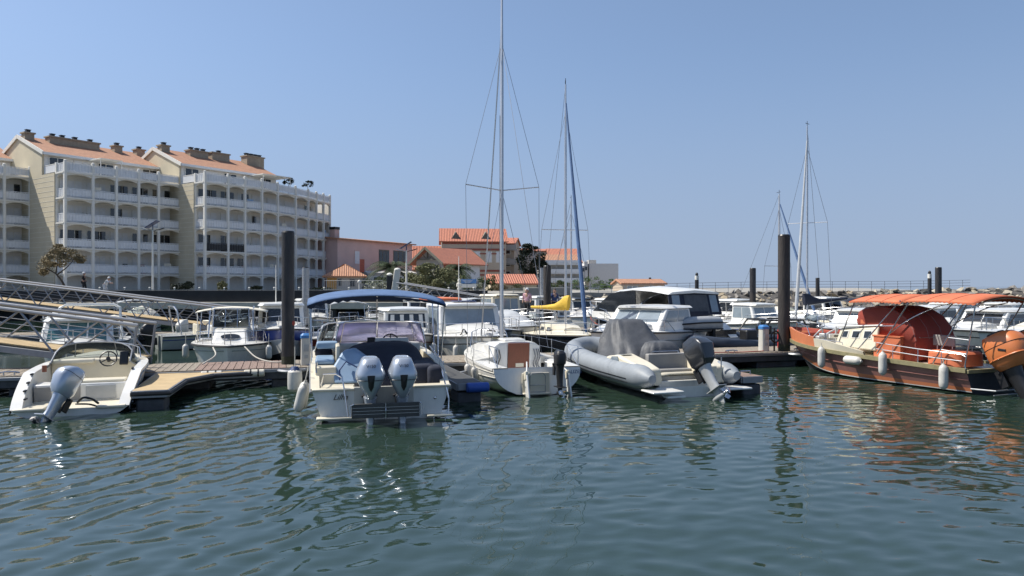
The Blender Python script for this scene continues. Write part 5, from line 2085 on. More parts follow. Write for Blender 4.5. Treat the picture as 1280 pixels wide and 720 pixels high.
def yacht(name, label, L, B, heading, mast_h, mast_px=None, D=None, boom=None, furl=None, hullmat=None, deckmat=None, boom_l=2.3, spread=5.0, fs=.8, group=None, boomtilt=.05, mastq=.58, boomyaw=0):
    a = R(heading)
    f = V((-math.sin(a), math.cos(a), 0))
    t = thing(name, label, 'sailboat', at(mast_px, D) - f * (mastq * L), heading, group)
    H = basic_hull(t, L, B, hullmat, deckmat, fs=fs, fb=fs + .25, cock=(.04, .30), tr=.7, p=1.9, rnd=True, rail=True, camber=.16)
    b = MB()
    secs = []
    for q, w, h in ((.31, .55, .42), (.45, .58, .42), (.6, .48, .36), (.72, .34, .24)):
        z = H.zs(q)
        y = q * L
        w *= B / 2.3
        secs.append([V((-w, y, z)), V((-w * .85, y, z + h)), V((0, y, z + h + .05)), V((w * .85, y, z + h)), V((w, y, z))])
    b.loft(secs)
    cb = b.build('cabin', deckmat or white, t, smooth=30)
    for s in (-1, 1):
        for q in (.36, .50):
            b = MB()
            y0, w = q * L, .58 * B / 2.3
            z = H.zs(q)
            b.prism([(s * w * .975, y0, z + .12), (s * w * .975, y0 + .55, z + .12), (s * w * .9, y0 + .5, z + .30), (s * w * .9, y0 + .05, z + .30)], (s * .02, 0, 0))
            b.build('portlight', darkglass, cb)
    my = mastq * L
    zt = mast_h
    b = MB()
    b.loft([[V((.05 * math.cos(k * math.pi / 4) * s_, my + .07 * math.sin(k * math.pi / 4) * s_, z)) for k in range(8)] for z, s_ in ((fs + .3, 1), (zt * .75, 1), (zt, .65))])
    ms = b.build('mast', mastm, t)
    b = MB()
    b.cyl((-.95, my - .1, spread + .05), (.95, my - .1, spread + .05), .018, n=6)
    b.build('spreader', mastm, ms)
    b = MB()
    b.cyl((0, my, zt), (0, my, zt + .25), .012, n=5)
    b.bar((-.05, my - .25, zt + .12), (.05, my + .15, zt + .12), .02)
    b.build('masthead', black, ms)
    stays(t, [((0, my, zt * .9), (-.95, my - .1, spread + .05)), ((0, my, zt * .9), (.95, my - .1, spread + .05)), ((-.95, my - .1, spread + .05), (-B * .45, my - .2, fs + .1)), ((.95, my - .1, spread + .05), (B * .45, my - .2, fs + .1)), ((0, my, zt), (0, .1, fs + .1))], .006 * max(1, (D or 30) / 26))
    if furl is not None:
        b = MB()
        A, Bq = V((0, L * .96, fs + .35)), V((0, my + .06, zt * .93))
        b.tube([A, A.lerp(Bq, .1), A.lerp(Bq, .6), Bq], [.04, .085, .06, .03], 8)
        b.build('furled_jib', furl, t)
    if boom is not None:
        b = MB()
        z = fs + 1.15
        cy, sy = math.cos(R(boomyaw)), math.sin(R(boomyaw))

        def yaw(p):
            x_, y_ = p[0], p[1] - my
            return V((x_ * cy - y_ * sy, my + x_ * sy + y_ * cy, p[2]))
        b.cyl(yaw((0, my - .1, z - .09)), yaw((0, my - boom_l, z - .09 + boomtilt)), .05, n=8)
        b.build('boom', mastm, t)
        secs = []
        for q, h, w in ((-.08, .64, .10), (.04, .62, .13), (.14, .42, .15), (.30, .26, .15), (.6, .17, .12), (1.0, .12, .09)):
            y = my - boom_l * q + .02
            zz = z + boomtilt * q
            secs.append([yaw((w * c, y + (.05 * s_ if q < .1 else 0), zz - .12 + h * (.5 + .5 * s_))) for c, s_ in [(math.cos(k * math.pi / 5), math.sin(k * math.pi / 5)) for k in range(10)]])
        b = MB()
        b.loft(secs)
        b.build('sail_cover', boom, t, smooth=60)
    return t, H


# --- row behind the first pontoon, bows towards the camera
NB = 197.5
t, H = open_boat('walkaround_boat', 'white walkaround boat with cream hardtop facing the pontoon left of the tall black pile', 6.2, 2.8, NB, bow=(284, 24.4), ob=black, fs=.72, fb=.84, top=palecloth)
b = MB()
A = [V((-.70, 2.9, .75)), V((.70, 2.9, .75)), V((.62, 4.75, .80)), V((-.62, 4.75, .80))]
T = [V((-.64, 2.9, 1.36)), V((.64, 2.9, 1.36)), V((.50, 4.15, 1.26)), V((-.50, 4.15, 1.26))]
b.add(A + T, [(0, 3, 2, 1), (4, 5, 6, 7), (0, 1, 5, 4), (1, 2, 6, 5), (2, 3, 7, 6), (3, 0, 4, 7)])
cd = b.build('cuddy', white, t, bevel=.08, seg=3)
b = MB()
b.loft([[V((.32 * math.cos(a) * k, 4.49 - z_ - .10 * math.sin(a), 1.05 + .085 * math.sin(a) * k)) for a in [i * math.pi / 8 for i in range(16)]] for z_, k in ((.06, 1), (-.02, 1))])
b.build('cuddy_window', darkglass, cd)
b = MB()
q = [V((.6, 4.0, 1.36)), V((-.6, 4.0, 1.36)), V((-.58, 3.7, 2.0)), V((.58, 3.7, 2.0))]
b.add(q, [(0, 1, 2, 3)])
ws = b.build('front_screen', windscreen, cd, solid=.01)
b = MB()
for a_, c_ in ((q[0], q[3]), (q[1], q[2]), (q[3], q[2]), (q[0].lerp(q[1], .33), q[3].lerp(q[2], .33)), (q[0].lerp(q[1], .67), q[3].lerp(q[2], .67))):
    b.cyl(a_, c_, .018, n=6)
for s in (-1, 1):
    b.tube([(s * .75, 4.0, 1.0), (s * .72, 3.7, 1.9), (s * .72, 2.4, 2.05), (s * .78, 2.1, .8)], .025, 6)
b.build('screen_frame', steel, cd)
pilot('pilot_boat', 'white pilot boat with navy blue hull band half hidden behind the tall black pile', 6.6, 2.5, NB, bow=(352, 26.5), stripe=bluestripe, z1=2.05, cab=(.36, .66), glass=darkglass, fs=.95, fb=1.3, mast=1.6)
open_boat('open_boat', 'white open boat with red-brown bow cushion left of the bimini posts', 5.6, 2.3, NB, bow=(408, 27.0), ob=None, tmat=white, cover=None, stripe=redcloth)
pilot('pilot_boat', 'white cabin boat with striped window curtains seen under the right half of the blue bimini', 6.4, 2.5, NB, bow=(521, 25.6), z1=1.90, cab=(.40, .70), rf=.25, glass=darkglass, curtain=True, front=1, cock=.4)
t, H = pilot('pilot_boat', 'large white wheelhouse boat with wide pale windscreen between blue bimini and tall mast', 7.4, 3.05, NB, bow=(614, 25.0), z1=2.06, cab=(.30, .66), rf=.55, glass=greyglass, front=1, side=2, wf=.80, fs=.85, fb=1.12, mast=1.9, v=(.44, .92), roofh=.42)
b = MB()
b.box((0, 3.5, 2.235), (.9, .6, .03))
b.build('roof_hatch', lettblue, t, bevel=.01)
b = MB()
for x in (-.5, -.35, .55):
    b.tube(smooth_path([(x, 6.3, 1.12), (x + .1, 6.2, 1.3), (x + .25, 6.3, 1.12)], 4), .03, 6)
b.build('deck_line', black, t)
pilot('pilot_boat', 'white boat with orange-edged canopy behind the large wheelhouse boat', 6.5, 2.6, NB, bow=(572, 33.0), z1=2.15, cab=(.3, .62), roofmat=orangecloth, glass=darkglass, front=1, rf=.15)
yacht('sailboat', 'cream-decked sailboat with yellow sail cover and blue furled jib', 7.4, 2.6, 191, 10.8, 707, 29.5, boom=yellowcloth, furl=bluecloth, hullmat=blackhull, deckmat=cream, boom_l=2.0, spread=5.0, boomyaw=30)
open_boat('open_boat', 'grey open boat with slanted grey canvas just left of the yellow sail cover', 5.6, 2.3, NB, bow=(668, 31.0), hullmat=lightgrey, tmat=lightgrey, top=None, cover=lightcloth, ob=None, fs=.85, fb=1.15)
open_boat('open_boat', 'blue-grey boat with low windscreen right of the large wheelhouse boat', 5.2, 2.2, NB, bow=(640, 29.0), hullmat=greyhull, tmat=lightgrey, ob=black, fs=.8, fb=1.1)
t, H = pilot('motor_cruiser', 'white motor cruiser with long slanted windscreen behind the covered inflatable', 7.6, 2.9, 140, bow=(738, 26.4), z1=1.95, cab=(.26, .66), rf=.95, rr=.25, glass=greyglass, front=2, side=2, wf=.84, fs=1.0, fb=1.2, v=(.50, .92), hullmat=white)
for s in (-1, 1):
    b = MB()
    b.loft([[V((s * (H.b(.72) * .93 + dx), 5.35 + .26 * math.cos(a), .88 + .09 * math.sin(a))) for a in [i * math.pi / 7 for i in range(14)]] for dx in (0, .04)])
    b.build('portlight', darkglass, t)
# dark-hulled motor yacht with canvas enclosure
t = place('motor_yacht', 'large motor yacht with arched white hardtop and black canvas stern enclosure', 'boat', 9.5, 25, stern=(886, 30.5))
H = basic_hull(t, 9.5, 3.3, blackhull, white, fs=1.0, fb=1.6, cock=(.10, .40), floor=.7, rub=steel)
secs = []
for y, zt, w in ((.9, 2.58, 1.36), (2.0, 2.70, 1.42), (3.4, 2.76, 1.42), (4.8, 2.66, 1.36), (5.8, 2.40, 1.25), (6.6, 2.0, 1.1), (7.1, 1.65, .9)):
    secs.append([V((-w, y, zt - .12)), V((-w * .85, y, zt - .02)), V((0, y, zt + .06)), V((w * .85, y, zt - .02)), V((w, y, zt - .12)), V((0, y, zt - .06))])
b = MB()
b.loft(secs)
b.build('hardtop', white, t, smooth=50)
for s in (-1, 1):
    b = MB()
    b.prism([(s * 1.37, 3.2, 1.62), (s * 1.30, 6.9, 1.62), (s * 1.20, 6.3, 2.06), (s * 1.32, 5.4, 2.42), (s * 1.38, 4.4, 2.58), (s * 1.38, 3.2, 2.6)], (s * .03, 0, 0))
    b.build('side_window', darkglass, t)
    b = MB()
    b.prism([(s * 1.42, .3, .95), (s * 1.36, 7.0, 1.3), (s * 1.32, 7.0, 1.63), (s * 1.38, 2.2, 1.66), (s * 1.40, 1.5, 1.6)], (s * -.06, 0, 0))
    b.build('cockpit_side', white, t, bevel=.02)
b = MB()
b.prism([(-1.34, .75, 1.60), (1.34, .75, 1.60), (1.30, 1.0, 2.52), (-1.30, 1.0, 2.52)], (0, .04, 0))
b.box((.05, .72, 1.3), (1.0, .06, .9))
en = b.build('stern_enclosure', navycloth, t)
for x0, x1 in ((-1.18, -.78), (.82, 1.2)):
    b = MB()
    b.panel([(-1.34, .75, 1.60), (1.34, .75, 1.60), (1.30, 1.0, 2.52), (-1.30, 1.0, 2.52)], (x0 + 1.34) / 2.68, (x1 + 1.34) / 2.68, .12, .9, .012, .01)
    b.build('clear_panel', greyglass, en)
b = MB()
b.panel([(-1.34, .75, 1.60), (1.34, .75, 1.60), (1.30, 1.0, 2.52), (-1.30, 1.0, 2.52)], .30, .76, .05, .92, .012, .01)
b.build('mesh_panel', greycloth, en)
b = MB()
b.box((0, -.35, .62), (2.9, .9, .09))
b.build('swim_platform', offwhite, t, bevel=.02)
b = MB()
b.prism([(1.0, .4, 1.0), (1.45, .35, 1.0), (1.45, -.15, .68), (1.0, -.15, .68)], (0, .3, .25))
b.build('stern_step', white, t, bevel=.03)
tp = t
t = thing('tender', 'upturned grey tender lashed on the stern platform of the motor yacht', 'dinghy', at(874, 29.75, .70), 25)
secs = []
for x, hz, hy in ((-1.1, .12, .05), (-.85, .42, .16), (-.3, .58, .22), (.5, .60, .23), (.95, .55, .22), (1.05, .5, .2)):
    secs.append([V((x, hy * math.cos(k * math.pi / 5), .58 + hz * .95 * math.sin(k * math.pi / 5) * (.55 if math.sin(k * math.pi / 5) < 0 else .6))) for k in range(10)])
b = MB()
b.loft(secs)
b.build('hull', lightgrey, t, smooth=50)
b = MB()
b.tube([(-1.08, -.08, .60), (-.8, -.2, .62), (0, -.26, .66), (1.0, -.25, .66)], .035, 6)
b.tube([(-.9, -.16, .42), (0, -.26, .40), (1.0, -.25, .40)], .03, 6)
b.build('strake', black, t)
b = MB()
b.box((-.5, .0, .20), (.12, .4, .4))
b.box((.6, .0, .20), (.12, .4, .4))
b.build('chock', black, t)
inflatable('inflatable_boat', 'navy inflatable boat lying along the pontoon behind the white pedestal', 4.4, 1.8, 105, bow=(866, 28.6), tube=hypalon2, screen=False, con=black)
inflatable('inflatable_boat', 'dark inflatable boat with black roll frame left of the rust-stained pile', 5.0, 2.1, 105, bow=(884, 31.8), tube=hypalon2, frame=True)
# --- left side
t, H = pilot('motor_cruiser', 'grey-green hulled cruiser with teal windscreen behind the near gangway', 7.4, 2.7, 203, bow=(84, 23.2), hullmat=greyhull, z1=1.62, cab=(.42, .76), glass=tealsolid, roofh=.04, front=3, side=2, rf=.7, wf=.82, fs=.75, fb=1.0, roofmat=white, v=(.2, .93))
b = MB()
b.tube([(-1.1, 2.2, .8), (-1.0, 1.9, 2.0), (-.8, 1.85, 2.1), (.8, 1.85, 2.1), (1.0, 1.9, 2.0), (1.1, 2.2, .8)], .05, 8)
b.build('radar_arch', white, t)
open_boat('open_boat', 'white boat with white engine cover, stern towards us behind the near gangway', 5.0, 2.2, 20, stern=(110, 30.0), ob=offwhite, cover=lightcloth)
open_boat('open_boat', 'white covered boat right of the white engine cover behind the gangway', 5.0, 2.1, 25, stern=(140, 32.5), ob=black, cover=palecloth)
open_boat('open_boat', 'grey-white open boat with black outboard on open water left of the walkaround boat', 4.9, 2.1, 305, stern=(198, 33.0), hullmat=greyhull, ob=black, arch=steel)
open_boat('open_boat', 'white tender with cream seats just left of the walkaround boat', 4.5, 1.9, 340, stern=(236, 36), ob=offwhite, screen=False)
pilot('pilot_boat', 'white wheelhouse boat near the quay right of the tall black pile', 6.2, 2.5, 200, bow=(396, 40), z1=2.0)
open_boat('open_boat', 'white open boat with grey canopy seen beneath the blue bimini', 5.6, 2.3, 200, bow=(446, 36), top=lightcloth)
pilot('pilot_boat', 'white boat with navy trim right of the bimini, near the far gangway', 6.0, 2.4, 200, bow=(540, 40), z1=2.0, stripe=bluestripe)
# --- middle distance
pilot('pilot_boat', 'white fishing boat with open cream wheelhouse in front of the yellow rocks', 6.6, 2.6, 205, bow=(660, 40), z1=2.25, tmat=cream, roofmat=palecloth, glass=greyglass, front=3, rf=.2, cab=(.3, .6))
pilot('pilot_boat', 'white cabin boat with dark door right of the yellow sail cover', 6.4, 2.5, 30, stern=(700, 44), z1=2.1, cab=(.2, .6))
pilot('pilot_boat', 'small dark-windowed cabin boat under the rocks left of the motor yacht', 6.0, 2.3, 210, bow=(756, 45), z1=1.95, roofmat=black)
yacht('sailboat', 'far sailboat with bare mast right beside the blue furled jib', 7.0, 2.4, 200, 8.2, 714, 46, spread=4.2)
yacht('sailboat', 'white sailboat with navy sail cover and slim tall mast on the right', 7.6, 2.6, 148, 11.0, 1009, 38, boom=navycloth, furl=lightcloth, boom_l=3.0, spread=6.0, boomtilt=.28, boomyaw=-30)
yacht('sailboat', 'sailboat whose mast leans out behind the thick dark pile with a bright blue furled jib', 7.2, 2.5, 203, 8.0, 974, 42, furl=bluecloth, spread=3.9)
t, H = pilot('pilot_boat', 'white wheelhouse boat with slanted side glass right behind the bow of the orange boat', 6.8, 2.6, 128, bow=(1022, 29.5), z1=1.75, cab=(.22, .66), rf=.6, glass=greyglass, side=3, fs=.85, fb=1.15)
open_boat('open_boat', 'white boat with two grey outboards seen past the wheelhouse cover', 6.0, 2.5, 20, stern=(1172, 30.5), ob=lightgrey, obs=2, fs=.9, fb=1.2, ostyle='tall', tilt=-8)
pilot('pilot_boat', 'white boat with dark side windows behind the orange outboards', 6.6, 2.6, 118, bow=(1186, 28.5), z1=1.80, cab=(.24, .74), rf=.7, glass=darkglass, side=2, fs=.95, fb=1.15)
open_boat('open_boat', 'boat under a large cream tarpaulin at the right edge', 7.0, 2.8, 105, bow=(1222, 25.0), cover=palecloth, ob=None, fs=1.15, fb=1.3, screen=False)
for px, D, z, lab in ((542, 26.3, .55, 'white fender between the striped-curtain boat and the large wheelhouse boat'), (570, 26.0, .5, 'white fender on the near side of the large wheelhouse boat'), (336, 26.0, .5, 'white fender hanging between the walkaround boat and the blue-banded pilot boat'),
                      (232, 26.4, .5, 'white fender on the outer side of the walkaround boat'), (656, 28.3, .5, 'pale fender low between the blue-grey boat and the cream-decked sailboat'), (806, 28.6, .55, 'white fender beside the dark stern of the motor yacht')):
    fender(at(px, D, z), lab, .11, .5, rope=.4)
FAR = [
    ('p', 905, 42, 205, 6.2, 'white cabin boat with cream canvas between motor yacht and rust-stained pile', dict(z1=1.9, roofmat=palecloth)),
    ('o', 928, 47, 200, 5.6, 'far white open boat left of the rust-stained pile', dict(top=palecloth)),
    ('p', 962, 44, 200, 6.0, 'white cabin boat between the rust-stained pile and the thick dark pile', dict(z1=1.9)),
    ('o', 958, 36, 110, 5.2, 'dark-hulled open boat low behind the white pedestal', dict(hullmat=blackhull, tmat=lightgrey, ob=black)),
    ('o', 990, 50, 205, 5.8, 'white boat with flat grey cover right behind the thick dark pile', dict(cover=lightcloth)),
    ('o', 1034, 45, 200, 6.0, 'white boat under pale tarpaulin below the navy sail cover', dict(cover=palecloth)),
    ('p', 1082, 46, 205, 6.4, 'white cabin boat under the front edge of the orange canopy', dict(z1=2.0)),
    ('o', 1118, 44, 200, 5.8, 'white open boat with dark flat top behind the orange canopies', dict(top=navycloth)),
    ('p', 1140, 38, 118, 6.4, 'white pilothouse boat under the middle of the orange canopies', dict(z1=1.85, glass=greyglass)),
    ('o', 1182, 42, 200, 6.0, 'white boat with black bimini right of the two-tone pile', dict(top=navycloth)),
    ('p', 1216, 40, 120, 6.4, 'white pilothouse boat beneath the right end of the orange canopies', dict(z1=1.8)),
    ('o', 1246, 45, 200, 6.0, 'far white open boat past the right tip of the orange canopy', dict()),
    ('o', 1278, 38, 200, 6.0, 'boat with pale grey cover at the far right below the rocks', dict(cover=lightcloth, fs=1.1, fb=1.4)),
    ('o', 1204, 50, 200, 5.8, 'far white boat with low windscreen under the rocks on the right', dict()),
    ('p', 800, 47, 205, 6.2, 'white cabin boat behind the roof of the slanted-windscreen cruiser', dict(z1=1.9)),
    ('o', 618, 46, 205, 5.6, 'far white open boat left of the open cream wheelhouse', dict(top=lightcloth)),
    ('p', 592, 47, 205, 6.0, 'far white cabin boat under the distant gangway', dict(z1=1.9)),
    ('o', 480, 46, 200, 5.4, 'far white open boat beneath the left end of the distant gangway', dict()),
    ('o', 892, 37, 200, 5.6, 'white open boat just right of the dark motor yacht', dict(fs=.8, fb=1.1)),
    ('p', 1000, 35, 203, 6.0, 'white cabin boat right behind the thick dark pile with grey windscreen', dict(z1=1.85, glass=greyglass)),
    ('o', 925, 40, 205, 5.6, 'white boat under cream cover left of the rust-stained pile', dict(cover=palecloth)),
    ('p', 842, 44, 204, 6.0, 'white cabin boat hidden behind the arched hardtop', dict(z1=2.2)),
    ('o', 694, 36, 200, 5.6, 'grey-hulled open boat just below the yellow sail cover', dict(hullmat=greyhull, fs=.8, fb=1.1)),
    ('o', 626, 33, 200, 5.4, 'white open boat with small windscreen directly behind the tall mast', dict(fs=.85, fb=1.15)),
    ('o', 178, 40, 215, 5.4, 'white boat with folded grey canopy beyond the black outboard', dict(top=lightcloth)),
    ('p', 1110, 33, 122, 6.4, 'white cabin boat seen between the wheelhouse cover and its canopy poles', dict(z1=1.8)),
    ('o', 160, 46, 195, 5.6, 'white boat moored near the quay under the second gangway', dict(cover=palecloth)),
    ('o', 60, 44, 195, 5.6, 'white boat near the quay far behind the teal windscreen', dict(cover=lightcloth)),
]
for k, px, D, hd, L, lab, kw in FAR:
    if k == 'p':
        pilot('pilot_boat', lab, L, L * .39, hd, bow=(px, D), group='white boats on the far pontoons', front=2, **kw)
    else:
        kw.setdefault('ob', black)
        open_boat('open_boat', lab, L, L * .39, hd, bow=(px, D), group='white boats on the far pontoons', **kw)

# ------------------------------------------------------------------ the apartment blocks on the left
FL = [4.25, 7.05, 9.85, 12.6, 15.4]      # balcony floor heights; the last is the roof terrace
GZ = 1.6
DIRX, DIRY = V((.58, .813, 0)).normalized(), V((-.813, .58, 0)).normalized()


def apartment(label, pts, back, opened, gable_right=False, side_bay=True, chimneys=(), dark_rails=(), zr=20.6, awning=None, terrace_only=False):
    """pts: facade corner points left to right; back: depth of the block behind the facade."""
    rnd = random.Random(len(pts) * 7 + 3)
    t = thing('apartment_building', label, 'apartment building', (pts[0].x, pts[0].y, 0), 0, 'cream apartment blocks on the quay')
    o0 = V((pts[0].x, pts[0].y, 0))
    P = [V((p.x, p.y, 0)) - o0 for p in pts]
    N = []
    for i in range(len(P)):
        a, b = P[max(i - 1, 0)], P[min(i + 1, len(P) - 1)]
        d = (b - a).normalized()
        N.append(V((-d.y, d.x, 0)))
    inner = [p + n * 2.0 for p, n in zip(P, N)]
    far = [p + DIRY * back for p in P]
    # body behind the balconies: back wall up to the terrace
    m = MB()
    ring = inner + [far[-1], far[0]]
    m.prism([p + V((0, 0, GZ)) for p in ring], (0, 0, FL[4] - GZ))
    m.build('wall', [backwall], t, smooth=0)
    m = MB()
    a, b = P[0] + N[0] * 2.0, far[0]
    sl = (b - a)
    n_out = -(P[1] - P[0]).normalized()
    e0, e1 = 3.1 / sl.length, 1.0
    mid = (e0 + e1) / 2
    pk = [a + V((0, 0, GZ)), b + V((0, 0, GZ)), b + V((0, 0, 18.2)), a + sl * mid + V((0, 0, zr)), a + sl * e0 + V((0, 0, 18.2)), a + sl * e0 + V((0, 0, FL[4])), a + V((0, 0, FL[4]))]
    m.prism([p + n_out * .02 for p in pk], n_out * .22)
    m.build('gable_wall', stucco, t, smooth=0)
    # joints across the gable wall
    m = MB()
    for k in range(24):
        z = GZ + .6 + k * .56
        m.box(a + (sl * .5) + n_out * .245 + V((0, 0, z)), (sl.length, .02, .035), math.atan2(sl.y, sl.x))
    m.build('wall_joint', trimcream, t, smooth=0)
    # slabs with arched edge beams, pillars, railings, windows
    for fl, z in enumerate(FL):
        m = MB()
        for i in range(len(P) - 1):
            m.prism([P[i] + V((0, 0, z - .16)), P[i + 1] + V((0, 0, z - .16)), inner[i + 1] + V((0, 0, z - .16)), inner[i] + V((0, 0, z - .16))], (0, 0, .16))
        m.build('balcony_slab', trimcream, t, smooth=0)
        bays = [(P[i], P[i + 1], N[i]) for i in range(len(P) - 1)]
        if side_bay:
            bays.append((P[0] + N[0] * 2.0, P[0], -(P[1] - P[0]).normalized() * -1))
        for bi, (A, B, n) in enumerate(bays):
            d = B - A
            L = d.length
            u = d / L
            nn = V((-u.y, u.x, 0))
            out = -nn
            # arched beam
            m = MB()
            K = 10
            low = []
            for k in range(K + 1):
                q = k / K
                low.append(A + d * q + V((0, 0, z - .55 + .33 * (1 - abs(2 * q - 1) ** 2.0))))
            top = [A + d * (k / K) + V((0, 0, z - .02)) for k in range(K + 1)]
            for k in range(K):
                m.prism([low[k] + out * .06, low[k + 1] + out * .06, top[k + 1] + out * .06, top[k] + out * .06], nn * .26)
            m.build('arched_beam', trimcream, t, smooth=0)
            m = MB()
            m.box(A + d * .5 + out * .10 + V((0, 0, z - .06)), (L, .14, .16), math.atan2(u.y, u.x))
            m.build('string_course', trimpaint, t, smooth=0)
            # railing
            rl = black if (bi, fl) in dark_rails else railpanel
            m = MB()
            ang = math.atan2(u.y, u.x)
            m.box(A + d * .5 + V((0, 0, z + .55)) + nn * .05, (L - .3, .03, .72), ang)
            m.box(A + d * .5 + V((0, 0, z + 1.0)) + nn * .05, (L - .25, .07, .07), ang)
            m.box(A + d * .5 + V((0, 0, z + .12)) + nn * .05, (L - .25, .05, .06), ang)
            nb = max(4, int(L / .35))
            for k in range(nb + 1):
                m.box(A + u * (.14 + (L - .28) * k / nb) + V((0, 0, z + .55)) + nn * .02, (.04, .05, .9), ang)
            m.build('railing', rl, t, smooth=0)
            # window or shutter on the wall behind
            if fl < 4 and bi < len(P) - 1:
                wa, wb = inner[bi], inner[bi + 1]
                dd = wb - wa
                an = math.atan2(dd.y, dd.x)
                nin = -V((-dd.y, dd.x, 0)).normalized()
                c = wa + dd * .5 + nin * .03 + V((0, 0, z + 1.12))
                m = MB()
                w = dd.length * .80
                m.box(c, (w, .06, 2.1), an)
                wd = m.build('window', trimpaint, t, smooth=0)
                ud = dd.normalized()
                is_open = (bi, fl) in opened
                for k in range(3):
                    m = MB()
                    m.box(c + ud * (w * (k - 1) / 3) + nin * .035, (w / 3 - .08, .03, 1.96), an)
                    dk = is_open and (k != rnd.randrange(3) or rnd.random() < .4)
                    m.build('pane' if dk else 'shutter', darkglass if dk else shutter, wd, smooth=0)
                    if not dk and rnd.random() < .16:
                        m = MB()
                        hh = rnd.uniform(.5, 1.1)
                        m.box(c + ud * (w * (k - 1) / 3) + nin * .06 + V((0, 0, -.98 + hh / 2)), (w / 3 - .12, .02, hh), an)
                        m.build('pane', darkglass, wd, smooth=0)
                if rnd.random() < .4:
                    m = MB()
                    c2 = wa + dd * rnd.uniform(.2, .8) + nin * 1.3 + V((0, 0, z))
                    kind = rnd.randrange(3)
                    if kind == 0:
                        for _ in range(26):
                            e = V((rnd.gauss(0, .16), rnd.gauss(0, .16), .7 + rnd.gauss(0, .28)))
                            a_ = V((rnd.gauss(0, 1), rnd.gauss(0, 1), rnd.gauss(0, 1))).normalized() * .16
                            b_ = V((rnd.gauss(0, 1), rnd.gauss(0, 1), rnd.gauss(0, 1))).normalized() * .1
                            m.add([c2 + e - a_, c2 + e + b_, c2 + e + a_], [(0, 1, 2)])
                        m.build('balcony_plant', MATS['leaf_green'], t, smooth=0)
                    elif kind == 1:
                        m.box(c2 + V((0, 0, .45)), (.5, .5, .06), an)
                        m.box(c2 + V((0, 0, .8)) - nin * .25, (.5, .06, .7), an)
                        m.box(c2 + V((0, 0, .22)), (.42, .42, .4), an)
                        m.build('balcony_chair', (timbergreen, bluecloth, redband)[rnd.randrange(3)], t, smooth=0)
                    else:
                        m.box(c2 + V((0, 0, 1.05)) + nin * .55, (.9, .04, rnd.uniform(.4, .8)), an)
                        m.build('hanging_towel', (bluevinyl, pinkst, palecloth, yellowcloth)[rnd.randrange(4)], t, smooth=0)
    m = MB()
    sa, sb = P[0] + N[0] * 2.0, P[0] + DIRY * 5.1
    m.bar(sa + V((0, 0, FL[4] + .55)), sb + V((0, 0, FL[4] + .55)), .04, .8)
    m.build('terrace_screen', railpanel, t, smooth=0)
    m = MB()
    m.bar(sa + V((0, 0, FL[4] + 1.02)), sb + V((0, 0, FL[4] + 1.02)), .08, .08)
    m.build('terrace_handrail', trimpaint, t, smooth=0)
    # ground-floor recess and pillars
    for i, p in enumerate(P):
        m = MB()
        d = (P[min(i + 1, len(P) - 1)] - P[max(i - 1, 0)]).normalized()
        an = math.atan2(d.y, d.x)
        m.box(p + V((0, 0, (GZ + FL[4] + 1.15) / 2)), (.26, .30, FL[4] + 1.15 - GZ), an)
        m.ell(p + V((0, 0, FL[4] + 1.2)), (.17, .17, .12), 8, 5)
        m.build('pillar', trimpaint, t, smooth=40)
    m = MB()
    p = P[0] + N[0] * 2.0
    m.box(p + V((0, 0, (GZ + FL[4] + 1.15) / 2)), (.26, .3, FL[4] + 1.15 - GZ), math.atan2(DIRX.y, DIRX.x))
    m.build('pillar', trimpaint, t, smooth=40)
    m = MB()
    pe, ie = P[-1], inner[-1]
    m.prism([pe + V((0, 0, GZ)), far[-1] + V((0, 0, GZ)), far[-1] + V((0, 0, FL[4])), pe + V((0, 0, FL[4]))], DIRX * .2)
    m.build('end_wall', backwall, t, smooth=0)
    # attic and roof
    q0, q1 = P[0], P[-1]
    if terrace_only:
        q1 = P[0] + DIRX * 14.0
    ax = [q0 + DIRY * 5.1, q1 + DIRY * 5.1, q1 + DIRY * back, q0 + DIRY * back]
    m = MB()
    m.prism([p + V((0, 0, FL[4])) for p in ax], (0, 0, 2.75))
    at_ = m.build('attic_wall', backwall, t, smooth=0)
    ln = (q1 - q0).length
    k = 0
    while k * 2.7 + 1.4 < ln:
        c = q0 + DIRX * (1.4 + k * 2.7) + DIRY * 5.06 + V((0, 0, FL[4] + 1.2))
        an = math.atan2(DIRX.y, DIRX.x)
        m = MB()
        m.box(c, (1.9, .08, 2.0), an)
        wd = m.build('attic_window', trimpaint, at_, smooth=0)
        m = MB()
        m.box(c - DIRY * .045 - DIRX * .45, (.8, .03, 1.8), an)
        m.box(c - DIRY * .045 + DIRX * .45, (.8, .03, 1.8), an)
        k += 1
        m.build('pane', darkglass if k % 2 else shutter, t, smooth=0)
    ev0, ev1 = 4.5, back + .4
    rm = (5.1 + back) / 2
    h0 = 18.2 - (5.1 - ev0) * (zr - 18.2) / (rm - 5.1)
    ov = DIRX * .35
    secs = []
    for e in (q0 - ov, q1 + ov):
        secs.append([e + DIRY * ev0 + V((0, 0, h0)), e + DIRY * rm + V((0, 0, zr + .02)), e + DIRY * ev1 + V((0, 0, h0)), e + DIRY * ev1 + V((0, 0, h0 - .18)), e + DIRY * rm + V((0, 0, zr - .2)), e + DIRY * ev0 + V((0, 0, h0 - .18))])
    # built in a frame whose X runs along the roof so the tile courses follow it
    an = math.atan2(DIRX.y, DIRX.x)
    Rm = Matrix.Rotation(-an, 3, 'Z')
    m = MB()
    m.loft([[Rm @ (p - q0) for p in s_] for s_ in secs])
    rf = m.build('roof', tile_orange, t, smooth=0, loc=q0, rot=(0, 0, an))
    m = MB()
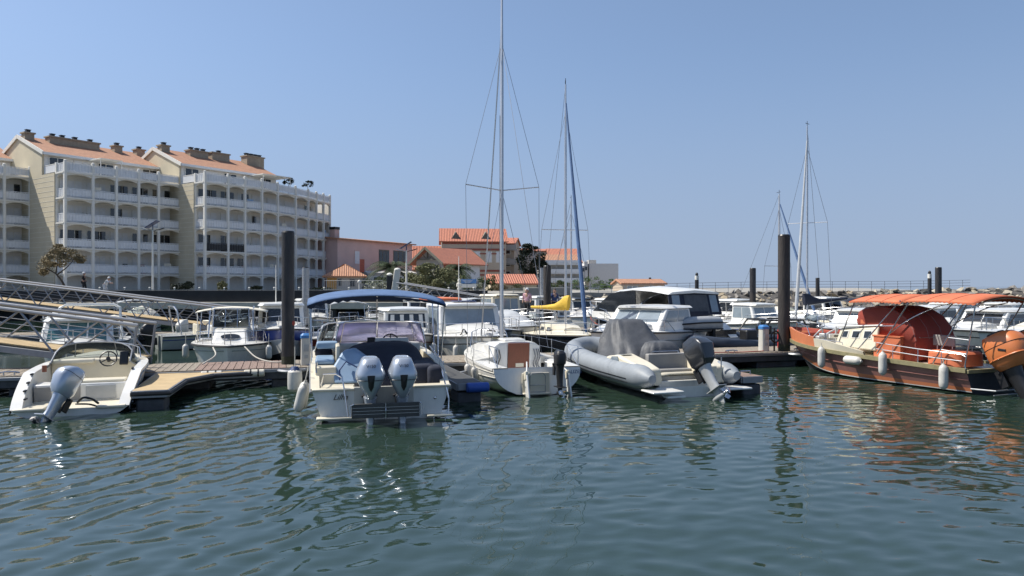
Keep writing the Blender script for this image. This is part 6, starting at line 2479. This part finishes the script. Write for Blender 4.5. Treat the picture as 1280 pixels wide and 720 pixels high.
    for e, s_ in ((q0 - ov, -1),):
        for b0, b1 in (((ev0, h0), (rm, zr)), ((rm, zr), (ev1, h0))):
            m.bar(e + DIRY * b0[0] + V((0, 0, b0[1] - .12)) - DIRX * .04, e + DIRY * b1[0] + V((0, 0, b1[1] - .12)) - DIRX * .04, .10, .42)
    m.build('barge_board', trimpaint, t, smooth=0)
    m = MB()
    m.bar(q0 - ov + DIRY * (ev0 - .06) + V((0, 0, h0 - .14)), q1 + ov + DIRY * (ev0 - .06) + V((0, 0, h0 - .14)), .16, .3)
    m.build('gutter', railpanel, t, smooth=0)
    for x, w, dp, h, pots in chimneys:
        c = q0 + DIRX * x + DIRY * (rm - 1.2) + V((0, 0, zr - .45))
        m = MB()
        m.box(c + V((0, 0, -.4)), (w, dp, 1.4 + h), an)
        m.box(c + V((0, 0, .3 + h / 2)), (w + .25, dp + .25, .16), an)
        ch = m.build('chimney', chimneym, t, smooth=0)
        for k in range(pots):
            m = MB()
            pc = c + DIRX * ((k + .5) / pots - .5) * w + V((0, 0, .38 + h / 2))
            m.box(pc + V((0, 0, .12)), (.42, .42, .28), an)
            m.box(pc + V((0, 0, .32)), (.55, .55, .08), an)
            m.build('chimney_pot', black, ch, smooth=0)
    if awning:
        m = MB()
        x0, x1 = awning
        c = q0 + DIRX * (x0 + x1) / 2 + DIRY * 3.4 + V((0, 0, FL[4] + 2.25))
        m.box(c, (x1 - x0, 3.2, .1), an)
        aw = m.build('terrace_awning', trimpaint, t, smooth=0)
        m = MB()
        for x in (x0 + .1, x1 - .1):
            m.cyl(q0 + DIRX * x + DIRY * 1.9 + V((0, 0, FL[4])), q0 + DIRX * x + DIRY * 1.9 + V((0, 0, FL[4] + 2.2)), .05, n=6)
        m.build('awning_post', trimpaint, t)
    return t


def chain(p0, ws):
    out = [V(p0)]
    for w in ws:
        out.append(out[-1] + DIRX * w)
    return out


b1 = [V((-55.8, 86.15, 0)) - DIRX * 10.6]
b1 = chain(b1[0], [2.65, 2.65, 2.65, 2.65])
apartment('left cream apartment block cut by the picture edge, red roof lowest', b1, 16, {(2, 1), (3, 3)}, zr=20.4, chimneys=())
b2 = chain((-48.9, 81.4, 0), [2.93, 2.6, 2.6, 2.43, 2.86])
apartment('middle cream apartment block with sunlit gable above the brown tree', b2, 17.5, {(3, 3), (4, 3), (0, 1), (1, 1), (3, 1), (4, 1), (2, 2), (2, 3)},
          chimneys=((.3, 1.0, 1.0, .7, 1), (3.5, 2.2, 1.2, .6, 2), (6.4, 3.6, 1.2, .6, 2), (10.6, 1.0, 1.0, .8, 1), (13.5, 1.1, 1.0, .7, 1)), awning=(4.6, 7.2))
b3 = [V((-36.85, 89.27, 0))] + [V(p) for p in ((-35.05, 91.8, 0), (-33.66, 93.74, 0), (-32.2, 95.75, 0), (-31.2, 99.0, 0), (-29.9, 102.7, 0), (-29.05, 106.0, 0), (-28.65, 108.9, 0), (-28.1, 110.8, 0), (-27.65, 112.9, 0))]
apartment('right cream apartment block with curved balcony front nearest the pink house', b3, 17, {(0, 3), (1, 3), (2, 3), (0, 1), (1, 1), (0, 0), (1, 0), (2, 0), (3, 2), (7, 3)},
          chimneys=((.4, 1.1, 1.0, .7, 1), (5.0, 2.6, 1.2, .6, 3), (8.2, 2.6, 1.2, .9, 1), (13.6, 2.8, 1.4, 1.5, 4)), dark_rails={(0, 1), (1, 1)}, awning=(9.5, 14), terrace_only=True)

# ------------------------------------------------------------------ houses farther along the shore


def win(parent, q, u0, u1, v0, v1, frame=None, pane=None, mull=1):
    m = MB()
    m.panel(q, u0, u1, v0, v1, .05, .1)
    f = m.build('window', frame or trimpaint, parent, smooth=0)
    for k in range(mull):
        w = (u1 - u0) / mull
        m = MB()
        m.panel(q, u0 + w * k + w * .1, u0 + w * (k + 1) - w * .1, v0 + (v1 - v0) * .08, v1 - (v1 - v0) * .08, .07, .03)
        m.build('pane', pane or darkglass, f, smooth=0)


def house(label, c, rot, L, Wd, z0, ze, zr, wall, roof, over=.5, hip=False, cat='house', shear=0.0):
    """Ridge along local X; returns thing and its four wall quads (front = -Y)."""
    t = thing('house', label, cat, (c[0], c[1], z0), rot, 'houses along the shore')
    h, r = ze - z0, zr - z0
    x, y = L / 2, Wd / 2
    m = MB()
    g = x if not hip else x
    ring0 = [V((-x, -y, 0)), V((x, -y, 0)), V((x, y, 0)), V((-x, y, 0))]
    m.add(ring0 + [p + V((0, 0, h)) for p in ring0] + [V((-x, 0, r if not hip else h)), V((x, 0, r if not hip else h))],
          [(0, 3, 2, 1), (0, 1, 5, 4), (2, 3, 7, 6), (1, 2, 6, 9, 5), (3, 0, 4, 8, 7)])
    wl = m.build('wall', wall, t, smooth=0)
    hx = x - (y if hip else -over)
    k = (r - h) / y
    ez = h - k * over
    m = MB()
    th = V((0, 0, .16))
    e = [V((-x - over, -y - over, ez)), V((x + over, -y - over, ez)), V((x + over, y + over, ez)), V((-x - over, y + over, ez)), V((-hx, 0, r + .03)), V((hx, 0, r + .03))]
    f = [(0, 1, 5, 4), (2, 3, 4, 5), (1, 2, 5), (3, 0, 4)]
    if not hip:
        f = f[:2]
    m.add(e, f)
    m.build('roof', roof, t, smooth=0, solid=.2)
    q = dict(front=[ring0[0], ring0[1], ring0[1] + V((0, 0, h)), ring0[0] + V((0, 0, h))], right=[ring0[1], ring0[2], ring0[2] + V((0, 0, h)), ring0[1] + V((0, 0, h))],
             left=[ring0[3], ring0[0], ring0[0] + V((0, 0, h)), ring0[3] + V((0, 0, h))])
    return t, wl, q


t, wl, q = house('long pink house with brown-edged roof beside the curved apartment block', (-25.3, 120.5), 60, 18, 9, 2.3, 9.9, 10.35, pinkst, tile_orange)
win(wl, q['front'], .52, .66, .48, .84, timbergreen, darkglass, 3)
win(wl, q['front'], .72, .92, .55, .84, timbergreen, darkglass, 3)
win(wl, q['front'], .2, .27, .5, .8, pinkst, shutter, 1)
m = MB()
m.panel(q['front'], .70, .98, 0, .42, .06, .1)
m.build('grey_annex_face', greyst, t, smooth=0)
m = MB()
m.box((-7.5, -2.5, 8.0), (1.0, 1.0, 2.2))
ch = m.build('chimney', pinkst, t, smooth=0)
m = MB()
m.box((-7.5, -2.5, 9.3), (1.1, 1.1, .4))
m.build('chimney_pot', black, ch, smooth=0)
t, wl, q = house('low grey house with bright orange hipped roof in front of the pink house', (-22.0, 98), 12, 4.6, 5, 2.3, 4.3, 5.6, greyst, tile_orange, hip=True)
win(wl, q['front'], .62, .8, .2, .75, greyst, darkglass, 1)
win(wl, q['front'], .30, .42, .25, .75, greyst, darkglass, 1)
m = MB()
m.panel(q['front'], .02, .28, 0, .8, .04, .1)
m.build('ochre_wall', ochre, t, smooth=0)
m = MB()
m.box((2.2, -1.0, 3.2), (.6, .6, 1.7))
m.build('chimney', redband, t, smooth=0)
t, wl, q = house('grey terraced house low behind the palms, flat roof', (-18.8, 112), 20, 7, 8, 2.3, 4.7, 5.0, greyst, greyst, over=.15)
win(wl, q['front'], .1, .4, .45, .8, trimpaint, darkglass, 2)
win(wl, q['front'], .55, .9, .45, .8, trimpaint, darkglass, 2)
t, wl, q = house('red-roofed house behind the palms right of the pink house', (-18.5, 140), 8, 12, 10, 2.3, 6.2, 10.3, beigest, tile_red)
for x in (-2.2, 1.8):
    m = MB()
    m.box((x, -2.6, 6.2), (1.0, 1.6, 1.2))
    m.build('dormer', trimpaint, t, smooth=0)
t, wl, q = house('chalet with timbered dark gable and long orange-red roof above the olive bush', (-9.9, 116), 50, 8.2, 5.8, 2.3, 6.7, 8.6, greyst, tile_red, over=.9)
lq = [V((-4.1, 2.9, 0)), V((-4.1, -2.9, 0)), V((-4.1, -2.9, 4.4)), V((-4.1, 2.9, 4.4))]
for u0, u1 in ((.12, .32), (.42, .58), (.68, .88)):
    win(wl, lq, u0, u1, .52, .86, timbergreen, darkglass, 1)
m = MB()
for s in (-1, 1):
    m.bar((-5.05, s * 3.8, 3.82), (-5.05, 0, 6.32), .12, .35)
    m.bar((5.05, s * 3.8, 3.82), (5.05, 0, 6.32), .12, .35)
m.bar((-4.5, -2.4, 4.6), (-4.5, 2.4, 4.6), .12, .22)
m.bar((-4.5, 0, 4.6), (-4.5, 0, 6.1), .12, .22)
for s in (-1, 1):
    m.bar((-4.5, s * .2, 4.6), (-4.5, s * 1.1, 5.4), .1, .16)
m.build('gable_timber', timbergreen, t, smooth=0)
m = MB()
m.panel(q['front'], .02, .38, .3, .98, .05, .1)
m.build('red_wall', redband, t, smooth=0)
m = MB()
m.panel(q['front'], .4, .98, .3, .98, .05, .1)
m.build('glazed_wall', shutter, t, smooth=0)
t, wl, q = house('tall beige villa with dark red brick bands and two small roof dormers', (-7.3, 138), 6, 11.6, 9, 2.3, 11.0, 13.4, beigest, tile_red, over=.4)
for v0, v1 in ((.93, .965), (.80, .84), (.72, .745), (.36, .40), (.28, .31)):
    m = MB()
    m.panel(q['front'], .02, .98, v0, v1, .06, .1)
    m.build('brick_band', redband, t, smooth=0)
    m = MB()
    m.panel(q['right'], .02, .98, v0, v1, .06, .1)
    m.build('brick_band', redband, t, smooth=0)
for u0 in (.08, .26, .5, .68, .84):
    win(wl, q['front'], u0, u0 + .10, .55, .78, trimpaint, shutter, 1)
    win(wl, q['front'], u0, u0 + .10, .12, .27, trimpaint, darkglass, 1)
for x in (-3.2, 2.2):
    m = MB()
    m.prism([(x - .9, -4.0, 9.0), (x + .9, -4.0, 9.0), (x, -4.0, 10.3)], (0, 2.6, .3))
    m.build('dormer', timbergreen, t, smooth=0)
t, wl, q = house('narrow beige house with balconies right of the striped villa', (-1.3, 146), -8, 4.6, 8, 2.3, 11.0, 12.2, beigest, tile_red, over=.3)
for k in range(3):
    m = MB()
    m.box((1.0, -4.4, 2.0 + k * 2.7), (3.6, .9, .14))
    m.box((1.0, -4.8, 2.55 + k * 2.7), (3.6, .06, .9))
    m.build('balcony', greyst, t, smooth=0)
    win(wl, q['front'], .3, .85, .22 + .27 * k, .40 + .27 * k, trimpaint, darkglass, 2)
t, wl, q = house('plain grey-beige house behind the dark pine', (3.2, 156), 18, 9, 9, 2.3, 10.0, 10.6, greyst, tile_red, over=.1)
win(wl, q['front'], .55, .65, .3, .5, trimpaint, shutter, 1)
t, wl, q = house('low house with orange roof just right of the striped villa, near the mast foot', (-.2, 92), 10, 5.6, 5, 2.3, 3.2, 4.2, stucco, tile_red, over=.3)
t, wl, q = house('small pavilion with pointed red roof left of the dark pine', (.9, 108), 30, 1.7, 1.7, 2.3, 3.6, 4.5, beigest, tile_red, over=.5, hip=True)
t, wl, q = house('beige apartment house with bright orange flat-pitched roof behind the second mast', (10.2, 152), 4, 6.0, 7, 2.3, 8.9, 10.4, beigest, tile_red, over=.3)
win(wl, q['front'], .35, .95, .72, .95, trimpaint, greyglass, 4)
t, wl, q = house('pale terraced house with railings below the orange flat-pitched roof', (8.6, 138), 4, 7.2, 8, 2.3, 7.2, 8.6, greyst, tile_orange, over=.3)
for k in range(3):
    m = MB()
    m.box((0, -4.5, 1.2 + k * 1.6), (7.0, 1.0, .12))
    m.box((0, -4.95, 1.65 + k * 1.6), (7.0, .06, .7))
    m.build('balcony', railpanel, t, smooth=0)
# white flat-roofed block
t = thing('apartment_building', 'white flat-roofed building beyond the green bushes, stepped side on its left', 'building', (19.8, 170, 2.3), 4, 'houses along the shore')
m = MB()
m.box((.4, 0, 2.8), (6.6, 8, 5.6))
wl = m.build('wall', pm('stucco_white', (.62, .60, .58), .9, var=.04), t, smooth=0)
m = MB()
m.box((-1.6, .5, 6.0), (1.7, 3, 1.0))
m.build('roof_hut', greyst, t, smooth=0)
for k in range(4):
    m = MB()
    m.box((-3.6 - k * .6, -1.2, 2.2 + (3 - k) * .55), (.75, 6, 4.4 - k * .8))
    s = m.build('stepped_bay', MATS['stucco_white'], t, smooth=0)
    m = MB()
    m.box((-3.6 - k * .6, -4.22, 3.6 + (3 - k) * .3), (.5, .06, .8))
    m.build('window', darkglass, s, smooth=0)
t, wl, q = house('long low house with orange roof at the end of the shore, by the breakwater', (15.6, 92), 6, 5.2, 5, 1.8, 3.15, 3.6, beigest, tile_orange, over=.25)
win(wl, q['front'], .1, .35, .2, .8, trimpaint, greyglass, 2)
win(wl, q['front'], .5, .75, .2, .8, trimpaint, greyglass, 2)
win(wl, q['front'], .82, .92, .2, .8, trimpaint, darkglass, 1)
m = MB()
m.cyl((1.5, 0, 1.7), (1.5, 0, 2.1), .15, n=8)
m.build('roof_vent', black, t)

# ------------------------------------------------------------------ trees, palms and bushes


def leaf_cloud(m, blobs, n, size, rnd, flat=.5):
    for _ in range(n):
        c, r = blobs[rnd.randrange(len(blobs))]
        while True:
            d = V((rnd.uniform(-1, 1), rnd.uniform(-1, 1), rnd.uniform(-1, 1)))
            if .35 < d.length < 1:
                break
        d *= rnd.uniform(.75, 1.08)
        p = V(c) + V((d.x * r[0], d.y * r[1], d.z * r[2]))
        a = V((rnd.gauss(0, 1), rnd.gauss(0, 1), rnd.gauss(0, 1) * flat)).normalized() * size * rnd.uniform(.6, 1.4)
        b = a.cross(V((rnd.gauss(0, 1), rnd.gauss(0, 1), rnd.gauss(0, 1)))).normalized() * size * rnd.uniform(.3, .6)
        k = len(m.v)
        m.v += [tuple(p - a), tuple(p + b), tuple(p + a), tuple(p - b)]
        m.f.append((k, k + 1, k + 2, k + 3))
        m.m.append(0)


def tree(name, label, loc, blobs, n, size, leaf, trunk=None, limbs=(), cat='tree', seed=1, r0=.2, group='trees and bushes along the shore'):
    rnd = random.Random(seed)
    t = thing(name, label, cat, loc, 0, group)
    if trunk:
        m = MB()
        sp = smooth_path(trunk, 4)
        m.tube(sp, [r0 * (1 - .55 * i / (len(sp) - 1)) for i in range(len(sp))], 8)
        tr = m.build('trunk', trunkm, t, smooth=60)
        for l in limbs:
            m = MB()
            sp = smooth_path(l, 4)
            m.tube(sp, [r0 * .5 * (1 - .75 * i / (len(sp) - 1)) for i in range(len(sp))], 6)
            m.build('limb', trunkm, tr, smooth=60)
    sub = []
    for c, r in blobs:
        sub.append((c, r))
        for _ in range(5):
            d = V((rnd.gauss(0, 1), rnd.gauss(0, 1), rnd.gauss(0, 1))).normalized()
            k = rnd.uniform(.28, .5)
            sub.append((V(c) + V((d.x * r[0], d.y * r[1], d.z * r[2])) * .85, tuple(q * k for q in r)))
    m = MB()
    leaf_cloud(m, sub, n, size, rnd)
    o = m.build('crown', MATS[leaf], t, smooth=0, recalc=False)
    return t


def P(px, D, z):
    return at(px, D, z)


tree('sparse_tree', 'leaning sparse brown-leaved tree in front of the middle apartment block', P(83, 64, 2.3), [((-.9, 0, 2.9), (1.25, 1.0, .85)), ((-1.9, .1, 2.2), (.8, .8, .75)), ((.25, 0, 3.2), (1.1, .9, .7)), ((-.6, 0, 3.6), (.9, .8, .5)), ((1.1, .1, 2.9), (.55, .5, .4))],
     7500, .085, 'leaf_dry', [(0, 0, -.1), (-.3, 0, .8), (-.9, 0, 1.6)], [[(-.9, 0, 1.6), (-1.6, 0, 2.0), (-2.1, .1, 2.4)], [(-.9, 0, 1.6), (-.8, 0, 2.4), (-.7, 0, 3.3)], [(-.8, 0, 1.5), (.1, 0, 2.2), (.8, 0, 3.0)]], seed=3, r0=.13)
tree('pine_tree', 'dark green pine standing among the houses left of the second mast', P(664, 125, 2.3), [((0, 0, 5.0), (2.2, 2, 2.2)), ((-.6, 0, 6.6), (1.9, 1.6, .9)), ((1.2, 0, 4.0), (1.7, 1.5, 1.6)), ((-.8, 0, 3.4), (1.5, 1.5, 1.6)), ((2.1, 0, 2.6), (1.2, 1.2, 1.2))],
     7000, .2, 'leaf_dark', [(0, 0, 0), (0, 0, 4.5)], [], seed=5, r0=.3)
tree('round_tree', 'broad olive-green bushy tree in front of the chalet', P(543, 78, 2.3), [((0, 0, 1.4), (2.5, 1.8, 1.35)), ((-1.7, 0, 1.0), (1.8, 1.5, 1.0)), ((1.8, 0, .9), (1.8, 1.4, 1.0)), ((-.2, 0, 2.1), (1.7, 1.2, .7))], 12000, .12, 'leaf_olive', [(0, 0, 0), (0, 0, 1.2)], [], seed=6)
for px, D, w, h, leaf, lab, sd_ in ((610, 88, 1.3, 1.5, 'leaf_green', 'green bush right of the blue sign', 11), (598, 84, .9, .8, 'leaf_grey', 'grey-green shrub right behind the blue sign legs', 12), (566, 80, 1.0, .8, 'leaf_grey', 'pale grey-green shrub left of the blue sign', 13),
                                (476, 74, 1.5, .9, 'leaf_grey', 'pale frond-like shrub under the left palm', 14), (640, 90, 1.2, 1.0, 'leaf_olive', 'olive bush left of the brown pile', 15), (652, 96, 1.3, 1.5, 'leaf_green', 'dull green bush below the dark pine', 16),
                                (735, 108, 2.1, 1.9, 'leaf_bright', 'bright green bushes below the white building, left clump', 17), (756, 106, 2.2, 1.5, 'leaf_bright', 'bright green bushes below the white building, right clump', 18), (697, 104, 1.5, 1.1, 'leaf_green', 'green bush between brown pile and second mast', 19),
                                (229, 68, .95, .75, 'leaf_dark', 'dark round bush at the foot of the curved apartment block', 20), (278, 72, .5, .8, 'leaf_olive', 'small potted bush in front of the ground-floor arches', 21), (320, 74, .7, .45, 'leaf_dark', 'low dark bush left of the tall black pile', 22),
                                (400, 80, 1.2, .35, 'leaf_dark', 'low dark hedge clump at the right end of the apartment block', 23), (625, 86, .8, .7, 'leaf_dry', 'reddish-brown shrub right of the tall mast', 24), (520, 80, 1.4, .9, 'leaf_olive', 'low olive shrub between lamp post and olive tree', 25), (575, 92, 1.6, 1.6, 'leaf_green', 'green bush behind the stone bust', 26), (470, 96, 1.7, 1.5, 'leaf_green', 'green bush in front of the grey terraced house', 27), (505, 88, 1.5, 1.5, 'leaf_palm', 'dense green bush around the foot of the large palm', 28)):
    z0 = 2.3 if px < 700 else 2.0
    tree('bush', lab, P(px, D, z0), [((0, 0, h * .55), (w, w * .8, h * .6)), ((w * .4, 0, h * .8), (w * .6, w * .5, h * .4)), ((-w * .5, 0, h * .5), (w * .6, w * .5, h * .45))], 1500, .1, leaf, [(0, 0, 0), (0, 0, h * .5)], [], cat='bush', seed=sd_, r0=.06)
for x, lab, sd_ in ((10.3, 'left of two round potted trees on the roof terrace', 31), (13.6, 'right of two round potted trees on the roof terrace', 32)):
    p = V((-36.0, 96.5, 15.4)) + DIRX * (x - 1.8)
    tree('potted_tree', lab, p, [((0, 0, 2.0), (.75, .7, .42)), ((.2, 0, 2.3), (.45, .4, .25)), ((-.4, 0, 1.8), (.4, .4, .22))], 900, .10, 'leaf_dark', [(0, 0, 0), (.03, 0, 1.7)], [], seed=sd_, r0=.07)


def palm(label, loc, h, r, seed):
    rnd = random.Random(seed)
    t = thing('palm_tree', label, 'palm tree', loc, 0, 'trees and bushes along the shore')
    m = MB()
    m.tube([(0, 0, 0), (0.05, 0, h * .5), (0, 0, h)], [.28, .24, .26], 10)
    m.build('trunk', trunkm, t)
    for k in range(34):
        a = k * 2.4 + rnd.uniform(-.2, .2)
        el = rnd.uniform(-.35, 1.25)
        d = V((math.cos(a), math.sin(a), 0))
        pts = []
        L = r * rnd.uniform(.85, 1.15)
        for i in range(8):
            q = i / 7
            pts.append(V((0, 0, h)) + d * (L * q * math.cos(el * (1 - q * .4))) + V((0, 0, L * (math.sin(el) * q - .75 * q * q))))
        m = MB()
        m.tube(pts, [.035 * (1 - .8 * i / 7) for i in range(8)], 4)
        side = V((-d.y, d.x, 0))
        for i in range(1, 8):
            for s in (-1, 1):
                for j in range(3):
                    p = pts[i - 1].lerp(pts[i], j / 3)
                    w = L * .26 * (1 - (i / 8 - .35) ** 2)
                    e = p + side * s * w * .8 + (pts[i] - pts[i - 1]).normalized() * w * .5 + V((0, 0, -w * .35))
                    n = (pts[i] - pts[i - 1]).normalized() * .05
                    m.add([p - n, p + n, e], [(0, 1, 2)])
        m.build('frond', MATS['leaf_palm'], t, smooth=0, recalc=False)
    return t


palm('large palm with drooping fronds left of the second street lamp', P(490, 86, 2.3), 2.5, 3.2, 41)
palm('smaller palm partly hidden at the left of the chalet', P(522, 100, 2.3), 1.7, 2.2, 42)
palm('dark palm in front of the chalet roof, left of the blue sign', P(573, 96, 2.3), 2.6, 2.5, 43)

# ------------------------------------------------------------------ lamps, sign, people


def solar_lamp(label, px, D, top, z0=2.25):
    t = thing('street_lamp', label, 'street lamp', P(px, D, z0), 0, 'solar street lamps')
    h = top - z0
    m = MB()
    m.cyl((0, 0, 0), (0, 0, h), .09, .06, 10)
    m.build('pole', trimpaint, t)
    m = MB()
    m.box((-.05, 0, h + .45), (1.15, .7, .05), Matrix.Rotation(R(-32), 3, 'Y'))
    m.cyl((0, 0, h - .05), (0, 0, h + .42), .04, n=6)
    m.build('solar_panel', lettblue, t)
    for s in (-1, 1):
        m = MB()
        m.tube([(0, 0, h - .15), (s * .35, 0, h - .02), (s * .7, 0, h + .05)], .03, 6)
        m.box((s * .72, 0, h + .06), (.5, .2, .07), Matrix.Rotation(R(-18 * s), 3, 'Y'))
        m.build('lamp_head', lightgrey if s < 0 else black, t)


solar_lamp('tall white solar street lamp in front of the middle apartment block', 191, 63, 7.6)
solar_lamp('white solar street lamp standing between the palms', 508, 66, 6.0)
t = thing('sign', 'blue and white information board on two posts behind the quay', 'sign', P(586, 66, 2.3), 0)
m = MB()
m.box((0, 0, .95), (1.35, .06, .38))
m.build('board', signblue, t, bevel=.01)
m = MB()
m.box((0, -.012, .55), (1.35, .05, .32))
m.build('lower_board', trimpaint, t, bevel=.01)
for s in (-1, 1):
    m = MB()
    m.cyl((s * .6, .06, -.05), (s * .6, .06, 1.2), .035, n=6)
    m.build('post', galv, t)
m = MB()
for k in range(3):
    m.box((-.1, -.036, 1.03 - .09 * k), (.9 - .2 * k, .006, .03))
m.build('text_line', trimpaint, t)
t = thing('lamp_post', 'short white globe lamp post in front of the grey house, by the quay', 'lamp post', P(449, 62, 2.3), 0)
m = MB()
m.cyl((0, 0, 0), (0, 0, .75), .05, n=8)
m.build('post', trimpaint, t)
m = MB()
m.ell((0, 0, .88), (.14, .14, .16), 10, 6)
m.build('globe', trimpaint, t)
t = thing('statue', 'pale stone bust on a pillar behind the quay left of the blue sign', 'statue', P(574, 64, 2.3), 0)
m = MB()
m.loft([sring(0, 0, z, w, w, 10, 3) for z, w in ((-.05, .2), (.45, .16), (.5, .24), (.75, .22), (.85, .1))])
m.ell((0, 0, 1.0), (.14, .16, .18), 10, 8)
m.build('bust', trimcream, t)
for px, D, w, h, lab in ((495, 60.3, .5, 1.75, 'pale slab-like stone post standing at the quay edge beneath the palm'), (487, 60.4, .45, 1.35, 'dark post with pale cap at the quay edge beneath the palm')):
    t = thing('quay_post', lab, 'post', P(px, D, 2.4), 0)
    m = MB()
    m.box((0, 0, h / 2), (w, .3, h), Matrix.Rotation(R(8 if px > 490 else 0), 3, 'Y'))
    m.build('shaft', trimcream if px > 490 else black, t, bevel=.06)
    m = MB()
    m.ell((.12 if px > 490 else 0, 0, h), (w * .55, .2, .16), 10, 6)
    m.build('cap', trimpaint, t)
t = thing('fence', 'grey metal fence of thin bars along the quay under the palms', 'fence', P(420, 64, 2.3), 0)
for z in (.25, 1.0):
    m = MB()
    m.cyl((-1, 0, z), (4, 0, z), .016, n=5)
    m.build('rail', galv, t)
m = MB()
m.cyl((0, 0, 0), (0, 0, 1.0), .012, n=5)
pr = m.build('bar', galv, t)
for i in range(26):
    o = pr if i == 0 else pr.copy()
    if i:
        COL.objects.link(o)
    o.location = (-1 + i * .2, 0, 0)


def person(label, loc, rot, joints, shirt, trousers, h=1.7, hair=None, hat=None):
    """joints: 2-D style pose in metres (local x right, y forward) built as one skinned body"""
    t = thing('person', label, 'person', loc, rot, None)
    J = joints
    names = list(J.keys())
    ed = [('pelvis', 'chest'), ('chest', 'neck'), ('neck', 'head'), ('chest', 'lsh'), ('lsh', 'lel'), ('lel', 'lha'), ('chest', 'rsh'), ('rsh', 'rel'), ('rel', 'rha'),
          ('pelvis', 'lhip'), ('lhip', 'lkn'), ('lkn', 'lan'), ('lan', 'lto'), ('pelvis', 'rhip'), ('rhip', 'rkn'), ('rkn', 'ran'), ('ran', 'rto')]
    rad = dict(pelvis=.14, chest=.155, neck=.06, head=.10, lsh=.07, rsh=.07, lel=.045, rel=.045, lha=.035, rha=.035, lhip=.095, rhip=.095, lkn=.065, rkn=.065, lan=.045, ran=.045, lto=.04, rto=.04)

    def body(nm, keep, mat, grow, parent):
        ns = [n for n in names if n in keep]
        me = bpy.data.meshes.new(nm)
        me.from_pydata([J[n] for n in ns], [(ns.index(a), ns.index(b)) for a, b in ed if a in keep and b in keep], [])
        me.materials.append(mat)
        o = bpy.data.objects.new(nm, me)
        COL.objects.link(o)
        o.parent = parent
        md = o.modifiers.new('skin', 'SKIN')
        root = 'pelvis' if 'pelvis' in ns else ns[0]
        for n, sv in zip(ns, me.skin_vertices[0].data):
            r = rad[n] + grow
            sv.radius = (r, r * .8)
            sv.use_root = n == root
        sb = o.modifiers.new('sub', 'SUBSURF')
        sb.levels = sb.render_levels = 2
        return o
    bd = body('body', set(names), skinm, 0, t)
    body('shirt', {'pelvis', 'chest', 'lsh', 'rsh', 'lel', 'rel'}, shirt, .018, t)
    body('trousers', {'pelvis', 'lhip', 'rhip', 'lkn', 'rkn', 'lan', 'ran'}, trousers, .018, t)
    m = MB()
    c = V(J['head'])
    m.ell(c + V((0, 0, .045)), (.095, .115, .135), 14, 10)
    m.ell(c + V((0, .11, .03)), (.015, .025, .025), 6, 5)
    for s in (-1, 1):
        m.ell(c + V((s * .095, 0, .03)), (.015, .03, .04), 6, 5)
    m.build('face', skinm, bd)
    m = MB()
    m.ell(c + V((0, -.018, .085)), (.105, .122, .115), 14, 8)
    m.build('hat' if hat else 'hair', hat or hairm, bd)
    return t


STAND = dict(pelvis=(0, 0, .95), chest=(0, .02, 1.32), neck=(0, .02, 1.48), head=(0, .04, 1.58), lsh=(-.18, .02, 1.42), lel=(-.25, .0, 1.14), lha=(-.22, .16, .95), rsh=(.18, .02, 1.42), rel=(.25, -.03, 1.14), rha=(.24, .1, .92),
             lhip=(-.09, 0, .90), lkn=(-.1, .14, .5), lan=(-.1, .1, .08), lto=(-.1, .25, .04), rhip=(.09, 0, .90), rkn=(.1, .02, .48), ran=(.1, -.2, .1), rto=(.1, -.06, .04))
LEAN = dict(STAND)
LEAN.update(chest=(0, .2, 1.22), neck=(0, .30, 1.34), head=(0, .36, 1.42), lsh=(-.17, .24, 1.3), lel=(-.22, .42, 1.1), lha=(-.16, .62, 1.05), rsh=(.17, .24, 1.3), rel=(.22, .42, 1.1), rha=(.16, .62, 1.05))
clothk = pm('cloth_black', (.02, .02, .024), .9, var=.15)
clothw = pm('cloth_white', (.66, .66, .66), .9, var=.05)
clothp = pm('cloth_pink', (.55, .33, .38), .9, var=.05)
person('person in dark clothes and pale cap walking along the quay', P(104.5, 62.6, 2.25), -80, STAND, clothk, clothk, hat=clothw)
person('person in white leaning forward over the quay wall', P(131, 62.2, 2.0), -85, LEAN, clothw, clothw, hat=clothw)
person('person in pink top and dark shorts standing on the boat behind the yellow sail cover', P(659, 41.5, .95), 160, STAND, clothp, clothk, hat=clothw)
person('person in dark blue standing on the deck right of the yellow sail cover', P(693, 44.8, .9), 200, STAND, lettblue, clothk)
